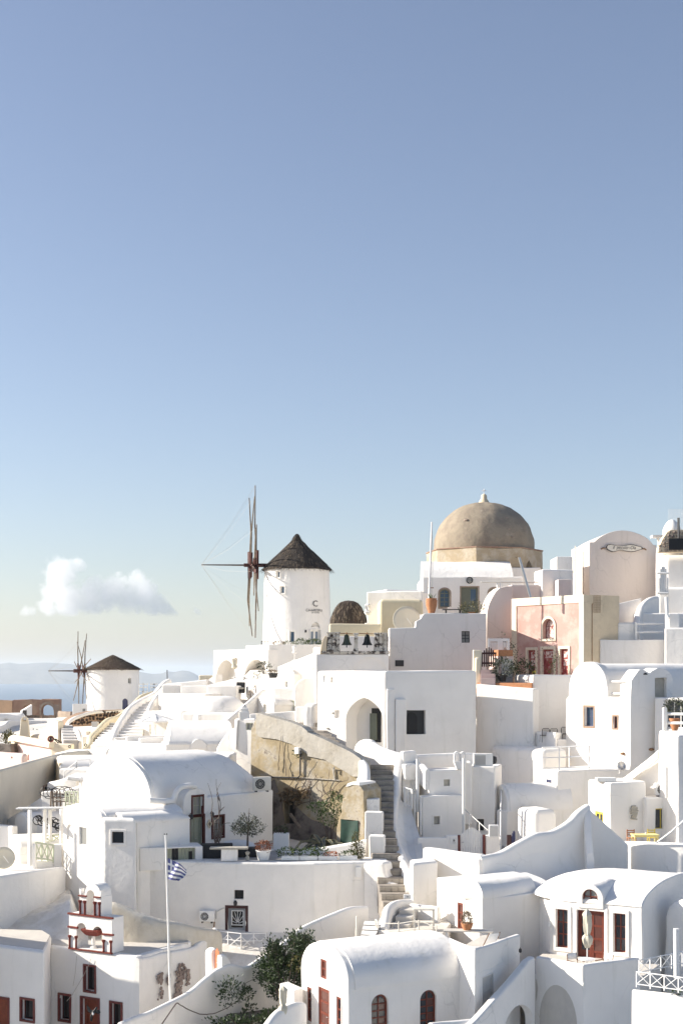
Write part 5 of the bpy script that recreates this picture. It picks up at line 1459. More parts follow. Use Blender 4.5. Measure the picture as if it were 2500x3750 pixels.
# terrace with yellow table
patch('terrace_floor','white terrace floor under the yellow table',[(2150,78),(2235,74),(2620,73),(2620,78)],ZZ(3105,75.2),-13,'white_grey')
wall_run('terrace_parapet','sunlit white parapet before the yellow table',[(2232,3083,75.5),(2290,3080,74.2),(2400,3083,73),(2520,3088,72.2),(2640,3092,71.6)],.4,zb=-14)
def yellow_set():
 p=S(*r7(1275,1440),75.4);p.z=ZZ(3105,75.2)
 t=thing('yellow_table','pale yellow rectangular table on the white terrace','table',p,.05);z=Vector((0,0,0))
 MB().box(LOCAL,-.72,.72,-.4,.4,.68,.73).build('table_top','yellow_table',t,bevel=.01,off=z)
 MB().box(LOCAL,-.66,.66,-.35,.35,.6,.678).build('apron','yellow_table',t,off=z)
 for x in (-.64,.64):
  for y in (-.33,.33):MB().box(LOCAL,x-.03,x+.03,y-.03,y+.03,0,.6).build('leg','yellow_table',t,off=z)
 MB().lathe((.05,0,.73),[(.05,0),(.06,.08),(.03,.1)],10).build('table_light','sign_face',t,off=z)
 def chair(px,mat,lab,dy):
  q=S(*r7(px,1440),75.9+dy);q.z=p.z
  c=thing('wooden_chair',lab,'chair',q,.05,'chairs at the yellow table')
  for x in (-.2,.2):
   MB().box(LOCAL,x-.025,x+.025,-.225,-.175,0,.92).build('leg',mat,c,off=z);MB().box(LOCAL,x-.02,x+.02,.175,.225,0,.45).build('leg',mat,c,off=z)
  MB().box(LOCAL,-.22,.22,-.22,.22,.45,.48).build('seat',mat,c,off=z)
  for k in range(3):MB().box(LOCAL,-.2,.2,-.215,-.19,.58+.12*k,.64+.12*k).build('back_slat',mat,c,off=z)
 chair(1330,'yellow','yellow wooden chair behind the pale yellow table',.2)
 chair(1172,'terracotta','brown wooden chair left of the pale yellow table',.0)
 bq=S(*r7(1172,1440),75.7);bq.z=p.z
yellow_set()
pipe('sloping white handrail before the yellow table',[S(*r7(1365,1432),72.6),S(*r7(1470,1355),72),S(*r7(1600,1240),71.2)],.05,'white_metal','handrail','railing')
# ---------------------------------------------------------------- stone stairs and their walls
P10=lambda x,y,D:S(*r10(x,y),D)
stairs('steep upper flight of rough stone steps between white walls',S(1338,3040,75.5),S(1440,3040,75.5),S(1338,2800,82),S(1442,2800,82),12,'step_stone','riser_stone','stone_staircase',stones=1,thick=1.2)
stairs('lower flight of dark stone steps bending down to the right',S(1402,3328,69),S(1506,3328,69),S(1340,3040,75.5),S(1442,3040,75.5),10,'step_stone','riser_stone','stone_staircase',stones=1,thick=1.2)
stairs('dark stone steps behind the ochre wall coping',S(1285,2790,84),S(1345,2815,83),S(1060,2640,93.5),S(1150,2640,93),14,'step_stone',name='stone_staircase',thick=1)
# ochre garden wall with its lighter coping
def ochre():
 wl=Wall((938,85.2),(1335,80.6));zb=-11
 h=House('ochre_wall','tall peeling ochre wall sloping down beside the stone stairs','wall',(wl(5,0,0).x,85,zb))
 q5=lambda x,y:(wl.u(r5(x,0)[0]),ZZ(r5(0,y)[1],wl.D(r5(x,0)[0])))
 q6=lambda x,y:(wl.u(r6(x,0)[0]),ZZ(r6(0,y)[1],wl.D(r6(x,0)[0])))
 top=[q5(820,632),q5(860,640),q5(1000,680),q5(1130,718),q5(1230,755),q5(1280,800),q6(60,745),q6(200,805),q6(350,872),q6(440,920),q6(500,965),q6(530,1010)]
 h.hole(wl,rect(r9,925,335,1005,640),.5);h.hole(wl,rect(r9,850,395,900,640),.25)
 h.body(MB().extrude(wl,[(top[0][0]-.6,zb),(top[0][0]-.4,top[0][1]-1.0),(top[0][0]-.05,top[0][1]-.3)]+top+[(top[-1][0],zb)],-.55,0),'ochre',bevel=.05,amp=.06,step=.5)
 low=[(u,w_-1.25-.12*math.sin(u*2.1)-.12*math.sin(u*5.3)) for u,w_ in top];upp=[(u,w_+.04) for u,w_ in top]
 body('coping',MB().ring(wl,upp,low,-.6,.1),'ochre_coping',h.root,None,bevel=.03,amp=.05,step=.5)
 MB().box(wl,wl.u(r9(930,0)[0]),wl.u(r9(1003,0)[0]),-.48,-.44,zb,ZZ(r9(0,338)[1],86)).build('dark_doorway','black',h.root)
 q9=lambda x,y:(wl.u(r9(x,0)[0]),ZZ(r9(0,y)[1],wl.D(r9(x,0)[0])))
 body('bare_shade_slab',MB().extrude(wl,[(q9(800,0)[0],zb),q9(800,250),q9(850,215),q9(880,300),q9(905,335),q9(925,560),q9(1005,560),q9(1010,420),q9(1060,470),q9(1120,520),q9(1200,545),q9(1290,600),q9(1320,640),(q9(1320,0)[0],zb)],-.02,.07),'dirt_and_shade_wall',h.root,None,bevel=.02,amp=.08,step=.35)  # dark old plaster slab, with the house's shade also put into its colour
 a=wl.at(*r5(1180,915),.1)
 bx=MB().box(wl,wl.u(r5(1180,0)[0]),wl.u(r5(1218,0)[0]),0,.35,ZZ(r5(0,968)[1],86),ZZ(r5(0,912)[1],86)).build('meter_box','white',h.root,bevel=.02)
 MB().tube([wl.at(*r5(1218,960),.15),wl.at(*r5(1214,1180),.12),wl.at(*r5(1190,1200),.1),wl.at(*r5(960,1195),.08)],.05,6).build('pipe','dark_metal',h.root)
 MB().tube([wl.at(*r5(940,1200),.06),wl.at(*r5(1250,1203),.06),wl.at(*r5(1560,1225),.06)],.03,5).build('ledge_pipe','ochre_coping',h.root)
 MB().tube([wl.at(*r5(1518,1225),.06),wl.at(*r5(1500,1120),.1),wl.at(*r5(1520,1105),.2),wl.at(*r5(1515,1145),.2)],.05,6).build('bent_pipe','ochre_coping',h.root)
 return h,wl
OH,OW=ochre()
def vines():
 f=lambda x,y,n=.15:OW.at(*r5(x,y),n)
 segs=[]
 for k in range(9):
  x0=rnd.uniform(1080,1500);y0=rnd.uniform(1350,1480);pts=[f(x0,y0)]
  for j in range(4):
   x0+= rnd.uniform(-70,90);y0-= rnd.uniform(15,85);pts.append(f(min(x0,1640),y0,.1+.1*rnd.random()))
  segs.append(pts)
 segs+= [[f(1160,1480),f(1165,1350),f(1220,1200),f(1310,1030)],[f(1160,1460),f(1250,1420),f(1400,1390),f(1480,1400)],[f(1020,1140),f(1030,1000),f(1050,830)],[f(1095,1180),f(1075,1000),f(1060,870)]]
 vine('tangle of bare brown vines on the ochre wall',segs,n=0,r=.028)
 m=[[f(1060,1350),f(1150,1340),f(1290,1335)],[f(1050,1370),f(1180,1375),f(1260,1350)]]
 vine('dry brushwood hanging over the dark garden doorway',m*1,'leaf_dry',260,.3,.2,.02,'dry_brush')
 vine('sprig of green leaves growing from the meter box',[[f(1195,1000),f(1180,985),f(1190,975)]],'leaf_green',90,.12,.14,.015,'wall_plant')
 vine('small green tuft on the ochre wall near the buttress',[[f(1495,1345),f(1500,1335),f(1510,1345)]],'leaf_green',80,.11,.1,.015,'wall_plant')
vines()
# lower part of the garden: dark old wall, agave, buttress with green tarp
def garden():
 patch('garden_floor','shaded garden bed below the ochre wall',[(985,75.5),(1345,73.6),(1340,80),(960,85)],-10.05,-12,'dirt_and_shade_wall','terrace')
 wl=Wall((1240,76.6),(1350,75.3));q=lambda x,y:(wl.u(r9(x,0)[0]),ZZ(r9(0,y)[1],76))
 h=House('ochre_buttress','ochre stepped buttress with a green tarp over its opening','wall',(wl(.8,0,0).x,76.5,-11))
 h.hole(wl,rect(r9,1360,530,1488,712),.5)
 out=[q(1318,740),q(1320,600),q(1335,520),q(1358,480),q(1352,450),q(1365,370),q(1390,362),q(1395,275),q(1410,250),q(1450,238),q(1490,245),q(1530,300),q(1535,740)]
 out[0]=(out[0][0],-11);out[-1]=(out[-1][0],-11)
 h.body(MB().extrude(wl,out,-1.6,0),'ochre',bevel=.06,amp=.05,step=.4)
 u0,u1,w0,w1=wl.rect(*rect(r9,1358,526,1490,715));m=MB();n=12
 for j in range(n+1):
  for i in range(n+1):
   s,t_=i/n,j/n
   m.v.append(wl(u0+(u1-u0)*s,.06+.05*math.sin(s*9+t_*2)*t_-.1*math.sin(math.pi*s)*(1-t_) ,w1-(w1-w0)*t_-.07*math.sin(math.pi*s)*(1-t_)))
 m.f=[(j*(n+1)+i,j*(n+1)+i+1,(j+1)*(n+1)+i+1,(j+1)*(n+1)+i) for j in range(n) for i in range(n)]
 t=m.build('tarp','tarp',h.root,smooth=60)
 # white cap
 MB().extrude(wl,[q(1392,278),q(1408,250),q(1450,234),q(1495,240),q(1500,262),q(1450,258),q(1410,275)],-1.5,.03).build('white_cap','white',h.root,bevel=.02)
 # agave
 c=S(*r9(1210,730),76.4);t=thing('agave_plant','large drooping agave with pale edged leaves beside the green tarp','plant',c)
 for k in range(30):
  a=rnd.uniform(0,6.283);L=rnd.uniform(1.1,2.2);up=rnd.uniform(.35,1.15);d=Vector((math.cos(a),math.sin(a)*.7,0))
  pts=[c+d*(L*s)+Vector((0,0,L*(up*s-1.05*s*s*rnd.uniform(.85,1.1)))) for s in (0,.2,.4,.6,.8,1)]
  pts=[Vector((p.x,p.y,max(p.z,-10.0))) for p in pts]
  s=Vector((-d.y,d.x,0)).normalized();m=MB();e=MB();W=[.08,.11,.12,.1,.06,.005]
  for p,w_ in zip(pts,W):m.v+= [p-s*w_,p-Vector((0,0,.04)),p+s*w_]
  for i in range(5):m.f+= [(i*3,i*3+1,i*3+4,i*3+3),(i*3+1,i*3+2,i*3+5,i*3+4)]
  lf=m.build('leaf','agave',t,smooth=60)
  for sg in (-1,1):MB().tube([p+s*w_*sg for p,w_ in zip(pts,W)],.012,3).build('leaf_edge','agave_edge',lf)
 m=MB();cc=S(*r9(1290,480),77.6);t2=thing('garden_shrub','green leafy shrub against the ochre wall above the agave','shrub',S(*r9(1270,720),77.6))
 for (x,y,rx,rz_) in ((1290,470,.8,.9),(1330,410,.4,.6),(1190,430,.7,.3),(1250,510,.6,.5)):foliage(m,S(*r9(x,y),77.6),(rx,.5,rz_),230,.16,seed=x)
 m.build('foliage','leaf_green',t2)
 for (x,y) in ((1290,470),(1190,430),(1330,410)):MB().tube([S(*r9(1270,720),77.6),S(*r9((x+1270)/2,580),77.5),S(*r9(x,y),77.6)],[.04,.03,.012],5).build('stem','twig',t2)
 wall_run('garden_kerb','low curved white kerb wall in front of the agave',[(*r9(820,748),76.2),(*r9(900,760),75.6),(*r9(1000,768),75.2),(*r9(1060,762),75.0),(*r9(1120,745),74.8),(*r9(1200,738),74.6),(*r9(1330,715),74.3),(*r9(1450,695),74),(*r9(1545,675),73.8)],.3,zb=-11)
 tb=thing('plant_box','small white square plant box by the dark garden doorway','planter',S(*r9(900,755),76));b=Vector(tb.location)
 MB().box(Frame(b,(1,0)),-.43,.43,-.4,.4,0,.9).build('box','white',tb,bevel=.03);m=MB();foliage(m,b+Vector((0,0,1.1)),(.35,.3,.25),90,.14);m.build('foliage','leaf_dark',tb)
 MB().tube([S(*r9(965,480),78),S(*r9(1040,590),77.8)],.09,6).build('old_beam','wood_old');tag(bpy.data.objects['old_beam'],'fallen grey timber leaning beside the agave','beam')
garden()
# white end post of the ochre wall and stepped balustrade blocks
wall_run('stair_parapet','white rounded end of the ochre wall beside the stairs',[(*r6(430,912),82),(*r6(480,940),81.2),(*r6(525,985),80.4),(*r6(540,1040),79.4),(*r6(535,1160),78),(*r6(520,1225),76.8)],.45,zb=-11,amp=.03)
for (x0,x1,y,Dn,lb) in ((180,268,340,76.4,'top white block of the stepped balustrade beside the tarp'),(190,300,395,75.6,'second white block of the stepped balustrade'),(190,335,505,74.6,'tall middle white block of the stepped balustrade'),(225,352,700,73.2,'lowest tall white block of the stepped balustrade')):
 a=r10(x0,y);b=r10(x1,y)
 front_house(lb,(a[0],Dn+.1),(b[0],Dn),.75,ZZ(a[1],Dn),-13,name='balustrade_block',cat='wall',bevel=.06,group='stepped balustrade blocks')
# wide rounded foot of the balustrade
def flare():
 m=MB();c=S(1400,3260,71.6);h=House('flared_wall','white plastered flared foot of the balustrade at the stair bottom','wall',(c.x,c.y,-14))
 pts=[(1330,3160),(1405,3160),(1412,3200),(1425,3228),(1452,3240),(1462,3255),(1450,3268),(1425,3275),(1405,3300),(1400,3345),(1330,3360)]
 wl=Wall((1330,71.4),(1470,70.6))
 poly=[(wl.u(x),ZZ(y,wl.D(x))) for x,y in pts];poly[-1]=(poly[-1][0],-14);poly[-2]=(poly[-2][0],-14)
 h.body(MB().extrude(wl,poly,-1.2,0),'white_lower',bevel=.15,amp=.06,step=.4)
flare()
# white parapets to the right of the stairs
wall_run('stair_parapet','white sunlit parapet above the stairs below the pointed arch',[(1306,2760,84.6),(1312,2722,84.4),(1335,2707,84),(1362,2709,83.6),(1372,2718,83.4),(1400,2735,82.8),(1440,2750,82),(1464,2757,81.4)],.45,zb=-10)
def stair_cheek():
 pts=[(1462,2758,81.2),(1452,2830,80.6),(1448,2880,79.6),(1440,2940,78.2),(1436,3000,76.8),(1448,3070,75),(1470,3130,73),(1494,3190,71),(1502,3240,70)]
 wall_run('stair_cheek_wall','curving white plaster wall along the right side of the stone stairs',pts,.5,zb=-14,per=8,amp=.04)
stair_cheek()
def ramp_wall():
 # sloping plastered mass between the stairs and the small tower house
 m=MB();L=[(1448,2880,79.6),(1440,2940,78.4),(1436,3000,77),(1446,3070,75.2),(1468,3130,73.2),(1494,3190,71.2)];Rr=[(1500,2930,80.5),(1508,2965,79.5),(1520,3010,78.4),(1535,3060,77.2),(1545,3100,75.5),(1550,3180,73)]
 n=len(L)
 for (a,b) in zip(L,Rr):
  A,B=S(*a),S(*b)
  for k in range(5):
   t=k/4;p=A.lerp(B,t);p.z-= .5*math.sin(math.pi*t);m.v.append(p)
 m.v+= [Vector((v.x,v.y,-14)) for v in m.v]
 k=5;o=n*k
 for i in range(n-1):
  for j in range(k-1):
   q=i*k+j;m.f.append((q,q+1,q+k+1,q+k));m.f.append((o+q,o+q+k,o+q+k+1,o+q+1))
  for j in (0,k-1):q=i*k+j;m.f.append((q,q+k,o+q+k,o+q))
 for i in (0,n-1):
  for j in range(k-1):q=i*k+j;m.f.append((q,q+1,o+q+1,o+q))
 c=S(1490,3030,77);h=House('plaster_ramp','smooth white plaster ramp between stairs and tower house','wall',(c.x,c.y,-14))
 h.body(m,'white_lower',bevel=0,amp=.05,step=.5)
ramp_wall()
# pier with niche, left of the tower house
box_house('white ledge block below the pointed arch corner',(1462,81.6),(1475,80.9),(1525,82),ZZ(2752,81),-11,bevel=.12,name='white_pier',cat='wall')
def f(h,wl,wr):
 h.hole(wr,rect(r10,520,240,600,340),.35)
box_house('tall white pier with a small niche left of the tower house',(1462,81.2),(1482,80.3),(1530,81),ZZ(2800,80.4),-12,openings=f,bevel=.1,name='white_pier',cat='wall')
rail('small white slatted balcony rail left of the tower house',P10(515,455,79.2),P10(578,475,78.8),1.1,1,'white_paint',False,.035,balusters=3)
# tower house
def f(h,wl,wr):h.window(wr,rect(r10,836,236,889,290),'bench_stone',1,1,recess=.16,pane='bench_stone',fw=.03)
h,wl,wr=box_house('upper storey of the small white tower house with one grey shutter',(1532,82),(1569,80),(1700,81),ZZ(2822,80),-9,openings=f,bevel=.08)
wall_run('roof_parapet','curved white roof parapet of the small tower house',[(1518,2765,82.5),(1530,2790,81.6),(1550,2800,80.6),(1566,2817,80)],.35,drop=1.2)
wall_run('roof_parapet','long white roof parapet behind the small tower house',[(1520,2764,83.4),(1600,2760,84),(1690,2756,84.2),(1760,2758,84.6)],.35,drop=3)
def f(h,wl,wr):h.window(wr,rect(r10,755,535,805,603),'ruin_stone',1,1,recess=.16,pane='bench_stone',fw=.03,sur=(.1,'white',.05))
box_house('lower storey of the small white tower house with mosaic window',(1530,80),(1546,79.2),(1702,80),ZZ(2916,79.3),-12,openings=f,bevel=.07)
for (x,y0,y1,D,lb) in ((622,65,500,79.6,'white pole at the left corner of the tower house'),(1000,60,690,79.0,'white pole at the right corner of the tower house'),(648,370,690,78.9,'thin white pipe on the lower tower storey'),(600,355,640,79.4,'short white pipe left of the lower tower storey')):
 pipe(lb,[P10(x,y1,D),P10(x,y0,D)],.09 if x in (622,1000) else .06,'white_paint')
def twin_chimney():
 t=thing('chimney','white twin arched chimney on the tower house roof','chimney',P10(970,145,81));fr=Frame(P10(970,0,81),(1,0));fr.O.z=0
 zb,z1,zt=ZZ(r10(0,150)[1],81),ZZ(r10(0,80)[1],81),ZZ(r10(0,5)[1],81)
 body('base',MB().extrude(fr,[(-.22,zb),(-.4,z1),(.4,z1),(.25,zb)],-.3,.2),'white',t,None,bevel=.05,step=.5)
 for c in (-.19,.19):
  o=arch_outline(c-.17,c+.17,z1-.05,zt);i=arch_outline(c-.09,c+.09,z1-.05,zt-.1)
  MB().ring(fr,o,i,-.2,.14).build('cowl','white',t,bevel=.02)
twin_chimney()
# wall with blank panel, lattice air-conditioner box, gate lane
def f(h,wl):
 h.hole(wl,rect(r10,1130,258,1222,412),.04);h.window(wl,rect(r10,1105,556,1168,658),'white_paint',1,1,recess=.2,pane='glass_dark',fw=.03)
front_house('white house wall with a blank panel behind the gate lane',(1690,82),(1812,81.5),3,ZZ(2808,81.5),-12,openings=f,bevel=.08)
front_house('low white shoulder block beside the tower house pole',(1690,81.4),(1728,81.4),1,ZZ(2790,81.4),-9,bevel=.12,cat='wall',name='white_pier')
def lattice_ac():
 p=P10(1165,132,82);t=thing('air_conditioner','white boxed air conditioner with lattice front on the wall top','air conditioner',p);fr=Frame(p,(1,0.0))
 w0,w1=-.6,.55;hh=.8
 MB().box(fr,w0,w1,-.6,.0,.05,hh).build('casing','white_paint',t,bevel=.02)
 MB().box(fr,w0+.08,.1,0.0,.012,.12,hh-.1).build('opening','dark_metal',t)
 a0,a1,b0,b1=w0+.08,.1,.12,hh-.1
 for k in range(-5,9):
  for s in (1,-1):
   x0=a0+k*.1;pts=[]
   y0,y1=(b0,b1);xa,xb=x0,x0+s*(b1-b0)*.62
   if s<0:xa+= .4;xb+= .4
   # clip
   def clip(xa,ya,xb,yb):
    for lo,sgn in ((a0,1),(a1,-1)):
     if (xa-lo)*sgn<0 and (xb-lo)*sgn<0:return None
     if (xa-lo)*sgn<0:f_=(lo-xa)/(xb-xa);xa,ya=lo,ya+(yb-ya)*f_
     if (xb-lo)*sgn<0:f_=(lo-xa)/(xb-xa);xb,yb=lo,ya+(yb-ya)*f_
    return xa,ya,xb,yb
   c=clip(xa,y0,xb,y1)
   if c:MB().tube([fr(c[0],.02,c[1]),fr(c[2],.02,c[3])],.014,4).build('lath','white_paint',t)
 for (u,wd) in ((w0+.04,.045),(.33,.26)):MB().box(fr,u-wd*.8,u+wd*.8,.0,.03,.05,hh).build('stile','white_paint',t)
 MB().lathe(fr(.62,-.25,.4),[(.03,-.25),(.18,-.18),(.2,0),(.18,.18),(.03,.25)],12).build('fan_motor','dark_metal',t)
lattice_ac()
def gate_lane():
 D=76;wl=Wall((1528,D),(1830,D));z0=ZZ(r10(0,860)[1],D)
 patch('lane_floor','white lane floor behind the plank gate',[(1520,74.5),(1830,74),(1850,81),(1520,80)],z0-.1,-13,'paving','terrace')
 h,_=front_house('white garden wall with house sign left of the plank gate',(1528,D),(1677,D),.35,ZZ(r10(0,712)[1],D),-12,bevel=.06,cat='wall',name='garden_wall')
 front_house('white pier with yellow cap tile beside the plank gate',(1634,D-.02),(1678,D-.02),.4,ZZ(r10(0,695)[1],D),-12,bevel=.06,cat='wall',name='gate_pier')
 t=thing('house_sign','white house sign with a rosette beside the plank gate','sign',wl.at(1661,3090,.04))
 MB().box(wl,wl.u(1648),wl.u(1675),.03,.06,ZZ(3094,D),ZZ(3070,D)).build('board','white_paint',t,bevel=.01)
 c=wl.at(1661,3077,.065)
 for k in range(8):a=k*.785;MB().tube([c,c+Vector((.07*math.cos(a),0,.07*math.sin(a)))],.009,4).build('rosette_petal','pot_grey',t)
 for y,x0,n in ((3083.5,1656,4),(3087.5,1655,5)):
  for k in range(n):MB().box(wl,wl.u(x0+2.6*k),wl.u(x0+2.6*k+1.2),.06,.066,ZZ(y,D),ZZ(y-2,D)).build('worn_letter','pot_grey',t)
 g=thing('plank_gate','white plank gate with curved top between dark red posts','gate',wl.at(1725,3130));n=9;x0,x1=1686,1767
 for k in range(n):
  s0,s1=k/n,(k+1)/n;xx=lambda s:x0+(x1-x0)*s
  top=lambda s:3056-24*math.sin(math.pi*s)**1.3
  MB().extrude(wl,[(wl.u(xx(s0))+.008,ZZ(3132,D)),(wl.u(xx(s0))+.008,ZZ(top(s0),D)),(wl.u(xx((s0+s1)/2)),ZZ(top((s0+s1)/2),D)),(wl.u(xx(s1))-.008,ZZ(top(s1),D)),(wl.u(xx(s1))-.008,ZZ(3132,D))],-.12,-.07).build('plank','white_paint',g,bevel=.005,seg=1)
 MB().tube([wl.at(1689,3085,-.03),wl.at(1697,3085,-.03)],.02,5).build('handle','steel',g)
 for (a,b,y0,lb) in ((1676,1685,3060,'dark red post left of the plank gate'),(1767,1776,3058,'dark red post right of the plank gate')):
  front_house(lb,(a,D-.05),(b,D-.05),.2,ZZ(y0,D),-12,'red_trim','gate_post','post',bevel=.015)
 front_house('white pier under the meter box right of the plank gate',(1776,D),(1828,D),.4,ZZ(r10(0,695)[1],D),-12,bevel=.06,cat='wall',name='gate_pier')
 mb=thing('meter_box','grey white meter box above the gate pier','box',wl.at(1806,3065,.1))
 MB().box(wl,wl.u(1789),wl.u(1824),-.2,.12,ZZ(3066,D),ZZ(3021,D)).build('casing','white_metal',mb,bevel=.02)
 MB().box(wl,wl.u(1792),wl.u(1821),.12,.135,ZZ(3062,D),ZZ(3025,D)).build('lid','pvc',mb);MB().box(wl,wl.u(1796),wl.u(1806),.135,.15,ZZ(3043,D),ZZ(3041,D)).build('latch','steel',mb)
 t=thing('handrail','thin sloping handrail above the gate lane','railing',P10(1200,655,76.6))
 MB().tube([P10(1010,480,80),P10(1200,652,76.6)],.03,6).build('rail','pvc',t)
 for (x,y0,y1,D_) in ((1045,520,650,79.4),(1128,590,700,78)):MB().tube([P10(x,y0,D_),P10(x,y1,D_)],.035,5).build('post','white_paint',t)
 # blue fence bits at the vault foot
 b=thing('blue_fence','short dark blue picket fence below the small vault','fence',P10(1390,780,75))
 for k in range(5):MB().tube([P10(1395+6*k,770-6*k,75),P10(1395+6*k,[700,675,660,655,665][k],75)],.03,4).build('picket','blue_door',b)
 MB().box(Frame(P10(1355,785,75),(1,0)),0,.24,-.03,.03,0,.65).build('panel','brown_gate',b)
 pipe('thin white pipe on the small vault gable',[P10(1300,830,75.4),P10(1304,470,79),P10(1308,310,82)],.04,'white_paint')
gate_lane()
# ---------------------------------------------------------------- terrace block and flowing parapet below the gate lane
front_house('sunlit white terrace wall below the plank gate',(1545,71.2),(1759,68.5),.5,ZZ(3131,68.5),-14.5,bevel=.12,name='terrace_wall',cat='wall')
def flowing():
 top=[(1752,3135,68.4),(1790,3128,68.9),(1831,3117,69.4),(1890,3083,70),(1955,3051,70.6),(2018,3041,71.2),(2075,3007,71.8),(2110,2970,72.2),(2146,2945,72.6)]
 wall_run('flowing_parapet','long white parapet rising in a curve towards the yellow window',top,.5,zb=-13.5,per=8)
 m=MB();T=catmull([S(*p) for p in top],5);n=len(T)   # concave skirt in front of it
 for i,p in enumerate(T):
  hgt=p.z+11.2
  for (f_,d) in ((0.06,.2),(.3,.28),(.55,.45),(.78,.85),(.92,1.6),(1.0,2.6)):
   m.v.append(Vector((p.x-d*.12,p.y-d,p.z-hgt*f_)))
  m.v.append(Vector((p.x,p.y,-13)))
 k=7
 for i in range(n-1):
  for j in range(k):m.f.append((i*k+j,i*k+(j+1) % k,(i+1)*k+(j+1) % k,(i+1)*k+j))
 m.f.append(tuple(range(k)));m.f.append(tuple((n-1)*k+j for j in range(k)))
 c=T[n//2];h=House('parapet_skirt','smooth concave white plaster slope under the flowing parapet','wall',(c.x,c.y,-13));h.body(m,'white',bevel=0,amp=.04,step=0)
flowing()
wall_run('drop_parapet','white coping running down from the yellow window to the red roof house',[(2146,2945,72.6),(2150,2980,72.2),(2152,3050,71.6),(2160,3130,71)],.4,zb=-13.5)
front_house('large white wall in diagonal shade beside the yellow window',(2140,72.8),(2300,73.4),.4,-8,-13.5,bevel=.1,cat='wall',name='sloping_wall',tops=[ZZ(2950,72.8),ZZ(3092,73.4),ZZ(3092,73.4),ZZ(2950,72.8)])
# ---------------------------------------------------------------- house with the red doors, lower right
P11=lambda x,y,D:S(*r11(x,y),D)
def red_house():
 A,C=(2008,63.8),(2348,61.5);wl=Wall(A,C);zs=ZZ(3318,61.7);zc=ZZ(3184,67.6);zb=-15.5
 h=House('red_door_house','low white house with red wooden doors and a wide curved roof','house',(PL(*C).x-2,65,zb))
 kw=dict(recess=.22,fw=.07)
 W_=h.window(wl,rect(r11,595,690,686,985),'red_wood',2,3,pane='glass',sur=(.16,'white',.05),**kw)
 h.window(wl,rect(r11,1033,722,1128,1022),'red_wood',2,3,pane='glass',sur=(.16,'white',.05),**kw)
 h.door(wl,rect(r11,755,700,965,1125),'red_wood',2,4,(1,2,3),recess=.22,pane=('glass','glass_red'),sur=(.16,'white',.05),frame=.07)
 w2=Wall((1936,67.3),(2010,63.9));
 # front block
 U=wl.U;a=wl(0,0,0);c=wl(wl.len,0,0);W=8.6
 h.body(foot_block([a,c,c-wl.N*W,a-wl.N*W],zs,zb),'white',bevel=.1)
 # roof: low vault, ridge parallel to the facade, hipped towards the left
 m=MB();nL=16;prof=vault_profile(W,0,zc-zs,2.0,18);kk=len(prof);Ltot=wl.len+1.6
 for j in range(nL+1):
  t=j/nL;u=wl.len-Ltot*t;x=max(0.0,(Ltot*t-(Ltot-2.4))/2.4);sc=math.sqrt(max(0.0,1-x*x))
  for (v,z) in prof:
   vv=W/2+(v-W/2)*(sc*.55+.45);m.v.append(wl(u,-vv+.04,zs-.02+z*max(sc,.03)))
 for j in range(nL):
  for i in range(kk-1):m.f.append((j*kk+i,j*kk+i+1,(j+1)*kk+i+1,(j+1)*kk+i))
  m.f.append((j*kk+kk-1,j*kk,(j+1)*kk,(j+1)*kk+kk-1))
 m.f.append(tuple(range(kk)));m.f.append(tuple(nL*kk+i for i in range(kk)))
 roof=body('roof',m,'white',h.root,None,bevel=0,amp=.04,step=0)
 # dormer with fanlight over the door
 u0,u1,w0,w1=wl.rect(*rect(r11,762,500,962,682));o=arch_outline(u0,u1,w0,w1,(u1-u0)/2*.92)
 h.window(wl,rect(r11,798,531,916,645),'red_wood',2,1,recess=.1,arch=True,pane=('glass_pale','glass'),fw=.07)
 h.body(MB().extrude(wl,o,-2.4,.1),'white',name='dormer',bevel=.05)
 MB().lathe(wl((u0+u1)/2,.0,0),[(0.01,0),(.01,.01)],3)
 for (x,y,nm) in ((980,852,'number_plate'),(547,808,'switch_plate')):
  p=wl.at(*r11(x,y),.01);MB().box(Frame((p.x,p.y,p.z),wl.U),-.06,.06,-.02,.03,-.1,.1).build(nm,'white_paint',h.root,bevel=.01)
 # left return wall with the narrow window
 h.window(w2,rect(r11,424,658,452,930),'red_wood',1,3,recess=.08,pane='glass',fw=.1)
 b0=w2(0,0,0);b1=w2(w2.len+.05,0,0)
 h.body(foot_block([b0,b1,b1+Vector((2,.6,0)),b0+Vector((2,.6,0))],ZZ(r11(0,600)[1],65),zb),'white',name='return_wall',bevel=.2)
 # right end: gable in shade and its curved buttress
 g=c;w3=Wall(tuple(c),tuple(c-wl.N*W));
 h.body(MB().extrude(w3,[(0,zb),(0,zs-.05)]+[(u,zs+z*1.02) for u,z in prof]+[(W,zb)],-.4,.06),'white',name='gable',bevel=.08)
 return h,wl
RH,RW=red_house()
def buttress():
 c=P11(1500,700,63.5);h=House('curved_buttress','big curved white buttress at the right edge beside the red doors','wall',(c.x,c.y,-16))
 m=MB();L=[(2432,3330,62.6),(2428,3420,62),(2425,3500,61.6),(2423,3560,61.4)]
 wl=Wall((2428,63),(2640,61));q=lambda x,y:(wl.u(r11(x,0)[0]),ZZ(r11(0,y)[1],62.5))
 h.body(MB().extrude(wl,[(q(1400,0)[0],-16),q(1405,1050),q(1418,900),q(1420,760),q(1440,680),q(1490,640),q(1560,610),q(1760,560),(q(1760,0)[0],-16)],-3,0),'white',bevel=.3)
buttress()
patch('terrace_floor','beige terrace floor before the red doors',[(1905,60.5),(1958,58.7),(2135,57.1),(2343,58.4),(2420,61.5),(2010,65)],ZZ(3512,58.6)-.82,-16,'roof_slab')
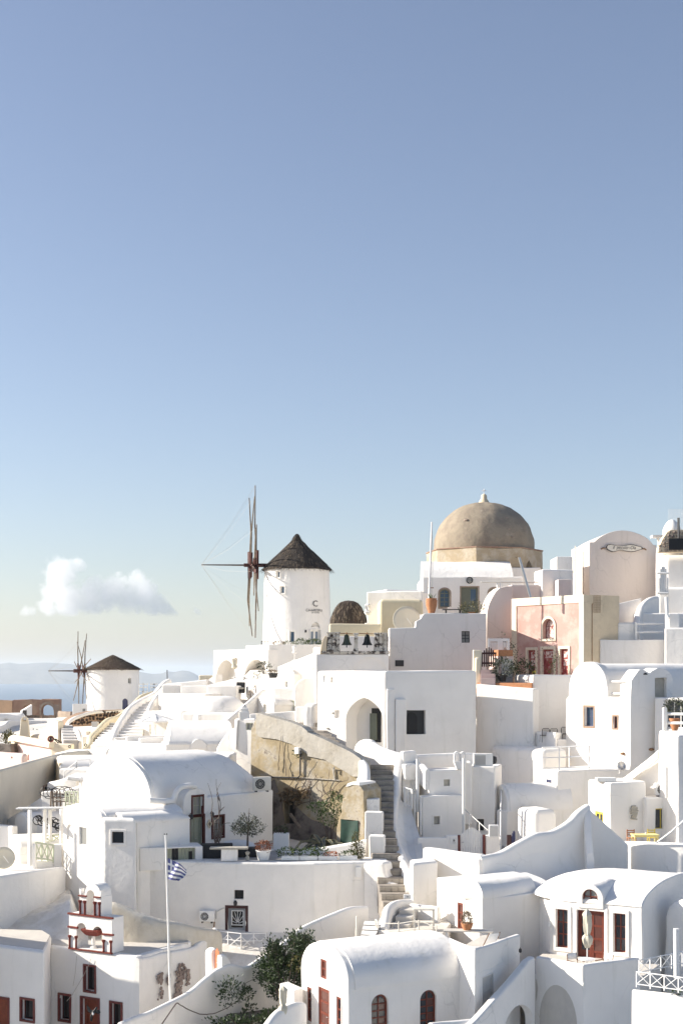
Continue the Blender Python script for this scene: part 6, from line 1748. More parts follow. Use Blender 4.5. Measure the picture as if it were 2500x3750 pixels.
# terrace front with its arches
def terrace_front():
 L,C,Rr=(1958,58.7),(2135,57),(2343,58.4);zt=ZZ(3533,57);zb=-17
 pl_,pc,pr=PL(*L),PL(*C),PL(*Rr);wl,wr=Wall(L,C),Wall(C,Rr)
 h=House('arched_terrace','white terrace front with a large arch below the red doors','terrace',(pc.x,pc.y+1,zb))
 h.hole(wl,rect(r11,466,1268,752,2100),1.6,arch=True,rise=1.55)
 th=.3;foot=[pl_,pc,pr,pr-wr.N*th,pc-(wl.N+wr.N).normalized()*th*1.1,pl_-wl.N*th]
 foot2=[pl_,pc,pr,pr-wr.N*2,pl_-wl.N*2.2]
 h.body(foot_block(foot2,zt-.75,zb),'white',bevel=.04,name='lower_wall')
 h.body(foot_block(foot,zt,zt-.9),'white',bevel=.1,name='parapet')
 for nm,P in (('back_door',(690,1425,790,1700)),):
  u0,u1,w0,w1=wl.rect(*rect(r11,*P));MB().box(wl,u0,u1,-1.58,-1.5,w0,w1).build('back_door','brown_gate',h.root)
 # stair wall descending to the left, with a smaller arch
 w2=Wall((1752,54.4),(1960,58.2));q=lambda x,y:(w2.u(r11(x,0)[0]),ZZ(r11(0,y)[1],w2.D(r11(x,0)[0])))
 h2=House('stair_wall','white wall of an outside stair climbing to the red door terrace','wall',(w2(1,0,0).x,57.5,zb))
 h2.hole(w2,rect(r11,200,1425,414,2000),.6,arch=True,rise=.9)
 h2.body(MB().extrude(w2,[(q(-60,0)[0],zb),q(-60,1590),q(0,1530),q(145,1365),q(260,1240),q(362,1120),q(385,1085),q(440,1050),(q(440,0)[0],zb)],-.35,0),'white',bevel=.1)
 h2.body(MB().box(w2,q(440,0)[0]-.5,q(440,0)[0]+.0,-.2,.0,zb,zb+.1),'white',name='foot',bevel=.02)
terrace_front()
# table set
def table_set():
 f0=ZZ(3512,58.6)-.78
 p=P11(829,1075,58.7);p.z=f0
 t=thing('round_table','small round white table before the red doors','table',p);z=Vector((0,0,0))
 MB().lathe((0,0,.74),[(.3,0),(.36,.0),(.365,.02),(.36,.035),(.02,.035)],32).build('table_top','white_metal',t,off=z,smooth=50)
 for k in range(3):
  a=2.1*k+.4;MB().tube([(.3*math.cos(a),.3*math.sin(a),.74),(.1*math.cos(a),.1*math.sin(a),.4),(.28*math.cos(a),.28*math.sin(a),0)],.015,5).build('leg','white_metal',t,off=z)
 b=P11(833,1075,58.55);b.z=f0
 closed_umbrella('closed cream umbrella rising through the round white table',b,ZZ(r11(0,686)[1],58.6)-f0,'canvas',r=.2)
 def director(px,rz,lab,dD=0):
  q=P11(px,1085,58.9+dD);q.z=f0
  c=thing('folding_chair',lab,'chair',q,rz,'folding chairs at the round table')
  for x in (-.26,.26):
   MB().tube([(x,.22,0),(x,-.22,.45)],.018,5).build('leg','chair_wood',c,off=z);MB().tube([(x,-.22,0),(x,.22,.45),(x,.3,.9)],.018,5).build('leg','chair_wood',c,off=z)
   MB().box(LOCAL,x-.03,x+.03,-.28,.25,.62,.65).build('armrest','chair_wood',c,off=z)
  MB().box(LOCAL,-.26,.26,-.2,.22,.44,.455).build('seat','canvas_white',c,off=z)
  m=MB()
  for k in range(7):
   x=-.27+.54*k/6;dd=.03*math.sin(math.pi*k/6);m.v+= [Vector((x,.26+dd,.66)),Vector((x,.31+dd,.92))]
  m.f=[(2*k,2*k+2,2*k+3,2*k+1) for k in range(6)]
  o=m.build('backrest','canvas_white',c,off=z,smooth=60);s=o.modifiers.new('s','SOLIDIFY');s.thickness=.012
 director(748,.5,'white folding chair left of the round white table')
 director(962,-.9,'white folding chair right of the round white table')
table_set()
# railing and block at the right edge
def right_edge():
 h,wl,wr=box_house('white terrace corner under the cross railing at the right edge',(2312,55.4),(2314,55.2),(2600,53.6),ZZ(3625,55.2),-18,bevel=.1,name='terrace_corner',cat='terrace')
 for (a,b,Da,Db,lb,n) in (((1210,1285),(1640,1345),55.3,53.6,'white cross patterned railing at the lower right edge',4),((1230,1195),(1640,1110),56.6,58.0,'rear white cross patterned railing at the right edge',5)):
  rail(lb,P11(*a,Da),P11(*b,Db),.62,n,'white_metal',True,.021)
 pipe('white pole standing behind the cross railing',[P11(1517,1215,56.2),P11(1513,838,56.2)],.12,'white_paint','white_pole','pole')
 potted('green plant peeping over the terrace edge at the right',P11(1520,1345,54.3),.1,.06,'pot_grey','leaf_green',(.3,.2,.08),80,.08)
right_edge()
# ---------------------------------------------------------------- white house with one red window, centre right
def red_window_house():
 A,C=(1598,67.6),(1766,64);zs=ZZ(3284,64);zb=-15.5
 wl=Wall(A,C);h=House('white_house','white house with one tall red window beside the lane terrace','house',(PL(*C).x,66,zb))
 h.window(wl,rect(r10,955,1246,1000,1468),'red_wood',1,3,recess=.06,pane='glass_red',fw=.1,sur=(.06,'white',.04))
 q=lambda x,y:(wl.u(r10(x,0)[0]),ZZ(r10(0,y)[1],wl.D(r10(x,0)[0])))
 prof=[q(775,1040),q(900,1050),q(985,1085),q(1030,1105),q(1070,1140),q(1100,1180),q(1125,1200),q(1155,1205)]
 h.body(MB().extrude(wl,[(prof[0][0],zb)]+prof+[(prof[-1][0],zb)],-4.5,0),'white',bevel=.08)
 w3=Wall((1766,64),(1942,65.6));
 body('side_wall',MB().box(w3,0.2,w3.len,-1.0,0.01,zb,zs-.05),'white',h.root,None,bevel=.06)
 prf=[(.05,-.08),(.04,.12),(-.04,.32),(-.2,.52),(-.45,.66),(-.8,.72),(-1.6,.74),(-1.6,-.3)];m=MB();n=10;k=len(prf)
 for j in range(n+1):
  u=-.02+(w3.len+.3)*j/n
  for (d,dz) in prf:m.v.append(w3(u,d,zs+dz))
 for j in range(n):
  for i in range(k):m.f.append((j*k+i,j*k+(i+1) % k,(j+1)*k+(i+1) % k,(j+1)*k+i))
 m.f.append(tuple(range(k)));m.f.append(tuple(n*k+i for i in range(k)));body('roof',m,'white',h.root,None,bevel=0,amp=.03,step=0)
red_window_house()
# ---------------------------------------------------------------- barrel house at the bottom centre
P14=lambda x,y,D:S(*r14(x,y),D)
def barrel():
 A,C=(1102,58.3),(1275,54.5);zs=ZZ(3616,54.5);zc=ZZ(3455,56.4);zb=-18;L=5.4
 wl=Wall(A,C);h=House('barrel_house','white barrel vaulted house with red doors and arched side windows','house',(PL(*C).x,57,zb))
 k=dict(recess=.08,fw=.1)
 h.window(wl,rect(r14,345,517,387,655),'red_wood',1,2,pane='glass_red',sur=(.05,'white',.04),**k)
 h.window(wl,rect(r14,248,716,280,960),'red_wood',1,3,pane='glass',sur=(.05,'white',.04),**k)
 h.window(wl,rect(r14,458,786,492,1040),'red_wood',1,3,pane='glass',sur=(.05,'white',.04),**k)
 h.door(wl,rect(r14,330,724,408,1080),'red_wood',1,4,(1,2,3),recess=.08,pane='glass_red',sur=(.05,'white',.04))
 c=wl(wl.len,0,0);ax=-wl.N;ws=Wall(tuple(c),tuple(c+ax*L))
 for R_ in ((703,770,826,1100),(1053,738,1172,1070)):
  h.window(ws,rect(r14,*R_),'red_wood',2,5,recess=.2,arch=True,pane=('glass','glass_red','glass','glass'),fw=.075)
 vault(h,A,C,L,zs,zc,zb,power=2.15,roof_from=.3,eave=.12,amp=.035)
 return h
barrel()
def bottom_block():
 def f(h,wl,wr):h.door(wr,rect(r14,1498,634,1575,870),'pale_door',1,2,(),recess=.08,sur=(.06,'white_grey',.02))
 h,wl,wr=box_house('white terrace house with a pale grey door beside the barrel vault',(1630,58.2),(1738,55.6),(1905,59.4),ZZ(3478,55.6)-.95,-18,openings=f,bevel=.09)
 zt_=ZZ(3478,55.6);A_,B_,C_=PL(1630,58.2),PL(1738,55.6),PL(1905,59.4)
 n1=Vector((.09,.13,0));ft=[A_,B_,C_,C_-Vector((.15,-.25,0)),B_+Vector((.02,.34,0)),A_+Vector((.2,.16,0))]
 h.body(foot_block(ft,[zt_,zt_,zt_-.1,zt_-.1,zt_,zt_],zt_-1.05),'white',name='parapet',bevel=.08)
 patch('terrace_floor','terrace floor behind the barrel house',[(1650,59.5),(1740,56.4),(1885,59.6),(1890,61.5),(1770,63.9)],zt_-.93,-16,'roof_slab')
 t=thing('low_table','pale low wall table holding a small terracotta pot','table',Vector((P14(1400,440,60.6).x,60.6,ZZ(3478,55.6)-.93)));fr=Frame(Vector(t.location),(1,-.12))
 MB().box(fr,-1.1,1.1,-.3,.3,.74,.8).build('table_top','roof_slab',t,bevel=.01)
 for x in (-.95,.95):MB().box(fr,x-.06,x+.06,-.25,.25,0,.74).build('leg','white',t)
 potted('small conifer in a terracotta bowl on the low table',Vector((P14(1390,402,60.6).x,60.6,ZZ(3478,55.6)-.13)),.26,.3,'terracotta','leaf_dry',(.24,.24,.34),900,.07,foot=.6,lump=.15)
 q=P14(1548,445,58.2);q.z=ZZ(3478,55.6)-.45;c=thing('deck_chair','reclining white deck chair with dark wooden frame','chair',q,.5);z=Vector((0,0,0))
 for x in (-.28,.28):
  MB().tube([(x-.1,0,0),(x+.28,0,.62)],.022,5).build('frame_bar','chair_wood',c,off=z);MB().tube([(x+.28,0,.62),(x+.38,.3,.3)],.022,5).build('frame_bar','chair_wood',c,off=z)
 m=MB().hexa([Vector(v) for v in ((-.3,.0,.05),(.26,-.02,.05),(.26,.0,.05),(-.3,.02,.05),(-.02,0,.58),(.52,-.02,.58),(.52,.0,.58),(-.02,.02,.58))]);m.build('sling','canvas_white',c,off=z)
 wall_run('garden_wall','low white wall in front of the arched side windows',[(1576,3745,53.6),(1640,3738,54.2),(1740,3730,54.6)],.35,zb=-19)
 wl_lamp=P14(1480,1000,56)
bottom_block()
wall_lamp('small black lamp on the wall left of the red doors',P11(318,1000,58),0)
# lane terrace: platform, steps, rails and fin wall above the barrel house
def lane_terrace():
 zf=ZZ(r10(0,1490)[1],63.6)
 patch('lane_terrace','beige terrace platform between stairs and barrel house',[(1370,64.2),(1610,62.2),(1650,66),(1600,69.5),(1400,69)],zf,-16,'roof_slab')
 front_house('white front wall of the lane terrace',(1366,64),(1620,62),.25,zf+.05,-16,bevel=.04,cat='wall',name='terrace_wall')
 box_house('tall white fin wall at the foot of the stone stairs',(1497,70),(1510,68.4),(1600,69.4),ZZ(3162,68.4),-14.5,bevel=.15,name='fin_wall',cat='wall')
 wall_run('curved_parapet','curved white parapet around the lane terrace',[(*r10(570,1215),67.8),(*r10(480,1220),67.4),(*r10(420,1240),66.6),(*r10(380,1275),65.8),(*r10(360,1350),65),(*r10(345,1440),64.4)],.45,zb=-15)
 front_house('white low wall behind the concrete steps',(1496,67.2),(1602,66.2),.3,ZZ(3312,66.7),-14,bevel=.06,cat='wall',name='white_wall',tops=[ZZ(3310,67.2),ZZ(3322,66.2),ZZ(3322,66.2),ZZ(3310,67.2)])
 t=thing('concrete_steps','three beige concrete steps on the lane terrace','steps',P10(510,1470,65.2))
 for (x0,x1,y,D) in ((470,545,1302,66.2),(440,535,1358,65.6),(405,515,1420,65)):
  fr=Frame(P10(x0,0,D),(1,-.25));fr.O.z=0;wd=(x1-x0+45)/2.24*D/F
  MB().box(fr,0,wd,-.8,0,zf-.1,ZZ(r10(0,y)[1],D)).build('step','roof_slab',t,bevel=.02)
 t=thing('side_table','small white slatted table behind the rope rail','table',P10(675,1475,64.2));z=Vector((0,0,0));b=Vector(t.location)
 MB().box(Frame(b,(1,0)),-.5,.5,-.3,.3,1.0,1.06).build('table_top','cream_metal',t)
 for x in (-.45,.45):
  for y in (-.26,.26):MB().box(Frame(b,(1,0)),x-.03,x+.03,y-.03,y+.03,0,1.0).build('leg','cream_metal',t)
 MB().box(Frame(b,(1,0)),-.42,.42,-.26,.26,.4,.44).build('shelf','cream_metal',t)
 t=thing('rope_rail','thin cream terrace rail with curved bars','railing',P10(300,1480,63.9))
 xs=[(300,1400,1490,63.9),(468,1395,1480,63.3),(632,1385,1480,62.9),(778,1430,1490,62.5)]
 for (x,y0,y1,D) in xs:MB().tube([P10(x,y1,D),P10(x,y0,D)],.03,5).build('post','cream_metal',t)
 for dy in (12,75):MB().tube(catmull([P10(x,y0+dy+(8 if i % 2 else 0),D) for i,(x,y0,y1,D) in enumerate(xs)],5),.022,5).build('rail','cream_metal',t)
 MB().tube(catmull([P10(300,1485,63.9),P10(280,1420,64),P10(282,1385,64),P10(300,1400,63.9)],5),.04,6).build('hook_post','cream_metal',t)
 t=stairs('dark blue grey steps going down left of the lane terrace',P10(150,1560,62.4),P10(262,1560,62.2),P10(190,1400,65.5),P10(330,1400,65.3),4,'dark_step',nosing='white')
 for (x,y0,y1,D) in ((125,1355,1568,62.3),(122,1460,1568,62)):pipe('cream pole standing by the dark steps' if y0==1355 else 'short cream pole standing by the dark steps',[P10(x,y1,D),P10(x,y0,D)],.05,'cream_metal','rail_pole','pole')
 tt=thing('junction_box','small white box with two dark slots on the curved parapet','box',P10(545,1205,66.9));b=Vector(tt.location)
 MB().box(Frame(b,(1,0)),-.22,.16,-.1,.03,-.05,.16).build('casing','white_paint',tt,bevel=.02)
 for x in (-.06,.0):MB().box(Frame(b,(1,0)),x,x+.02,.03,.036,.02,.09).build('slot','dark_metal',tt)
lane_terrace()
# ---------------------------------------------------------------- big terrace wall, lower left centre
P9=lambda x,y,D:S(*r9(x,y),D)
P8=lambda x,y,D:S(*r8(x,y),D)
P12=lambda x,y,D:S(*r12(x,y),D)
P13=lambda x,y,D:S(*r13(x,y),D)
def big_wall():
 zt=ZZ(3153,72);zb=-17
 wl=Wall((470,72.2),(900,71.4));w2=Wall((900,71.4),(1420,71.8))
 c=wl(wl.len,0,0);h=House('terrace_wall','tall long white terrace wall with a grey door and flower boxes on top','wall',(c.x,c.y+1,zb))
 d=h.door(wl,rect(r13,876,462,1040,845),'grey_door',1,2,(1,),recess=.2,pane='glass_dark',sur=(.16,'brown_gate',.02))
 h.hole(wl,rect(r13,935,284,1026,374),.3)
 a,b,e=PL(470,72.2),PL(900,71.4),PL(1420,71.8)
 a2,e2=a+Vector((1.2,3.5,0)),e+Vector((0,1.6,0));b2=b+Vector((0,4,0))
 m1=PL(1150,71.15);
 h.body(foot_block([a,b,m1,e,e2,b2,a2],zt,zb),'white_lower',bevel=.12,amp=.04)
 u0,u1,w0,w1=wl.rect(*rect(r13,912,492,1015,620));nn=-.135
 cx,cy=(u0+u1)/2,w0+.05
 for k in range(7):
  an=math.pi*(k+.5)/7;L=(w1-w0)*.95
  p=wl(cx,nn,cy);pts=[wl(cx+math.cos(an)*L*s*.55,nn,cy+math.sin(an)*L*s**1.0) for s in (0.12,.4,.7,1.0)]
  pts=[Vector(q) for q in pts]
  MB().tube(pts,.014,4).build('grille_bar','white_metal',d)
 MB().ring(wl,[(u0-.04,w0-.04),(u0-.04,w1+.04),(u1+.04,w1+.04),(u1+.04,w0-.04),(u0-.04,w0-.04)],[(u0,w0),(u0,w1),(u1,w1),(u1,w0),(u0,w0)],-.15,-.1).build('light_frame','white_paint',d)
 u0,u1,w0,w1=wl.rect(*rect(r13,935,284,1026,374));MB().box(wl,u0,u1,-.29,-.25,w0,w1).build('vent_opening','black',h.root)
 p=wl.at(*r13(947,410),.03);MB().lathe(p-Vector((0,0,.14)),[(.04,0),(.09,.05),(.1,.18),(.05,.28)],10).build('door_light','dark_metal',h.root)
 # flaked spots
 for (x,y,sx,sy) in ((1212,190,.13,.5),):
  q=wl.at(*r13(x,y),.0)
  w_=w2 if r13(x,y)[0]>900 else wl;q=w_.at(*r13(x,y),.0)
  MB().extrude(Frame((q.x,q.y,q.z),w_.U),[(-.07,-.55),(.02,-.42),(.1,-.1),(.08,.2),(.12,.45),(.03,.3),(-.05,.05),(-.09,-.2)],-.02,.02).build('flaked_plaster','ruin_stone',h.root)
 q=w2.at(*r13(1337,411),.01);MB().extrude(Frame((q.x,q.y,q.z),w2.U),[(.05*math.cos(a),.05*math.sin(a)) for a in [6.283*k/10 for k in range(10)]],0,.01).build('drain_hole','black',h.root)
 patch('terrace_floor','dark paved terrace floor before the green door',[(700,72.8),(1200,71.9),(1340,73.5),(1000,84),(740,80)],zt+.012,-12,'paving')
 return h,wl,w2,zt
BW,bw1,bw2,BZ=big_wall()
ac_unit('white air conditioner beside the grey door',bw1.at(*r13(686,588),.2),math.atan2(bw1.U.y,bw1.U.x),.78,.62)
pipe('white conduit from the air conditioner to the grey door',[bw1.at(*r13(765,560),.05),bw1.at(*r13(770,490),.05),bw1.at(*r13(840,455),.05)],.03,'pvc','conduit')
pipe('rust stained drain below the air conditioner',[bw1.at(*r13(748,590),.03),bw1.at(*r13(742,640),.03)],.03,'rust','conduit')
def lantern_box():
 t=thing('wall_light_box','white light box on a conduit beside the balustrade','lamp',bw2.at(1307,3330,.05))
 MB().box(bw2,bw2.u(1300),bw2.u(1321),.02,.3,ZZ(3210,71.7),ZZ(3172,71.7)).build('box','white_paint',t,bevel=.02)
 for x in (1313,1319):MB().tube([bw2.at(x,3212,.1),bw2.at(x+4,3325,.1)],.035,6).build('conduit','white_paint',t)
lantern_box()
wall_lamp('round metal wall light near the foot of the stairs',bw2.at(*r10(257,1250),.02),0,'steel',1.0)
# balcony rail before the grey door
def balcony_rail():
 z=bw1.D(800)
 a=P13(752,838,70.4);b=P13(1000,868,69.7);c=P13(1238,862,70.6)
 rail('left half of the white crossed balcony rail before the grey door',a,b,.88,2,'white_metal',True,.022,mids=1,posts_down=.1)
 rail('right half of the white crossed balcony rail before the grey door',b,c,.88,2,'white_metal',True,.022,mids=1,posts_down=.1)
 pipe('thin metal prop under the balcony rail',[P13(1005,1010,69.5),P13(1003,860,69.7)],.03,'white_metal','prop','post')
 patch('balcony_slab','thin grey balcony slab before the grey door',[(788,70.4),(880,69.6),(976,70.5),(976,72.6),(788,73)],P13(900,858,70.2).z,P13(900,870,70.2).z-.2,'paving')
 patch('rubble_ground','dark rubble ground below the balcony',[(770,68.6),(905,65),(985,66.5),(985,72),(780,72)],-15.2,-17,'dirt_and_shade_wall')
balcony_rail()
# ---------------------------------------------------------------- church with bell tower
def church():
 A,C=(186,65.6),(500,63);wl=Wall(A,C);zt=ZZ(3506,63);zb=-19
 h=House('church','white church with dark red window frames and a small bell tower above','church',(PL(*C).x-2,66,zb))
 rt=dict(frame='red_trim',nx=1,ny=1,recess=.28,pane='glass_dark',fw=.03,sur=(.1,'red_trim',.05))
 h.window(wl,rect(r12,815,1018,908,1250),**rt);h.window(wl,rect(r12,573,1295,668,1530),**rt);h.window(wl,rect(r12,1064,1372,1160,1600),**rt)
 h.door(wl,rect(r12,785,1330,940,1800),'red_door',1,3,(),recess=.3,sur=(.1,'red_trim',.05),frame=.04)
 a,c=PL(*A),PL(*C);back=[PL(700,67.4),PL(186,67.6)]
 h.body(foot_block([a,c,PL(585,64.6),PL(700,66.8)]+back,zt,zb),'white',bevel=.12,amp=.03)
 patch('church_roof','flat beige roof of the church behind the bell tower',[(190,66),(500,63.6),(580,65),(690,66.6),(690,67.2),(200,67.4),(100,67.4),(100,66)],zt+.03,zt-.4,'roof_slab','roof',bevel=.02)
 # left wing
 L0,L1=(-120,64.2),(163,61.9);w2=Wall(L0,L1);zw=ZZ(3487,61.9)
 h2=House('church_wing','shaded white wing with a dark red door left of the church front','house',(PL(*L1).x-2,64,zb))
 h2.window(w2,rect(r12,208,1338,322,1530),**rt);h2.door(w2,rect(r12,-120,1320,80,1800),'red_door',1,2,(),recess=.1,sur=(.1,'red_trim',.05))
 p0,p1=PL(*L0),PL(*L1);p2=PL(188,65.8)
 h2.body(foot_block([p0,p1,p2,PL(150,67.6),PL(-150,67.8)],zw,zb),'white',bevel=.12,amp=.03)
 patch('wing_roof','flat beige roof of the shaded church wing',[(-110,64.6),(158,62.4),(184,65.8),(150,67.4),(-150,67.6)],zw+.03,zw-.4,'roof_slab','roof',bevel=.02)
 # stains on the right flank
 wf=Wall((585,64.6),(714,67))
 return wl,zt
CW,CZ=church()
def bell_tower():
 wl=CW;u0=wl.u(r12(663,0)[0]);D=wl.D(r12(860,0)[0]);k=D/F
 O=wl(u0,.02,0);rz=math.atan2(wl.U.y,wl.U.x)
 Wd=wl.u(r12(1078,0)[0])-u0;zb=CZ+.02;z1=ZZ(r12(0,530)[1],D);z2=ZZ(r12(0,225)[1],D) 
 h=House('bell_tower','white two tiered bell tower with dark red columns and bells','bell tower',(wl(u0+Wd/2,-.4,0).x,wl(u0+Wd/2,-.4,0).y,zb))
 fr=Frame(O,wl.U);dep=.85;H1=z1-zb;f=lambda x:(x-663)/(1078-663)*Wd
 yz=lambda y:zb+(900-y)/(900-515)*H1
 # lower tier with two arches
 out=[(0,zb),(0,z1),(Wd,z1),(Wd,zb)]
 cutm=h.cut
 for (a,b,t) in ((738,830,595),(895,985,612)):
  cutm.extrude(fr,arch_outline(f(a),f(b),zb+.08,yz(t+10)),-dep-.2,.2)
 cutm.box(fr,f(828),f(897),-dep-.2,.2,zb+.081,yz(690))
 h.body(MB().extrude(fr,out,-dep,0),'white',name='lower_tier',bevel=.03,amp=.012,step=.4)
 # upper tier
 a,b=f(765),f(972);zt=z2;o=[(a,z1),(a,z1+(zt-z1)*.62)]+[(f(815)+(f(968)-f(815))*(1-math.cos(math.pi*j/14))/2,z1+(zt-z1)*.62+(zt-z1)*.38*math.sin(math.pi*j/14)**.8) for j in range(15)]+[(b,z1+(zt-z1)*.62),(b,z1)]
 h.cut.extrude(fr,arch_outline(f(832),f(907),z1+.02,z1+(zt-z1)*.8),-dep-.2,.2)
 h.body(MB().extrude(fr,o,-dep*.95,-.02),'white',name='upper_tier',bevel=.025,amp=.01,step=.4)
 for x in (775,962):
  MB().extrude(fr,[(f(x)-.05,z1+(zt-z1)*.6),(f(x)-.09,z1+(zt-z1)*.83),(f(x),z1+(zt-z1)*.78),(f(x)+.09,z1+(zt-z1)*.83),(f(x)+.05,z1+(zt-z1)*.6)],-.2,.0).build('horn','white',h.root,bevel=.015)
 # mid column and red basin
 cxm=f(862);MB().lathe(fr(cxm,-.3,0),[(.16,zb+.08),(.16,zb+.14),(.09,zb+.18),(.085,yz(740)),(.1,yz(735))],14).build('column','white',h.root,smooth=45)
 m=MB();
 for j,(s,z) in enumerate(((.55,742),(.75,720),(.95,690),(1.0,672),(1.0,668))):
  for (x,y) in ((-1,1),(1,1),(1,-1),(-1,-1)):m.v.append(fr(cxm+f(863+80)*0+x*s*(f(985)-f(820))/2,-.3+y*s*.33,yz(z)))
 for j in range(4):
  for i in range(4):m.f.append((j*4+i,j*4+(i+1) % 4,(j+1)*4+(i+1) % 4,(j+1)*4+i))
 m.f+= [(3,2,1,0),(16,17,18,19)];m.build('basin_capital','tower_red',h.root,bevel=.02,wobble=.01)
 # red strips and columns
 def strip(x0,x1,y,hh=.07,z=None,n1=.06):
  zc_=yz(y) if z is None else z
  body('red_strip',MB().box(fr,f(x0),f(x1),-.05,n1,zc_-hh/2,zc_+hh/2),'tower_red',h.root,None,bevel=.015,amp=.02,step=.12)
 strip(655,1088,515,.09);strip(655,752,662,.09);strip(985,1090,697,.09);strip(663,1078,898,.08)
 zu=z1+(zt-z1)
 strip(760,838,0,.07,z1+(zt-z1)*.6);strip(907,972,0,.07,z1+(zt-z1)*.6)
 def col(x,za,zb_):
  c=fr(f(x),.03,0);MB().lathe(c,[(.055,za),(.05,za+.05),(.045,zb_-.16),(.05,zb_-.14),(.085,zb_-.08),(.085,zb_)],10).build('red_column','tower_red',h.root,smooth=40,wobble=.012)
 for x in (676,738):col(x,zb+.05,yz(752))
 for x in (1000,1068):col(x,zb+.05,yz(752)-.02)
 for x in (777,822,918,962):col(x,z1+.05,z1+(zt-z1)*.46)
 # bells
 for (x,y,mt) in ((815,650,'bronze_green'),(970,690,'bronze_green')):
  bell(h.root,fr(f(x),-.45,yz(y)),.34,mt)
 c=fr((a+b)/2+.02,-.4,0);zz=z2
 MB().tube([c+Vector((0,0,zz-.05)),c+Vector((0,0,zz+.42))],.02,5).build('cross','white_metal',h.root);MB().tube([c-fr.U*.12+Vector((0,0,zz+.28)),c+fr.U*.12+Vector((0,0,zz+.28))],.02,5).build('cross_arm','white_metal',h.root)
 # bell ropes
 for pts in ([(750,910),(735,1080),(715,1200)],[(885,940),(870,990),(820,1090),(710,1280),(655,1345)]):
  MB().tube([wl.at(*r12(*p),.1) for p in pts],.012,4).build('bell_rope','rope',h.root)
bell_tower()
wall_run('church_parapet','white parapet rising along the right side of the church roof',[(500,3508,63),(540,3502,63.8),(582,3490,64.6),(650,3478,65.8),(705,3466,66.9),(718,3456,67.2),(732,3444,67.6),(765,3425,68.5),(787,3397,69.2)],.32,zb=-18,mat='white_lower')
def flank_stain():
 # patches where the plaster has flaked off the church flank
 wf=Wall((560,64.0),(714,66.9));t=thing('flaked_plaster','brown flaked plaster patches on the church flank','wall patch',wf.at(650,3600,.2));loc=Vector(t.location)
 m=MB()
 for (x,y,a,b,n) in ((405,1070,.36,.36,60),(375,1190,.28,.45,40),(205,1125,.16,.3,40),(285,1140,.14,.2,22),(470,1120,.12,.45,22),(370,1280,.35,.12,25),(220,1270,.2,.3,8)):
  px,py=r13(x,y)
  for k in range(n):
   c=wf.at(px,py,.195)+wf.U*rnd.gauss(0,a*.5)+Vector((0,0,rnd.gauss(0,b*.5)));sz=rnd.uniform(.015,.1);q=9;ph=rnd.random()*50
   m.extrude(Frame((c.x,c.y,c.z),wf.U),[(sz*math.cos(t_)*rg,sz*1.3*math.sin(t_)*rg) for t_,rg in [(6.283*i/q,.8+.6*noise.noise(Vector((math.cos(6.283*i/q)+ph,math.sin(6.283*i/q),0)))) for i in range(q)]],-.06,.004+.008*rnd.random())
 m.build('flakes','bare_plaster',t,kind='stuff')
flank_stain()
# flag
def flag():
 a,b=S(625,3700,59.6),S(607,3052,59.6)
 t=thing('flagpole','thin white flagpole flying a blue and white striped flag','flagpole',a)
 MB().tube([a,a.lerp(b,.5),b],[.05,.045,.036],8).build('mast','white_paint',t,smooth=50)
 MB().tube([b+Vector((-.07,0,-.03)),b+Vector((.07,0,-.03))],.035,5).build('truck','dark_metal',t)
 MB().tube([b+Vector((.06,-.02,-.05)),a.lerp(b,.02)+Vector((.06,0,0))],.006,3).build('halyard','rope',t)
 m=MB();nu,nv=36,18;me=None
 tl,tr_,bl_,br_=(1378,878),(1528,965),(1378,1052),(1465,1068)
 mats=[]
 for j in range(nv+1):
  for i in range(nu+1):
   u,v=i/nu,j/nv
   x=(tl[0]+(tr_[0]-tl[0])*u)*(1-v)+(bl_[0]+(br_[0]-bl_[0])*u)*v+26*math.sin(math.pi*v)*u
   y=(tl[1]+(tr_[1]-tl[1])*u**1.2)*(1-v)+(bl_[1]+(br_[1]-bl_[1])*u)*v+9*math.sin(u*8-v*2)*u*(.3+.7*(1-v))
   m.v.append(P8(x,y,59.5+.16*math.sin(u*7.5+v*2.5)*(.15+u)))
 for j in range(nv):
  for i in range(nu):
   m.f.append((j*(nu+1)+i,j*(nu+1)+i+1,(j+1)*(nu+1)+i+1,(j+1)*(nu+1)+i))
   st=j//2;blue=st % 2==0
   if st<5 and i<13:
    blue=not (st==2 or 5<=i<=7)
   mats.append(0 if blue else 1)
 o=m.build('flag','flag_blue',t,smooth=80);o.data.materials.append(MATS['flag_white'])
 # recalc may reorder nothing: faces keep their order
 for p,k in zip(o.data.polygons,mats):p.material_index=k
flag()
# whitewashed rock and the beige retaining wall behind the church roof
wall_run('retaining_wall','beige pitted retaining wall behind the church roof',[(390,3300,67.2),(430,3306,67),(500,3338,66.8),(560,3358,66.8),(640,3375,67),(715,3390,67.8),(790,3402,69.4)],.8,zb=-17,mat='retaining',amp=.06)
def rock():
 m=MB();nx,ny=46,22;c=S(120,3400,71)
 for j in range(ny+1):
  for i in range(nx+1):
   px=-80+400*i/nx;t=j/ny;D=66.9+7.5*t
   topy=3360-75*max(0,min(1,(px+20)/260))**1.2
   if px>262:topy+= (px-262)*2.6
   zt=ZZ(topy,72);z0=-13.3
   s=min(1,t/.42);f_=math.sin(s*math.pi/2)**.8
   p=PL(px,D);n_=noise.fractal(Vector((p.x*.7,p.y*.7,0)),1,2,5)
   m.v.append(Vector((p.x,D+noise.noise(Vector((p.x,f_*3,5)))*.25,z0+(zt-z0)*f_*(1+.08*n_)+.12*n_*f_)))
 m.f=[(j*(nx+1)+i,j*(nx+1)+i+1,(j+1)*(nx+1)+i+1,(j+1)*(nx+1)+i) for j in range(ny) for i in range(nx)]
 tag(m.build('rock','rock',smooth=60),kind='structure')
rock()
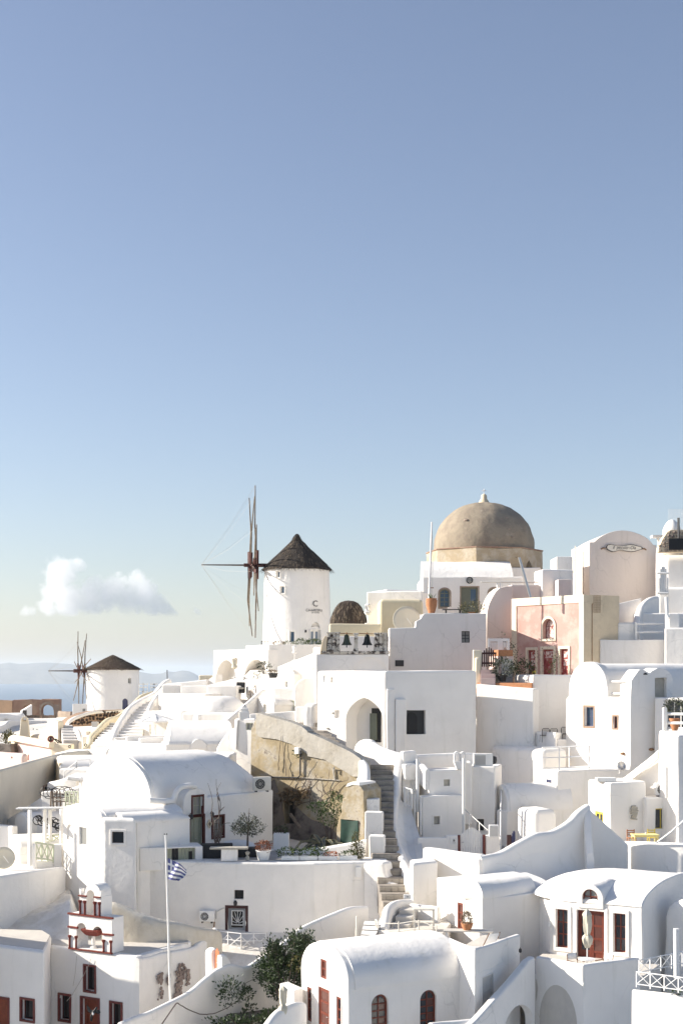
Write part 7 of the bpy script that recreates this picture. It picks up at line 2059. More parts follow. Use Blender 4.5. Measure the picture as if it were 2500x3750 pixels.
# ramp wall in the foreground
RAMP=[(440,3745,56.6),(500,3720,57.4),(550,3701,57.9),(626,3663,58.8),(691,3628,59.6),(737,3590,60.2),(783,3553,60.8),(820,3535,61.2),(845,3530,61.4),(870,3535,61.6),(890,3540,61.8),(913,3533,62.2),(955,3505,63),(997,3479,63.8),(1060,3430,64.8),(1107,3393,65.5),(1180,3358,66.4),(1260,3326,67.2),(1300,3318,67.6),(1343,3319,68)]
wall_run('ramp_wall','long curving white ramp wall climbing from the lower left past the bush',RAMP,.3,zb=-19,per=5,mat='white_stained',amp=.03)
def orange_gate():
 fr=Frame(P13(768,1035,61.6),(.35,1));
 t=thing('orange_door','small orange wooden door between white posts','door',P13(768,1035,61.6));D=61.6
 m=MB().hexa([P13(748,1035,61.9),P13(790,1015,61.2),P13(793,1015,61.25),P13(751,1035,61.95),P13(750,870,61.9),P13(790,878,61.2),P13(793,878,61.25),P13(753,870,61.95)]);m.build('leaf','orange_door',t)
 m=MB().hexa([P13(750,871,61.9),P13(790,879,61.2),P13(793,879,61.25),P13(753,871,61.95),P13(770,842,61.6),P13(772,842,61.55),P13(774,842,61.6),P13(772,842,61.65)]);m.build('peak','orange_door',t)
 MB().lathe(P13(770,985,61.4),[(.02,0),(.035,.02),(.02,.05)],8).build('knob','steel',t)
 wall_run('gate_post','white rounded post left of the orange door',[(*r13(690,850),62.6),(*r13(712,835),62.4),(*r13(735,840),62.1),(*r13(748,855),61.9)],.3,drop=1.9,cat='post')
 wall_run('gate_post','white rounded post right of the orange door',[(*r13(795,905),61.2),(*r13(820,895),61.3),(*r13(850,915),61.45),(*r13(880,960),61.6)],.35,drop=1.6,cat='post')
orange_gate()
# foreground bush and wall plants
def bush(label,spots,p,mat='leaf_dark',size=.16,n=800,name='bush',twigs=True):
 t=thing(name,label,'bush',p);m=MB()
 for i,(c,rad,f_) in enumerate(spots):foliage(m,c,rad,int(n*f_),size,shell=.3,lump=.5,seed=i*2.7+1)
 m.build('foliage',mat,t)
 if twigs:
  for (c,rad,f_) in spots:
   MB().tube([p,Vector(p).lerp(Vector(c),.5)+Vector((0,0,.1)),Vector(c)+Vector((0,0,rad[2]*.7))],[.05,.035,.01],5).build('stem','twig',t)
 return t
def big_bush():
 D=61.2;sp=[]
 for (x,y,rx,rz_,f_) in ((1490,1090,.9,1.0,1.3),(1400,1010,.8,.8,1.1),(1290,1040,.75,.75,1.0),(1330,920,.5,.7,.7),(1500,900,.6,1.0,.9),(1270,1150,.45,.45,.5),(1300,830,.3,.5,.3),(1520,790,.35,.6,.35),(1600,950,.6,1.1,1.0),(1640,1120,.5,.9,.9),(1640,800,.3,.7,.4),(1330,1270,.35,.3,.35)):
  sp.append((P13(x,y,D+rnd.uniform(-.4,.5)),(rx,.7,rz_),f_))
 t=bush('large dark green leafy bush in front of the ramp wall',sp,P13(1420,1420,60.6),'leaf_dark',.14,1100)
 m=MB()
 for (x,y) in ((1300,780),(1340,800),(1500,700),(1550,690),(1480,730),(1270,840),(1650,730),(1600,720),(1700,800),(1420,820)):
  a=P13(x,y+120,D);b=P13(x+rnd.uniform(-15,15),y,D);MB().tube([a,b],[.015,.006],4).build('shoot','twig',t)
  for k in range(26):leaf(m,a.lerp(b,rnd.random()**.8),Vector((rnd.uniform(-1,1),rnd.uniform(-1,1),.5)),.13)
 m.build('shoot_leaves','leaf_grey',t)
 mm=MB()
 for s,(c,rad,f_) in enumerate(sp[:6]):foliage(mm,Vector(c)+Vector((-.1,-.1,.2)),rad,60,.12,shell=.85,seed=s+20)
 mm.build('pale_leaves','leaf_green',t)
 my=MB();foliage(my,P13(1520,1000,D-.6),(.35,.3,.35),110,.12,seed=3);my.build('dry_leaves','leaf_yellow',t)
 for (x,y,rr,n,lb) in ((893,1250,.62,420,'round dark shrub growing from the ramp wall'),(1065,1290,.3,110,'small green tuft on the stained ramp wall'),(1075,1440,.35,130,'lower green tuft on the stained ramp wall'),(1050,1240,.16,60,'tiny green sprig on the stained ramp wall')):
  p=P13(x,y,60.3 if x<950 else 61);bush(lb,[(p,(rr,.4,rr*(1.15 if n>300 else .8)),1)],p+Vector((0,.3,-.1)),'leaf_dark',.15,n,'wall_shrub',False)
 bush('dark hedge mass at the bottom edge below the ramp wall',[(P13(900,1575,58.6),(1.1,.5,.4),1),(P13(1160,1560,59),(.9,.5,.4),.8),(P13(1300,1500,59.5),(.7,.5,.4),.7)],P13(1000,1600,58.6),'leaf_dark',.15,700)
 patch('rubble_ground','dark stony ground below the big bush',[(790,57),(1130,56),(1130,62.5),(830,60.8)],-15.1,-17,'dirt_and_shade_wall')
 # roots and brown earth on the wall face
 vine('grey cable sagging along the ramp wall',[[S(*r13(x,y),Dd) for (x,y,Dd) in ((250,1568,57.5),(375,1380,58.4),(430,1395,58.6),(520,1445,58.9),(640,1475,59.3),(760,1460,59.7),(870,1410,60.1),(960,1350,60.5),(1000,1280,60.7),(985,1220,60.7),(1100,1150,61.2),(1180,1090,61.6))]],n=0,r=.03,name='cable')
big_bush()
closed_umbrella('closed cream umbrella in front of the dark bush',P13(1402,1700,53.5),ZZ(r13(0,1203)[1],53.5)-ZZ(r13(0,1700)[1],53.5),'canvas',r=.17)
wall_run('curved_wall','white curved garden wall around the closed umbrella',[(*r13(1180,1640),52.6),(*r13(1260,1530),52.9),(*r13(1340,1440),53.3),(*r13(1440,1385),53.8),(*r13(1530,1360),54.4),(*r13(1590,1362),55)],.35,zb=-19)
box_house('small white corner wall between bush and barrel house',(1025,58.2),(1078,56.8),(1110,57.3),ZZ(3625,57),-18,bevel=.06,name='white_wall',cat='wall')
# bird in flight before the church door
def bird():
 p=S(343,3708,46);t=thing('bird','black and white bird flying before the red church door','bird',p,.3);z=Vector((0,0,0))
 m=MB().lathe((0,0,0),[(.008,-.2),(.03,-.14),(.055,-.04),(.06,.04),(.04,.1),(.042,.13),(.035,.16),(.012,.185),(.004,.21)],12)
 for v in m.v:v.rotate(Matrix.Rotation(.6,3,'Y'))
 m.build('body','black',t,off=z,smooth=60)
 MB().lathe((-.02,-.05,-.03),[(.005,-.05),(.03,-.02),(.03,.02),(.005,.05)],8).build('belly_patch','bird_white',t,off=z,smooth=60)
 def wing(pts,nm):
  q=MB();n=len(pts)
  for (x,y,zz) in pts:q.v+= [Vector((x,y,zz)),Vector((x,y-.012,zz))]
  q.f.append(tuple(2*i for i in range(n)));q.f.append(tuple(2*i+1 for i in range(n))[::-1])
  for i in range(n):j=(i+1) % n;q.f.append((2*i,2*j,2*j+1,2*i+1))
  q.build(nm,'black',t,off=z)
 wing([(-.02,.02,.06),(-.08,.06,.1),(-.16,.12,.2),(-.2,.14,.24),(-.21,.13,.13),(-.17,.1,.02),(-.1,.05,-.02),(-.03,.0,-.01)],'wing')
 wing([(.05,-.02,.06),(.12,-.08,.1),(.19,-.1,.11),(.22,-.12,.02),(.18,-.1,-.04),(.1,-.06,-.03),(.05,-.02,.0)],'wing')
 wing([(-.06,.0,-.13),(-.02,0,-.13),(-.04,.01,-.3),(-.1,.01,-.27),(-.11,.0,-.2)],'tail')
 MB().lathe((.095,0,.14),[(.005,-.04),(.034,-.015),(.036,.01),(.012,.04)],10).build('head','black',t,off=z,smooth=60)
 MB().tube([(.125,0,.15),(.165,0,.155)],[.01,.002],5).build('beak','dark_metal',t,off=z)
bird()
# ---------------------------------------------------------------- big vaulted house, left centre
def vault_left():
 A,C=(295,78),(556,74);zs=ZZ(2958,74);zc=ZZ(2762,76.5);zb=-13;L=9.2
 wl=Wall(A,C);h=House('vaulted_house','large white vaulted house with smooth barrel roof above the terrace','house',(PL(*C).x,78,zb))
 c=wl(wl.len,0,0);ax=-wl.N;ws=Wall(tuple(c),tuple(c+ax*L))
 vault(h,A,C,L,zs,zc,zb,power=2.1,roof_from=.25,eave=.1,hip=3.0,amp=.05)
 body('shadow_block',foot_block([Vector((-10.5,81.5,0)),Vector((-6.8,83,0)),Vector((-6.8,88.4,0)),Vector((-10.5,88.4,0))],-5.0,zb),'white',h.root,None,bevel=.15)  # unseen mass added behind the vault to throw shade on the ochre wall
 # entrance bay with its own little vault
 wf=Wall(tuple(c-ax*-2.0+wl.U*.55),tuple(c+ax*L+wl.U*.55))
 q=lambda x,y:(wf.u(r9(x,0)[0]),ZZ(r9(0,y)[1],wf.D(r9(x,0)[0])))
 rd=dict(recess=.22,fw=.05)
 h.window(wf,rect(r9,222,352,295,488),'sage',2,2,pane='glass_pale',sur=(.13,'red_stone',.03),**rd)
 h.door(wf,rect(r9,205,508,300,808),'sage',2,3,(),recess=.22,sur=(.16,'red_stone',.03))
 u0,u1=wf.u(r9(150,0)[0]),wf.u(r9(340,0)[0]);w1=ZZ(r9(0,280)[1],wf.D(r9(245,0)[0]))
 o=arch_outline(u0,u1,zb,w1,(w1-ZZ(r9(0,385)[1],wf.D(r9(245,0)[0]))))
 h.body(MB().extrude(wf,o,-2.2,0),'white',name='entrance_bay',bevel=.08)
 # moulding sweeping over the bay
 mo=[wf.at(*r9(x,y),.03) for (x,y) in ((-120,380),(0,385),(60,378),(80,350),(95,310),(130,278),(190,265),(240,272))]
 MB().tube(catmull(mo,5),.16,8).build('moulding','white',h.root,smooth=60)
 mo=[ws.at(*r9(x,y),.06) for (x,y) in ((340,352),(500,345),(640,335),(720,322))]
 MB().tube(catmull(mo,5),.12,8).build('moulding','white',h.root,smooth=60)
 h.window(ws,rect(r9,378,505,452,655),'wood_old',2,3,recess=.2,pane='glass_pale',fw=.05,sur=(.12,'red_stone',.03),hole=False)
 return h,ws,wf
VH,vs,vf=vault_left()
front_house('white terrace wall of the vaulted house facing the garden',(757,76.4),(1001,81.0),1,ZZ(2907,78.5),-13,bevel=.1,cat='wall',name='white_wall',openings=lambda h,wl:h.window(wl,rect(r9,375,505,455,655),'wood_old',2,3,recess=.16,pane='glass_pale',fw=.05,sur=(.12,'red_stone',.04)))
ac_unit('beige air conditioner on the corner of the vaulted house',P9(748,310,79.4),.35,1.05,.85,.4,'cream_metal')
for (x,y,lb) in ((190,500,'black wall lamp left of the green door'),(350,485,'black wall lamp right of the green door')):wall_lamp(lb,vf.at(*r9(x,y),.05),math.atan2(vf.U.y,vf.U.x),'dark_metal',1.5)
def diamond():
 p=vf.at(*r9(346,558),.04);t=thing('wall_tile','small diamond shaped tile beside the green door','tile',p);fr=Frame(p,vf.U)
 MB().extrude(fr,[(0,-.26),(-.2,0),(0,.26),(.2,0)],-.02,.02).build('tile','cream_old',t);MB().extrude(fr,[(0,-.12),(-.09,0),(0,.12),(.09,0)],.02,.03).build('motif','wood_old',t)
diamond()
# low annexes in front
def annex():
 A,C=(230,74.6),(372,71.4);zs=ZZ(2996,71.4);zc=ZZ(2948,73);zb=-15
 wl=Wall(A,C);h=House('vaulted_house','white gabled annex with blank niche and pale window','house',(PL(*C).x,73.5,zb))
 h.hole(wl,rect(r8,547,600,606,728),.1,arch=True);h.window(wl,rect(r8,656,625,714,775),'white_paint',1,1,recess=.12,pane='glass_pale',fw=.05,sur=(.06,'white',.03))
 vault(h,A,C,4.6,zs,zc,zb,power=2.2,roof_from=.25,eave=.04,skew=(.86,.5,0))
 h2,a2,b2=box_house('rough white plaster block with a dark square window',(370,71.5),(376,70.9),(502,70.7),ZZ(2995,70.8),-15.5,'white_rough',bevel=.2,amp=.09,openings=lambda h,a,b:h.window(b,rect(r8,922,662,1018,755),'wood_old',1,1,recess=.1,pane='glass_dark',fw=.03,sur=(.1,'white',.06)))
 h3=House('vaulted_annex','low white vault roof in front of the green door','house',(PL(600,73).x,73,zb))
 wr=Wall((500,71.6),(697,73.4))
 pr=[(0,zb),(0,ZZ(3008,71.6)),(wr.len,ZZ(2998,73.4)),(wr.len,zb)]
 h3.body(MB().extrude(wr,pr,-2,0),'white',bevel=.08)
 m=MB();n=10;prf=[(.06,-.06),(.05,.1),(-.06,.25),(-.25,.4),(-.55,.46),(-.85,.4),(-1.1,.25),(-1.2,0)]
 for j in range(n+1):
  u=-.75+(wr.len+.72)*j/n;D_=wr(u,0,0).y;z=ZZ(3010-12*j/n,D_);tap=1 if j<n-1 else (.75 if j==n-1 else .3)
  for (d,dz) in prf:m.v.append(wr(u,d,z+dz*tap))
 k=len(prf)
 for j in range(n):
  for i in range(k):m.f.append((j*k+i,j*k+(i+1) % k,(j+1)*k+(i+1) % k,(j+1)*k+i))
 m.f.append(tuple(range(k)));m.f.append(tuple(n*k+i for i in range(k)))
 body('roof',m,'white',h3.root,None,bevel=0,amp=.04,step=0)
annex()
def shed():
 wl=Wall((580,71.9),(742,72.5));
 h=House('terrace_shed','low white shed with sage green board doors on the terrace','shed',(wl(1.2,0,0).x,73.6,BZ-.3))
 u0,u1,w0,w1=h.hole(wl,rect(r9,15,745,240,845),.25)
 h.body(MB().box(wl,-1.0,wl.len,-1.6,0,BZ-.5,ZZ(3094,73)),'white',bevel=.05)
 n=9
 for k in range(n):
  a=u0+(u1-u0)*k/n;b=u0+(u1-u0)*(k+1)/n
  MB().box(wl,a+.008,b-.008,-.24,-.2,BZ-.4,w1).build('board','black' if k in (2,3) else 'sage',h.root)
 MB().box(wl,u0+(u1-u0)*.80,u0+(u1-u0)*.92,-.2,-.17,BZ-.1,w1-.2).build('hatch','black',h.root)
shed()
# things on the terrace
def terrace_things():
 z0=BZ+.02
 def at(x,D):p=PL(r9(x,0)[0],D);p.z=z0;return p
 p=at(500,72.0);t=thing('stone_bench','pale stone slab bench on a white block','bench',p);fr=Frame(p,(1,0));kx=72.6/F/2.0907
 MB().box(fr,-145*kx,145*kx,-.28,.28,.62,.72).build('slab','bench_stone',t,bevel=.02);MB().box(fr,-58*kx,65*kx,-.22,.22,0,.62).build('block','white',t,bevel=.03)
 p=at(762,72.3);potted('white ribbed pot of rust red leaves on the terrace wall',p,.38,.52,'white_paint','leaf_red',(.44,.4,.3),520,.11,foot=.75,cat='plant')
 # clipped tree in a black tub
 p=at(640,73.6);t=thing('clipped_tree','small round headed tree in a black tub','tree',p);b=Vector(p)
 tub=MB().box(Frame(b,(1,.1)),-.7,.7,-.35,.35,0,.5).build('tub','pot_black',t,bevel=.03)
 MB().tube([b+Vector((0,0,.4)),b+Vector((.02,0,1.2)),b+Vector((.06,0,1.75))],[.06,.05,.04],7).build('trunk','twig',t)
 for (dx,dz) in ((-.5,.5),(.5,.5),(.1,.9),(-.2,.7)):MB().tube([b+Vector((.06,0,1.7)),b+Vector((dx,.05,1.7+dz))],[.035,.012],5).build('limb','twig',t)
 m=MB();
 for (x,y,rx,rz_,n) in ((600,580,.6,.45,500),(690,590,.6,.4,500),(645,550,.6,.45,500),(650,615,.55,.25,250),(580,600,.4,.3,250)):foliage(m,P9(x,y,73.6),(rx,.6,rz_),n,.10,seed=x,lump=.4)
 m.build('crown','leaf_grey',t)
 # bare rose in planter
 p=at(405,73.2);t=thing('bare_climber','tall leafless climber in a dark planter beside the green door','plant',p);b=Vector(p)
 MB().box(Frame(b,(1,.1)),-.85,.85,-.3,.3,0,.75).build('planter','pot_black',t,bevel=.03)
 for pts in ([(405,720),(425,600),(420,500),(428,400),(405,290),(405,215)],[(405,720),(385,560),(372,480),(365,370),(345,240)],[(415,720),(440,640),(425,560),(430,430),(412,300),(440,240)],[(400,720),(380,640),(400,560)],[(410,700),(450,560),(505,545)],[(428,470),(462,430)],[(420,500),(395,540),(440,590),(430,690)],[(425,380),(405,330)]):
  MB().tube(catmull([P9(x,y,73.2)+noise.noise_vector(Vector((x,y,0))*.05)*.1 for x,y in pts],4),[.04*(1-.8*i/(len(pts)*4-3)) for i in range(len(pts)*4-3)],5).build('branch','twig',t)
 wall_run('masonry_bench','white curved built-in seat against the vaulted house',[(*r9(470,690),75.6),(*r9(560,678),75.4),(*r9(640,690),75),(*r9(700,730),74.4)],.9,zb=z0-.3,cat='bench')
 MB().lathe(at(640,72.1),[(.02,0),(.11,.02),(.12,.15),(.05,.25),(.13,.42),(.1,.45),(.02,.5)],10).build('stone_vase','bench_stone');tag(bpy.data.objects['stone_vase'],'small pale stone vase at the end of the bench','vase')
 for i,(x0,x1) in enumerate(((900,1035),(1040,1175),(1182,1325),(1345,1480))):
  D=72.2;a,b_=at(x0,D),at(x1,D);t=thing('flower_box',('first','second','third','fourth')[i]+' white flower box from the red leaved pot','planter',(a+b_)/2,0,'flower boxes along the terrace wall');fr=Frame(a,(1,0));L=(b_-a).length
  MB().box(fr,0,L,-.25,.1,0,.22).build('trough','white_paint',t,bevel=.02);m=MB()
  if i==2:
   fo=MB();foliage(fo,fr(L*.7,-.1,.3),(.42,.2,.12),160,.1);fo.build('flowers','flower_orange',t)
   foliage(m,fr(L*.2,-.1,.42),(.4,.2,.25),140,.14)
  elif i==3:foliage(m,fr(L*.55,-.1,.3),(.5,.2,.18),160,.13)
  else:foliage(m,fr(L*(.3 if i==0 else .45),-.1,.4),(.5,.22,.24),200,.14);foliage(m,fr(L*.85,-.1,.35),(.2,.2,.3),60,.12)
  m.build('plants','leaf_green',t)
 p=at(1480,72.8);bush('yellow green feathery shrub beside the balustrade',[(P9(1475,760,72.8),(.42,.3,.55),1),(P9(1470,690,72.8),(.25,.25,.5),.6),(P9(1490,790,72.8),(.35,.3,.3),.6)],p,'leaf_yellow',.11,420,'feathery_shrub')
terrace_things()
# ---------------------------------------------------------------- far left terrace with pergola
def left_terrace():
 wall_run('terrace_wall','grey shaded white wall under the pergola terrace',[(-60,3216,67.6),(60,3196,69.8),(150,3184,71.8),(226,3174,73.8)],.5,zb=-15,mat='white_lower',smooth=False)
 zf=ZZ(3190,72.5);k=1
 patch('pergola_terrace','white terrace floor under the pergola',[(-80,68.6),(60,71),(226,75.2),(240,80),(-80,82)],zf-.05,-14,'white')
 t=thing('pergola','white pergola with flat white roof on the left terrace','pergola',P8(245,945,73.5))
 MB().hexa([P8(130,478,74),P8(545,472,76),P8(570,462,77),P8(160,468,78),P8(130,470,74),P8(545,464,76),P8(570,455,77),P8(160,460,78)]).build('roof','white_paint',t)
 for (x,y0,y1,D) in ((247,485,945,73.8),(370,480,760,75.8),(412,480,730,76.2),(505,478,770,75.2)):MB().tube([P8(x,y1,D),P8(x,y0,D)],.11,4).build('post','white_paint',t)
 for kx in range(6):MB().tube([P8(170+65*kx,476,74.2+.3*kx),P8(190+65*kx,470,77.6)],.04,4).build('rafter','white_paint',t)
 rail('pale green crossed railing below the pergola',P8(295,895,73.9),P8(440,915,74.6),.95,3,'green_metal',True,.04)
 rail('pale green rear railing behind the pergola',P8(350,770,76),P8(505,760,76.6),.5,2,'green_metal',True,.04)
 for (x0,x1,y,D,lb) in ((265,292,765,73.7,'white pier left of the green crossed railing'),(440,510,765,74.6,'white pier right of the green crossed railing')):
  a,b=r8(x0,y),r8(x1,y);front_house(lb,(a[0],D),(b[0],D),.4,ZZ(a[1],D),-12,bevel=.05,cat='wall',name='white_pier')
 front_house('low white sill under the green crossed railing',(r8(285,0)[0],74),(r8(445,0)[0],74.7),.3,ZZ(r8(0,900)[1],74.3),-12,bevel=.04,cat='wall',name='white_sill')
 # little vault and side walls
 h=House('small_vault','little white vault with arched gable on the left terrace','house',P8(120,945,76));A,C=(38,78),(72,75.6);h.root.location.z=zf-.5
 vault(h,A,C,2.6,ZZ(r8(0,790)[1],76),ZZ(r8(0,692)[1],77),zf-1,eave=0,roof_from=.1,skew=(.95,.3,0))
 h=House('small_vault','white arched niche house behind the pergola posts','house',P8(180,690,79));h.root.location.z=zf-.5
 vault(h,(55,80.5),(104,79),2.6,ZZ(r8(0,600)[1],79),ZZ(r8(0,515)[1],79.6),zf-1,eave=0,roof_from=.1,skew=(.9,.4,0))
 front_house('white stepped wall behind the little vault',(-60,79),(48,77.5),.4,ZZ(r8(0,612)[1],78),-12,bevel=.08,cat='wall',name='white_wall')
 front_house('sunlit white wall behind the pergola posts',(104,79.4),(228,78.6),2,ZZ(r8(0,605)[1],79),-12,bevel=.1,cat='wall',name='white_wall')
 dish('large cream dish at the left edge of the terrace',P8(32,885,73.4),.62,(.25,-1,.5),'cream_pale')
left_terrace()
def clutter():
 # stacked wooden chairs and coiled cables on the roof behind the pergola
 t=thing('stacked_furniture','stack of weathered wooden furniture frames behind the pergola','furniture',P8(470,460,80))
 for j in range(5):MB().tube([P8(430+4*j,352+16*j,80-.1*j),P8(600-4*j,356+14*j,80-.1*j)],.035,4).build('slat','bench_stone' if j % 2 else 'wood_old',t)
 for x in (418,440,470,500):MB().tube([P8(x,460,79.9),P8(x+rnd.uniform(-8,8),330,79.9)],.045,4).build('leg','wood_old',t)
 for k in range(9):
  c=P8(380+26*k,338+rnd.uniform(-12,14),80.2);r_=rnd.uniform(.2,.4)
  MB().tube([c+Vector((r_*math.cos(a),rnd.uniform(-.1,.1),r_*.8*math.sin(a))) for a in [6.283*i/12 for i in range(11)]],.022,4).build('hoop','dark_metal',t)
 t=thing('iron_scrollwork','dark iron scrollwork leaning behind the pergola posts','ironwork',P8(400,630,77.6))
 for k in range(18):
  c=P8(310+11*k,565+3*k+rnd.uniform(-22,22),77.8);r_=rnd.uniform(.12,.3)
  MB().tube([c+Vector((r_*math.cos(a),0,r_*math.sin(a))) for a in [6.283*i/10 for i in range(9)]],.028,4).build('scroll','dark_metal',t)
 MB().tube([P8(300,530,77.8),P8(340,590,77.8),P8(495,635,77.6)],.035,4).build('bar','dark_metal',t)
clutter()
h,_=front_house('white pier beside the stacked furniture',(152,80.6),(192,80.4),.5,ZZ(r8(0,335)[1],80.5),-11,bevel=.06,cat='wall',name='white_pier')
h,_=front_house('white parapet with green rails behind the pergola roof',(220,80.4),(290,79.8),.3,ZZ(r8(0,392)[1],80),-11,bevel=.05,cat='wall',name='white_wall')
rail('pale green railing on the white roof behind the pergola',P8(540,455,79.6),P8(640,455,79.4),.85,3,'green_metal',True,.03)
wall_run('long_beige_wall','long smooth beige wall receding on the left',[(-120,2850,78),(0,2817,83),(100,2790,89),(205,2762,96),(300,2748,101),(445,2742,104)],.5,zb=-12,mat='beige_wall',smooth=True)
def beige_window():
 wl=Wall((100,89),(205,96));t=thing('brown_window','brown framed grille window in the long beige wall','window',wl.at(*r8(365,370),.25))
 u0,u1,w0,w1=wl.rect(*rect(r8,326,272,404,372))
 MB().box(wl,u0+.1,u1-.1,.2,.27,w0+.1,w1-.1).build('pane','glass_dark',t)
 MB().ring(wl,[(u0,w0),(u0,w1),(u1,w1),(u1,w0),(u0,w0)],[(u0+.15,w0+.15),(u0+.15,w1-.15),(u1-.15,w1-.15),(u1-.15,w0+.15),(u0+.15,w0+.15)],.2,.32).build('frame','ruin_stone',t)
 for k in range(1,4):x=u0+(u1-u0)*k/4;MB().tube([wl(x,.3,w0),wl(x,.3,w1)],.03,4).build('bar','dark_metal',t)
beige_window()
# white vault and stair roofs between beige wall and big vault
def left_mid():
 h=House('vaulted_house','long low white vault with a crumbling stone end on the left','house',P8(600,250,92));h.root.location.z=-10
 A,C=(205,95.5),(218,92);wl=Wall(A,C)
 vault(h,A,C,9,ZZ(r8(0,140)[1],92),ZZ(r8(0,48)[1],93),-10,eave=.08,roof_from=.2,skew=(.97,.25,0))
 body('stone_end',MB().box(wl,wl.len*.25,wl.len-.1,-.1,.07,-8.5,ZZ(r8(0,90)[1],93)),'cream_old',h.root,None,bevel=.04,amp=.08,step=.3)
 front_house('sunlit white wing wall left of the big vault',(350,86),(420,84),2,ZZ(r8(0,80)[1],85),-10,bevel=.3)
 front_house('white room with sloping rail below the low vault',(218,90),(352,89),2.5,ZZ(r8(0,150)[1],89.5),-10,bevel=.08)
 rail('thin white sloping rail below the low vault',P8(525,225,88.4),P8(632,145,88.4),.45,1,'white_metal',False,.025)
 rail('thin white level rail below the low vault',P8(632,145,88.4),P8(742,140,88.4),.55,1,'white_metal',False,.025)
 t=thing('canvas_awning','scalloped white canvas awning on a white post','awning',P8(665,350,83.5));m=MB();n=16
 for i in range(n+1):
  s=i/n;sc=.05*abs(math.sin(s*26));a=P8(550+240*s,212+14*math.sin(math.pi*s*.7),83.2);b=P8(640+160*s,178+4*s,86.5)
  m.v+= [b,a,a-Vector((0,0,.16+sc))]
 for i in range(n):m.f+= [(i*3,i*3+1,i*3+4,i*3+3),(i*3+1,i*3+2,i*3+5,i*3+4)]
 o=m.build('canvas','canvas_white',t,smooth=50);s_=o.modifiers.new('s','SOLIDIFY');s_.thickness=.02
 MB().tube([P8(665,460,83.4),P8(665,215,83.4)],.11,4).build('post','white_paint',t)
 wall_run('curved_parapet','curving white roof parapet beside the canvas awning',[(*r8(410,255),86),(*r8(480,240),85.6),(*r8(560,215),85.2),(*r8(640,195),85)],.4,drop=2.2)
 wall_run('curved_parapet','lower curving white parapet under the canvas awning',[(*r8(430,320),84.2),(*r8(550,310),83.8),(*r8(640,285),83.6),(*r8(700,250),83.6),(*r8(770,235),83.8)],.4,drop=2.2)
 front_house('sloping white wall left of the stacked furniture',(20,84),(155,81.5),.4,-7,-12,bevel=.06,cat='wall',name='sloping_wall',tops=[ZZ(r8(0,570)[1],84),ZZ(r8(0,375)[1],81.5),ZZ(r8(0,375)[1],81.5),ZZ(r8(0,570)[1],84)])
 front_house('white base block under the big vault gable',(290,81.6),(430,79.6),1,ZZ(r8(0,360)[1],80.5),-11,bevel=.08,tops=[ZZ(r8(0,350)[1],81.6),ZZ(r8(0,385)[1],79.6),ZZ(r8(0,385)[1],79.6),ZZ(r8(0,350)[1],81.6)],cat='wall',name='white_wall')
left_mid()
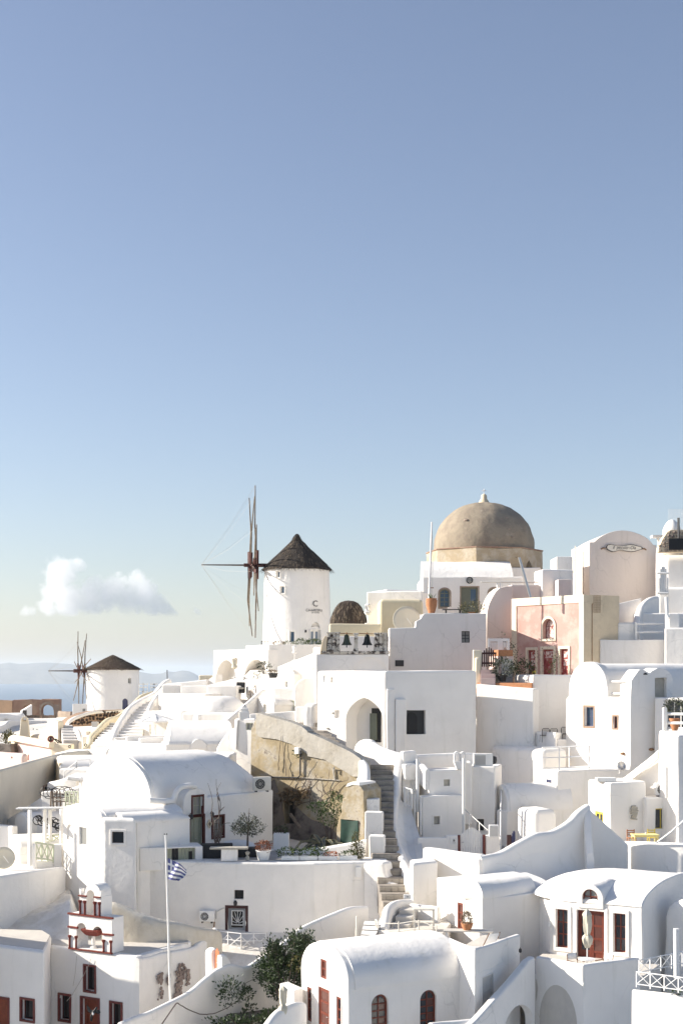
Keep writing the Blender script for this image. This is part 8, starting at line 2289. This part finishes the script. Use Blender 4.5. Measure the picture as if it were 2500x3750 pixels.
# ---------------------------------------------------------------- upper left: stairs, pink walls, ruins
P1=lambda x,y,D:S(*r1(x,y),D)
def upper_left():
 # ruined arcade
 wl=Wall((-60,168),(222,168));q=lambda x,y:(wl.u(r1(x,0)[0]),ZZ(r1(0,y)[1],168))
 h=House('ruined_arcade','ruined brown brick arcade with one open arch before the sea','ruin',(wl(4,0,0).x,168,-8))
 h.hole(wl,rect(r1,342,735,440,860),3,arch=True);h.hole(wl,rect(r1,180,740,268,860),.4,arch=True)
 h.body(MB().extrude(wl,[(q(-60,0)[0],-8),q(-60,700),q(100,702),q(108,697),q(340,697),q(345,692),q(493,694),q(493,0+790),(q(493,0)[0],-8)],-1.2,0),'brick_ruin',bevel=.05,amp=.12,step=.7)
 a0,a1,b0,b1=wl.rect(*rect(r1,342,735,440,860));cx=(a0+a1)/2;rr=(a1-a0)/2;spring=b1-rr
 for k in range(13):
  an=math.pi*(k+.5)/13;r0_,r1_=rr*1.02,rr*1.36;da=math.pi/13*.45
  MB().extrude(wl,[(cx+math.cos(an+s*da)*r_,spring+math.sin(an+s*da)*r_) for (s,r_) in ((-1,r0_),(-1,r1_),(1,r1_),(1,r0_))],-.3,.1).build('arch_stone','ruin_stone',h.root,bevel=.02,seg=1)
 for (x,y,wd,hh) in ((342,770,16,0),(455,770,30,0)):
  for k in range(8):
   yy=740+14*k;u0,u1,w0,w1=wl.rect(*rect(r1,x-14 if x==342 else 452,yy,x if x==342 else 490,yy+12));MB().box(wl,u0,u1,-.2,.08,w0,w1).build('block','ruin_stone',h.root,bevel=.02,seg=1)
 body('plastered_wall',MB().box(wl,q(-60,0)[0],q(103,0)[0],.02,.2,-8,q(0,704)[1]),'ruin_orange',h.root,None,bevel=.03,amp=.08)
 front_house('white hut wall inside the ruined arcade',(r1(180,0)[0],165),(r1(268,0)[0],165.5),1,ZZ(r1(0,745)[1],165),-9,bevel=.1,tops=[ZZ(r1(0,790)[1],165),ZZ(r1(0,738)[1],165.5),ZZ(r1(0,738)[1],165.5),ZZ(r1(0,790)[1],165)],openings=lambda h,w_:h.window(w_,rect(r1,188,785,222,830),'black',1,1,recess=.1,pane='glass_dark'))
 wall_run('stone_fence','low grey stone boundary wall before the sea',[(*r1(490,790),166),(*r1(530,795),165),(*r1(590,797),164)],.5,drop=2.5,mat='ruin_stone')
 t=thing('wooden_fence','brown timber fence below the ruined arcade','fence',P1(270,870,150))
 for k in range(14):MB().box(Frame(P1(95+26*k,870,150),(1,0)),0,.33,-.04,.04,0,ZZ(r1(0,826+(k % 3))[1],150)-ZZ(r1(0,870)[1],150)).build('board','wood_old' if k<9 else 'mortar',t)
 for x in (78,95,355,457):MB().tube([P1(x,960,149.8),P1(x,815,149.8)],.1,5).build('post','wood_old',t)
 front_house('white curved roof wall at the left edge below the ruins',(-60,146),(95,147),3,ZZ(r1(0,815)[1],146),-9,bevel=.5,openings=lambda h,w_:h.hole(w_,rect(r1,38,855,66,895),.3))
 wall_run('sloping_parapet','sloping white parapet at the left edge',[(*r1(-40,925),135),(*r1(30,905),137),(*r1(75,870),140),(*r1(160,868),142),(*r1(380,872),144)],.4,zb=-11)
 bush('dry green bush at the left edge above the pink wall',[(P1(40,1030,120),(1.0,.6,.7),1),(P1(85,1010,120),(.6,.6,.6),.6)],P1(50,1062,120),'leaf_yellow',.22,420)
 front_house('dark stone wall at the left edge above the pink wall',(-60,118),(42,117),1,ZZ(r1(0,1060)[1],118),-12,'dirt_and_shade_wall',bevel=.05,cat='wall',name='stone_wall')
 bush('scrubby plants below the timber fence',[(P1(300,975,138),(2.2,.5,.3),1)],P1(300,985,138),'leaf_grey',.22,260)
 # chimney with arched cowl
 c=P1(205,990,121);t=thing('chimney','tapered white chimney with open arched cowl on the left','chimney',c);fr=Frame(c,(1,.15));k=121/F/2.24;hz=122*k
 m=MB();
 for (w_,z) in ((44,0),(30,hz),):
  for (x,y) in ((-1,1),(1,1),(1,-1),(-1,-1)):m.v.append(fr(x*w_*k,y*w_*k*.8,z-(.5 if z==0 else 0)))
 m.f=[(0,1,5,4),(1,2,6,5),(2,3,7,6),(3,0,4,7),(3,2,1,0),(4,5,6,7)];body('shaft',m,'cream_pale',t,None,bevel=.08,step=.7)
 MB().ring(fr,arch_outline(-27*k,27*k,hz-.03,hz+30*k),arch_outline(-14*k,14*k,hz-.03,hz+20*k),-.5,.5).build('cowl','cream_pale',t,bevel=.03)
 # pink wall, cream posts
 def f(h,wl):h.hole(wl,rect(r1,230,1150,245,1198),.2)
 front_house('pale pink wall with cream coping on the far left',(52,119),(187,111),.5,-6,-12.5,'pink_pale',bevel=.12,cat='wall',name='pink_wall',tops=[ZZ(r1(0,992)[1],119),ZZ(r1(0,1045)[1],111),ZZ(r1(0,1045)[1],111),ZZ(r1(0,992)[1],119)],openings=f)
 wall_run('pink_coping','cream rounded coping of the pale pink wall',[(*r1(92,1000),119.2),(*r1(120,988),118.6),(*r1(200,1000),116),(*r1(320,1022),113.4),(*r1(430,1042),110.8)],.6,drop=.5,mat='cream_pale')
 front_house('cream end post of the pink wall',(r1(86,0)[0],118.6),(r1(126,0)[0],118),.7,ZZ(r1(0,990)[1],118.4),-12,'cream_pale',bevel=.2,cat='wall',name='cream_post')
 front_house('low curved pale pink wall at the left edge',(-60,112),(83,108),.6,ZZ(r1(0,1132)[1],110),-12.5,'pink_pale',bevel=.35,cat='wall',name='pink_wall',openings=lambda h,wl:h.hole(wl,rect(r1,90,1166,104,1182),.15))
 wall_run('curved_wall','cream curved wall joining chimney and small stairs',[(*r1(245,985),122),(*r1(320,980),121),(*r1(385,965),120),(*r1(405,930),119.4),(*r1(412,880),119),(*r1(440,866),118.4),(*r1(475,868),118)],.6,zb=-12,mat='cream_pale')
 box_house('cream stair cheek left of the small grey stairs',(185,118.6),(214,117),(236,117.8),ZZ(r1(0,872)[1],117.5),-12,'cream_pale',bevel=.15,cat='wall',name='stair_cheek')
 front_house('cream low wall with round lamp below the small stairs',(187,111),(262,110.4),.5,ZZ(r1(0,1062)[1],110.6),-12,'cream_pale',bevel=.1,cat='wall',name='cream_wall')
 stairs('small grey flight of stairs beside the lava stone wall',P1(520,1050,113),P1(642,1050,113),P1(500,905,119),P1(590,908,119),6,'step_grey',nosing='white')
 wall_run('stair_cheek','grey white curved cheek right of the small grey stairs',[(*r1(595,920),118.6),(*r1(625,930),117),(*r1(650,970),115),(*r1(668,1040),113)],.45,zb=-12,mat='white_grey')
 # lava stone wall
 wl=Wall((246,128),(458,133));q=lambda x,y:(wl.u(r1(x,0)[0]),ZZ(r1(0,y)[1],wl.D(r1(x,0)[0])))
 out=[q(553,925),q(556,880),q(580,858),q(620,835),q(680,810),q(760,795),q(860,786),q(1000,780),q(1010,800),q(960,850),q(880,930)]
 rubble('curved wall of black lava stones in pink mortar below the small windmill',wl,q(553,0)[0],q(1010,0)[0],q(0,930)[1],q(0,778)[1],'lava_stone','mortar',.40,'lava_stone_wall',1.0,out,.75)
 wall_run('wall_coping','white coping on the lava stone wall',[(*r1(552,885),128),(*r1(580,856),128.3),(*r1(640,826),129),(*r1(740,797),130),(*r1(860,784),131.5),(*r1(1005,778),133)],.5,drop=.25)
 front_house('white terrace below the lava stone wall',(r1(590,0)[0],124),(r1(800,0)[0],122),3,ZZ(r1(0,925)[1],123),-12,bevel=.1,cat='terrace',name='white_terrace',openings=lambda h,w_:h.hole(w_,rect(r1,706,960,746,992),.4))
 front_house('small grey cabinet before the lava stone wall',(r1(752,0)[0],123),(r1(802,0)[0],123),.6,ZZ(r1(0,880)[1],123),-7,'step_grey',bevel=.03,cat='cabinet',name='grey_cabinet')
 front_house('white gateway wall left of the small windmill',(r1(597,0)[0],147),(r1(715,0)[0],147),.5,ZZ(r1(0,735)[1],147),-6,bevel=.05,cat='wall',name='white_wall',openings=lambda h,w_:h.window(w_,rect(r1,675,770,706,800),'white_paint',1,1,recess=.1,pane='glass_pale'))
 # middle cream stairs
 stairs('cream walled grey stairs climbing right of the lava stone wall',P1(745,1092,104),P1(905,1092,103),P1(905,890,117),P1(965,890,116.6),10,'step_grey',nosing='white')
 wall_run('stair_parapet','cream curved stair parapet right of the lava stone wall',[(*r1(700,1090),105),(*r1(735,1050),106),(*r1(745,990),108),(*r1(790,945),110.5),(*r1(850,880),114),(*r1(895,845),117),(*r1(960,830),119.5),(*r1(1020,790),123),(*r1(1090,730),127),(*r1(1160,660),131),(*r1(1250,632),134)],.55,zb=-12,mat='cream')
 front_house('white planter block between the two stairs',(r1(672,0)[0],109.6),(r1(735,0)[0],109.6),1,ZZ(r1(0,998)[1],109.6),-12,bevel=.1,cat='wall',name='white_block')
 # large white stairs
 stairs('wide white stairs climbing towards the windmills',P1(940,1035,101),P1(1150,1035,100.5),P1(1160,695,119),P1(1255,695,118.6),15,'white',nosing='white')
 wall_run('stair_parapet','tall white parapet left of the wide white stairs',[(*r1(905,1100),100),(*r1(925,1000),101.5),(*r1(955,920),104),(*r1(1010,830),108),(*r1(1070,750),112),(*r1(1160,690),116),(*r1(1260,640),119),(*r1(1310,590),121),(*r1(1345,550),122.4),(*r1(1385,528),123.4)],.6,zb=-11)
 wall_run('stair_parapet','slim white parapet right of the wide white stairs',[(*r1(1165,905),105.5),(*r1(1190,850),107.5),(*r1(1215,790),110),(*r1(1235,740),112.5),(*r1(1280,670),116),(*r1(1330,610),119.4),(*r1(1345,590),120.4)],.4,zb=-9)
 # houses right of the stairs
 front_house('white parapet block at the top of the wide stairs',(r1(1330,0)[0],117),(r1(1485,0)[0],117),2,ZZ(r1(0,582)[1],117),-8,bevel=.06,cat='wall',name='white_wall')
 front_house('white roof wall behind the parapet block',(r1(1345,0)[0],121),(r1(1780,0)[0],121),3,ZZ(r1(0,545)[1],121),-8,bevel=.1,tops=[ZZ(r1(0,580)[1],121),ZZ(r1(0,530)[1],121),ZZ(r1(0,530)[1],121),ZZ(r1(0,580)[1],121)])
 h,w_=front_house('sunlit white house with slatted shutters beside the wide stairs',(r1(1300,0)[0],113.5),(r1(1690,0)[0],111),3,ZZ(r1(0,650)[1],112),-8,bevel=.1)
 t=thing('slatted_shutter','white slatted shutter on the sunlit house wall','shutter',w_.at(*r1(1490,770),.03))
 for k in range(7):x=1454+11*k;u0,u1,w0,w1=w_.rect(*rect(r1,x,672,x+8,768));MB().box(w_,u0,u1,.0,.05,w0,w1).build('slat','white_paint',t)
 def f(h,wl):
  h.window(wl,rect(r1,1228,902,1268,988),'sage_light',2,1,recess=.2,pane='glass_blue',fw=.06,sur=(.1,'white',.04));h.window(wl,rect(r1,1350,882,1432,970),'sage_light',1,1,recess=.2,pane='glass_pale',fw=.1)
 front_house('white house with two pale green windows behind the white umbrella',(r1(1165,0)[0],104.5),(r1(1500,0)[0],102.5),4,ZZ(r1(0,795)[1],103.5),-9,bevel=.3,openings=f)
 # open umbrella
 c=P1(1275,990,99.5);t=thing('open_umbrella','open white umbrella beside the wide white stairs','umbrella',c);k=99.5/F/2.24;z1,zt=ZZ(r1(0,870)[1],99.5),ZZ(r1(0,812)[1],99.5)
 MB().tube([c,Vector((c.x,c.y,zt))],.045,8).build('pole','white_metal',t);m=MB();n=8;apex=Vector((c.x,c.y,zt));rr=165*k
 ring=[Vector((c.x+rr*math.cos(6.283*i/n+.2),c.y+rr*math.sin(6.283*i/n+.2),z1)) for i in range(n)]
 for i in range(n):
  a,b=ring[i],ring[(i+1) % n]
  for (s0,s1) in ((0,.5),(.5,1)):
   p=MB();p.quad(apex.lerp(a,s0)-Vector((0,0,.06*math.sin(math.pi*s0))),apex.lerp(b,s0)-Vector((0,0,.06*math.sin(math.pi*s0))),apex.lerp(b,s1)-Vector((0,0,.06*math.sin(math.pi*s1))),apex.lerp(a,s1)-Vector((0,0,.06*math.sin(math.pi*s1))))
   i0=len(m.v);m.v+= p.v;m.f.append(tuple(range(i0,i0+4)))
  i0=len(m.v);m.v+= [a,b,b-Vector((0,0,.1)),a-Vector((0,0,.1))];m.f.append(tuple(range(i0,i0+4)))
 o=m.build('canopy','canvas_white',t);s_=o.modifiers.new('s','SOLIDIFY');s_.thickness=.015
 for i in range(n):MB().tube([apex-Vector((0,0,.05)),ring[i]],.02,4).build('rib','white_metal',t)
 # terrace blocks lower right of it
 front_house('grey white terrace wall below the white umbrella',(r1(1040,0)[0],97),(r1(1385,0)[0],97.8),.5,ZZ(r1(0,1000)[1],97.5),-10,bevel=.08,cat='wall',name='terrace_wall')
 front_house('pale parapet block below the white umbrella',(r1(1148,0)[0],95.4),(r1(1400,0)[0],96.2),.5,ZZ(r1(0,1015)[1],95.6),-10,bevel=.08,cat='wall',name='terrace_wall')
 front_house('long white terrace front below the wide stairs',(r1(900,0)[0],97),(r1(1380,0)[0],93),2,ZZ(r1(0,1060)[1],95),-11,bevel=.08,cat='wall',name='terrace_wall',tops=[ZZ(r1(0,1035)[1],97),ZZ(r1(0,1082)[1],93),ZZ(r1(0,1082)[1],93),ZZ(r1(0,1035)[1],97)])
 wall_run('white_parapet','low white parapet below the cream stairs',[(*r1(470,1135),104),(*r1(560,1115),103.4),(*r1(620,1105),103),(*r1(980,1102),99.5)],.5,zb=-11)
 pipe('thin antenna mast on the white roof by the wide stairs',[P1(1373,530,121),P1(1372,455,121)],.04,'dark_metal','antenna','antenna')
 for x,wh in ((1158,'leftmost'),(1191,'second'),(1253,'third'),(1272,'rightmost')):
  p=P1(x,668,136);t=thing('white_chair',wh+' white chair back showing above the cream parapet before the sea','chair',p,0,'white chairs behind the cream parapet');fr=Frame(p,(1,0))
  MB().box(fr,-.25,.25,-.25,.25,.42,.47).build('seat','white_paint',t)
  for u in (-.22,.22):
   for n_ in (-.22,.22):MB().box(fr,u-.03,u+.03,n_-.03,n_+.03,0,.42 if n_>0 else 1.3).build('leg','white_paint',t)
  for z_ in (.8,1.1):MB().box(fr,-.2,.2,-.24,-.2,z_,z_+.1).build('back_slat','white_paint',t)
 for i,(x,y,D,r_) in enumerate(((850,920,114.2,1),(572,1084,110.1,1),(655,1006,114.5,1),(705,1072,105.2,1))):
  p=P1(x,y,D-.3);o=MB().tube([Vector((.09*math.cos(a),0,.09*math.sin(a))) for a in [6.283*k/12 for k in range(13)]],.035,6).build('ring_lamp','dark_metal');o.location=p
  tag(o,('round lamp on the cream stair parapet','round lamp on the low cream wall','round lamp on the curved grey cheek','round lamp at the foot of the cream parapet')[i],'lamp')
 p=P1(418,1022,109.6);t=thing('hose_reel','red garden hose reel on the pink wall end','hose reel',p)
 MB().tube([p+Vector((.2*math.cos(a),0,.2*math.sin(a))) for a in [6.283*k/14 for k in range(15)]],.08,6).build('hose','red_trim',t);MB().lathe(p,[(.1,-.15),(.1,.15)],8).build('hub','black',t)
 for a in ((440,1015,480,1055),(455,1020,510,1055)):MB().tube([P1(a[0],a[1],109.5),P1(a[2],a[3],109.5)],.05,5).build('handle_bar','dark_metal',t)
upper_left()
# ---------------------------------------------------------------- white cascade between mill terrace and big vault
P5=lambda x,y,D:S(*r5(x,y),D)
def cascade():
 X=lambda x:r5(x,0)[0];Y=lambda y,D:ZZ(r5(0,y)[1],D)
 fh=lambda lb,x0,x1,D0,D1,y,dep=3,**kw:front_house(lb,(X(x0),D0),(X(x1),D1),dep,Y(y,(D0+D1)/2),kw.pop('zb',-9),**kw)
 # green door house beside the central building
 def f(h,wl):
  h.door(wl,rect(r5,1095,520,1202,640),'sage_light',2,2,(),recess=.15,sur=(.14,'white_grey',.03))
 fh('white house with pale green double door left of the pointed arch',970,1345,98,97,405,openings=f,bevel=.06)
 wl=Wall((X(1150),97.4),(X(1345),97));h=House('half_vault','white half vault rising above the pale green door house','house',(wl(1,0,0).x,98.5,-4));q=lambda x,y:(wl.u(X(x)),Y(y,97.3))
 h.body(MB().extrude(wl,[(q(1150,0)[0],-4),q(1152,405),q(1165,375),q(1190,345),q(1225,325),q(1270,312),q(1345,310),(q(1345,0)[0],-4)],-3,.05),'white',bevel=.06)
 fh('sunlit narrow gable left of the central building',1325,1350,96.5,95.5,240,1.5,mat='cream_pale',bevel=.05)
 # lit lower wall with the two little gables
 wl=Wall((X(712),108),(X(1155),101));h=House('white_house','sunlit white house with small gables below the mill terrace','house',(wl(3,0,0).x,106,-8));q=lambda x,y:(wl.u(X(x)),Y(y,wl.D(X(x))))
 h.window(wl,rect(r5,1066,347,1096,405),'white_paint',1,1,recess=.25,pane='glass',fw=.04)
 h.body(MB().extrude(wl,[(q(712,0)[0],-8),q(714,400),q(800,360),q(870,325),q(1000,318),q(1030,270),q(1045,230),q(1075,215),q(1105,220),q(1130,245),q(1152,285),(q(1155,0)[0],-8)],-3,0),'white',bevel=.08)
 fh('grey white block with flared top right of the small gables',1140,1335,101.5,101,215,3,bevel=.08)
 h=House('small_vault','little sunlit arched gable beside the central building','house',P5(1270,310,99));h.root.location.z=-4
 vault(h,(X(1222),100.2),(X(1310),98.4),2.2,Y(310,99),Y(230,99.4),-4,eave=0,roof_from=.1)
 fh('sloping white wall climbing to the mill terrace',1005,1335,112,110,130,2,bevel=.05,tops=[Y(220,112),Y(95,110),Y(95,110),Y(220,112)])
 fh('white step block under the largest planter bowl',1318,1378,108,107,48,2,bevel=.1)
 fh('white sloped apron below the belfry',1085,1345,103,102,150,2,bevel=.06,tops=[Y(215,103),Y(110,102),Y(110,102),Y(215,103)])
 # second arched gable with window
 def f(h):pass
 h=House('small_vault','sunlit arched gable with one narrow window below the long stair wall','house',P5(890,620,98));h.root.location.z=-8
 wv=Wall((X(815),100),(X(972),97));h.window(wv,rect(r5,880,552,905,622),'sage_light',1,1,recess=.3,pane='glass',fw=.04)
 vault(h,(X(815),100),(X(972),97),4,Y(560,98.5),Y(458,98.5),-8,eave=0,roof_from=.15,power=1.9)
 wall_run('stair_wall','long white stair wall slanting up below the small gables',[(*r5(540,702),96),(*r5(640,615),97.4),(*r5(760,515),99),(*r5(860,428),100.6),(*r5(905,432),101)],.35,zb=-8)
 # parapets and blocks under the mill terrace
 fh('sloping grey parapet before the terrace arches',365,705,115,114,340,.5,bevel=.05,tops=[Y(388,115),Y(305,114),Y(305,114),Y(388,115)],cat='wall',name='sloping_wall')
 fh('white parapet left of the terrace arches',380,460,117.5,117,300,1,bevel=.05,tops=[Y(350,117.5),Y(288,117),Y(288,117),Y(350,117.5)],cat='wall',name='sloping_wall')
 fh('cream rooftop seen behind the sloping parapets',310,425,121,121,295,1.5,mat='cream_pale',bevel=.1,cat='wall',name='cream_wall')
 fh('white slab roof below the far hill tip',-10,380,118,117,345,2,bevel=.08,tops=[Y(375,118),Y(335,117),Y(335,117),Y(375,118)])
 fh('grey white parapet block left of the dark sofa',150,382,109,108.5,388,1,bevel=.05,cat='wall',name='parapet_block')
 fh('pale curved parapet block beside the dark sofa',378,637,106.5,106,390,1.5,bevel=.08,cat='wall',name='parapet_block')
 h,w_=fh('white house wall with slatted shutter below the parapets',-20,370,105.5,104,462,3,bevel=.06)
 t=thing('sofa','dark outdoor sofa at the foot of the right terrace arch','sofa',P5(675,465,107));fr=Frame(P5(675,465,107),(1,0));k=107/F/2.412
 MB().box(fr,-38*k,38*k,-.6,.3,.1,.4).build('seat','black',t,bevel=.04);MB().box(fr,-38*k,38*k,-.8,-.55,.1,.95).build('backrest','dark_metal',t,bevel=.05);MB().box(fr,-30*k,30*k,-.3,.33,.41,.55).build('cushion','bench_stone',t,bevel=.05)
 potted('dark square planter with brown plant on the white slope',P5(965,320,104.5),.36,.38,'pot_black','leaf_dry',(.4,.35,.12),110,.15,foot=.75)
 bush('slender green shrub in front of the right terrace arch',[(P5(885,215,116.5),(.75,.4,.5),1),(P5(870,260,116.5),(.3,.3,.3),.3)],P5(880,300,116.5),'leaf_grey',.16,260)
 bush('thin dark shrub under the right terrace arch',[(P5(820,310,114),(.6,.4,.4),1)],P5(835,340,114),'leaf_dark',.12,130)
 for (x,y,lb) in ((765,460,'wispy dry grass by the slanting stair wall'),(812,415,'small wispy shrub by the slanting stair wall')):
  bush(lb,[(P5(x,y,105),(.25,.2,.7),1)],P5(x,y+35,105),'leaf_dry',.12,110,'dry_grass')
 # pillowy dome
 c=P5(480,630,101);h=House('low_dome','smooth low white dome below the parapet blocks','dome',(c.x,c.y,c.z-.5));m=MB();k=101/F/2.412
 rx,rzz=245*k,148*k
 body('dome',m.lathe((c.x,c.y,c.z),[(rx,-.5),(rx,0)]+[(rx*math.cos(math.pi/2*j/10)**.7 if j<10 else .02,rzz*math.sin(math.pi/2*j/10)) for j in range(1,11)],48,0,(1,.75)),'white',h.root,None,bevel=0,amp=.1,step=0)
 fh('white base wall of the low dome',160,640,98.5,97.5,632,3,bevel=.1)
 fh('white flat roof block left of the low dome',-120,170,101,100,610,3,bevel=.15)
 box_house('small white chimney block before the low dome',(X(258),96.4),(X(300),95.6),(X(335),96),Y(648,96),-6,bevel=.05,cat='chimney',name='chimney')
 # gray vault with dormer
 h=House('vaulted_house','wide low white vault with small arched dormer and green shutters','house',P5(300,960,91));h.root.location.z=-10
 A,C=(X(20),95.5),(X(60),91.6);wl=Wall(A,C)
 zs_,zc_=Y(915,91),Y(703,93)
 wf=Wall((X(20),91.3),(X(470),92));q=lambda x,y:(wf.u(X(x)),Y(y,wf.D(X(x))))
 h.body(MB().box(wf,0,wf.len+1.2,-4,0,-10,zs_+.02),'white',bevel=.06)
 m=MB();n=12;pr=[(.06,-.02),(.0,.45),(-.35,1.2),(-.95,2.0),(-1.8,2.75),(-2.8,3.1),(-3.8,2.9),(-4.2,0)];sc=(zc_-zs_)/3.1
 for j in range(n+1):
  u=.15+(wf.len+1.0)*j/n
  for (d,z) in pr:m.v.append(wf(u+(.12*max(0,z) if j==0 else 0),d,zs_+z*sc))
 k=len(pr)
 for j in range(n):
  for i in range(k):m.f.append((j*k+i,j*k+(i+1) % k,(j+1)*k+(i+1) % k,(j+1)*k+i))
 m.f.append(tuple(range(k)));m.f.append(tuple(n*k+i for i in range(k)));body('roof',m,'white',h.root,None,bevel=0,amp=.05,step=0)
 u0,u1=wf.u(X(232)),wf.u(X(382));h.window(wf,rect(r5,250,942,378,1000),'sage_light',3,1,recess=.12,pane=('glass_pale','sage_light','sage_light'),fw=.05)
 h.body(MB().extrude(wf,arch_outline(u0,u1,-8,Y(860,91.5),.7),-2.2,.12),'white',name='dormer',bevel=.06)
 # curved sunlit gable beside the ochre wall with chimney
 wl=Wall((X(462),89.6),(X(822),88.6));h=House('white_house','sunlit white curved gable meeting the ochre wall','house',(wl(2,0,0).x,90,-10));q=lambda x,y:(wl.u(X(x)),Y(y,wl.D(X(x))))
 h.window(wl,rect(r5,724,716,790,780),'sage_light',2,1,recess=.2,pane='glass_pale',fw=.05)
 h.body(MB().extrude(wl,[(q(462,0)[0],-10),q(465,940),q(500,880),q(550,815),q(600,770),q(622,760),q(624,685),q(640,680),q(800,676),q(815,690),(q(822,0)[0],-10)],-.6,0),'white',bevel=.08)
 MB().tube([wl.at(*r5(655,690),.05),wl.at(*r5(648,760),.08),wl.at(*r5(640,950),.08)],.09,6).build('moulding','white',h.root)
 t=thing('chimney','white stepped chimney above the curved gable','chimney',P5(715,680,89.3));fr=Frame(P5(715,0,89.3),(1,0));fr.O.z=0;k=89.3/F/2.412
 for (hw,y0,y1) in ((46,690,620),(36,620,590),(22,590,570)):body('stage',MB().box(fr,-hw*k,hw*k,-hw*k,hw*k,Y(y0,89.3),Y(y1,89.3)+.02),'white',t,None,bevel=.05,step=.5)
 MB().tube([P5(714,575,89.2),P5(714,558,89.2)],.05,5).build('pipe','dark_metal',t)
 fh('white parapet before the pale green double door',760,1160,93.5,93,625,.5,bevel=.06,cat='wall',name='terrace_wall',tops=[Y(640,93.5),Y(612,93),Y(612,93),Y(640,93.5)])
 fh('grey white pier before the pale green double door',1158,1235,92.4,92.2,575,.6,bevel=.08,cat='wall',name='white_pier')
 fh('rough white boulder like block beside the central building',1232,1350,91.6,91.4,545,1,bevel=.3,amp=.1,mat='white_rough',cat='wall',name='white_block')
 fh('dark stone threshold above the ochre wall',1190,1345,92.2,91.4,712,1,bevel=.05,mat='step_stone',cat='wall',name='stone_threshold')
cascade()
# neighbour house outside the picture on the left: it shades the church wing
box_house('tall white neighbour house left of the church wing',(-900,62),(-470,58),(-330,64),-8.5,-19,bevel=.15)
finish_bodies()
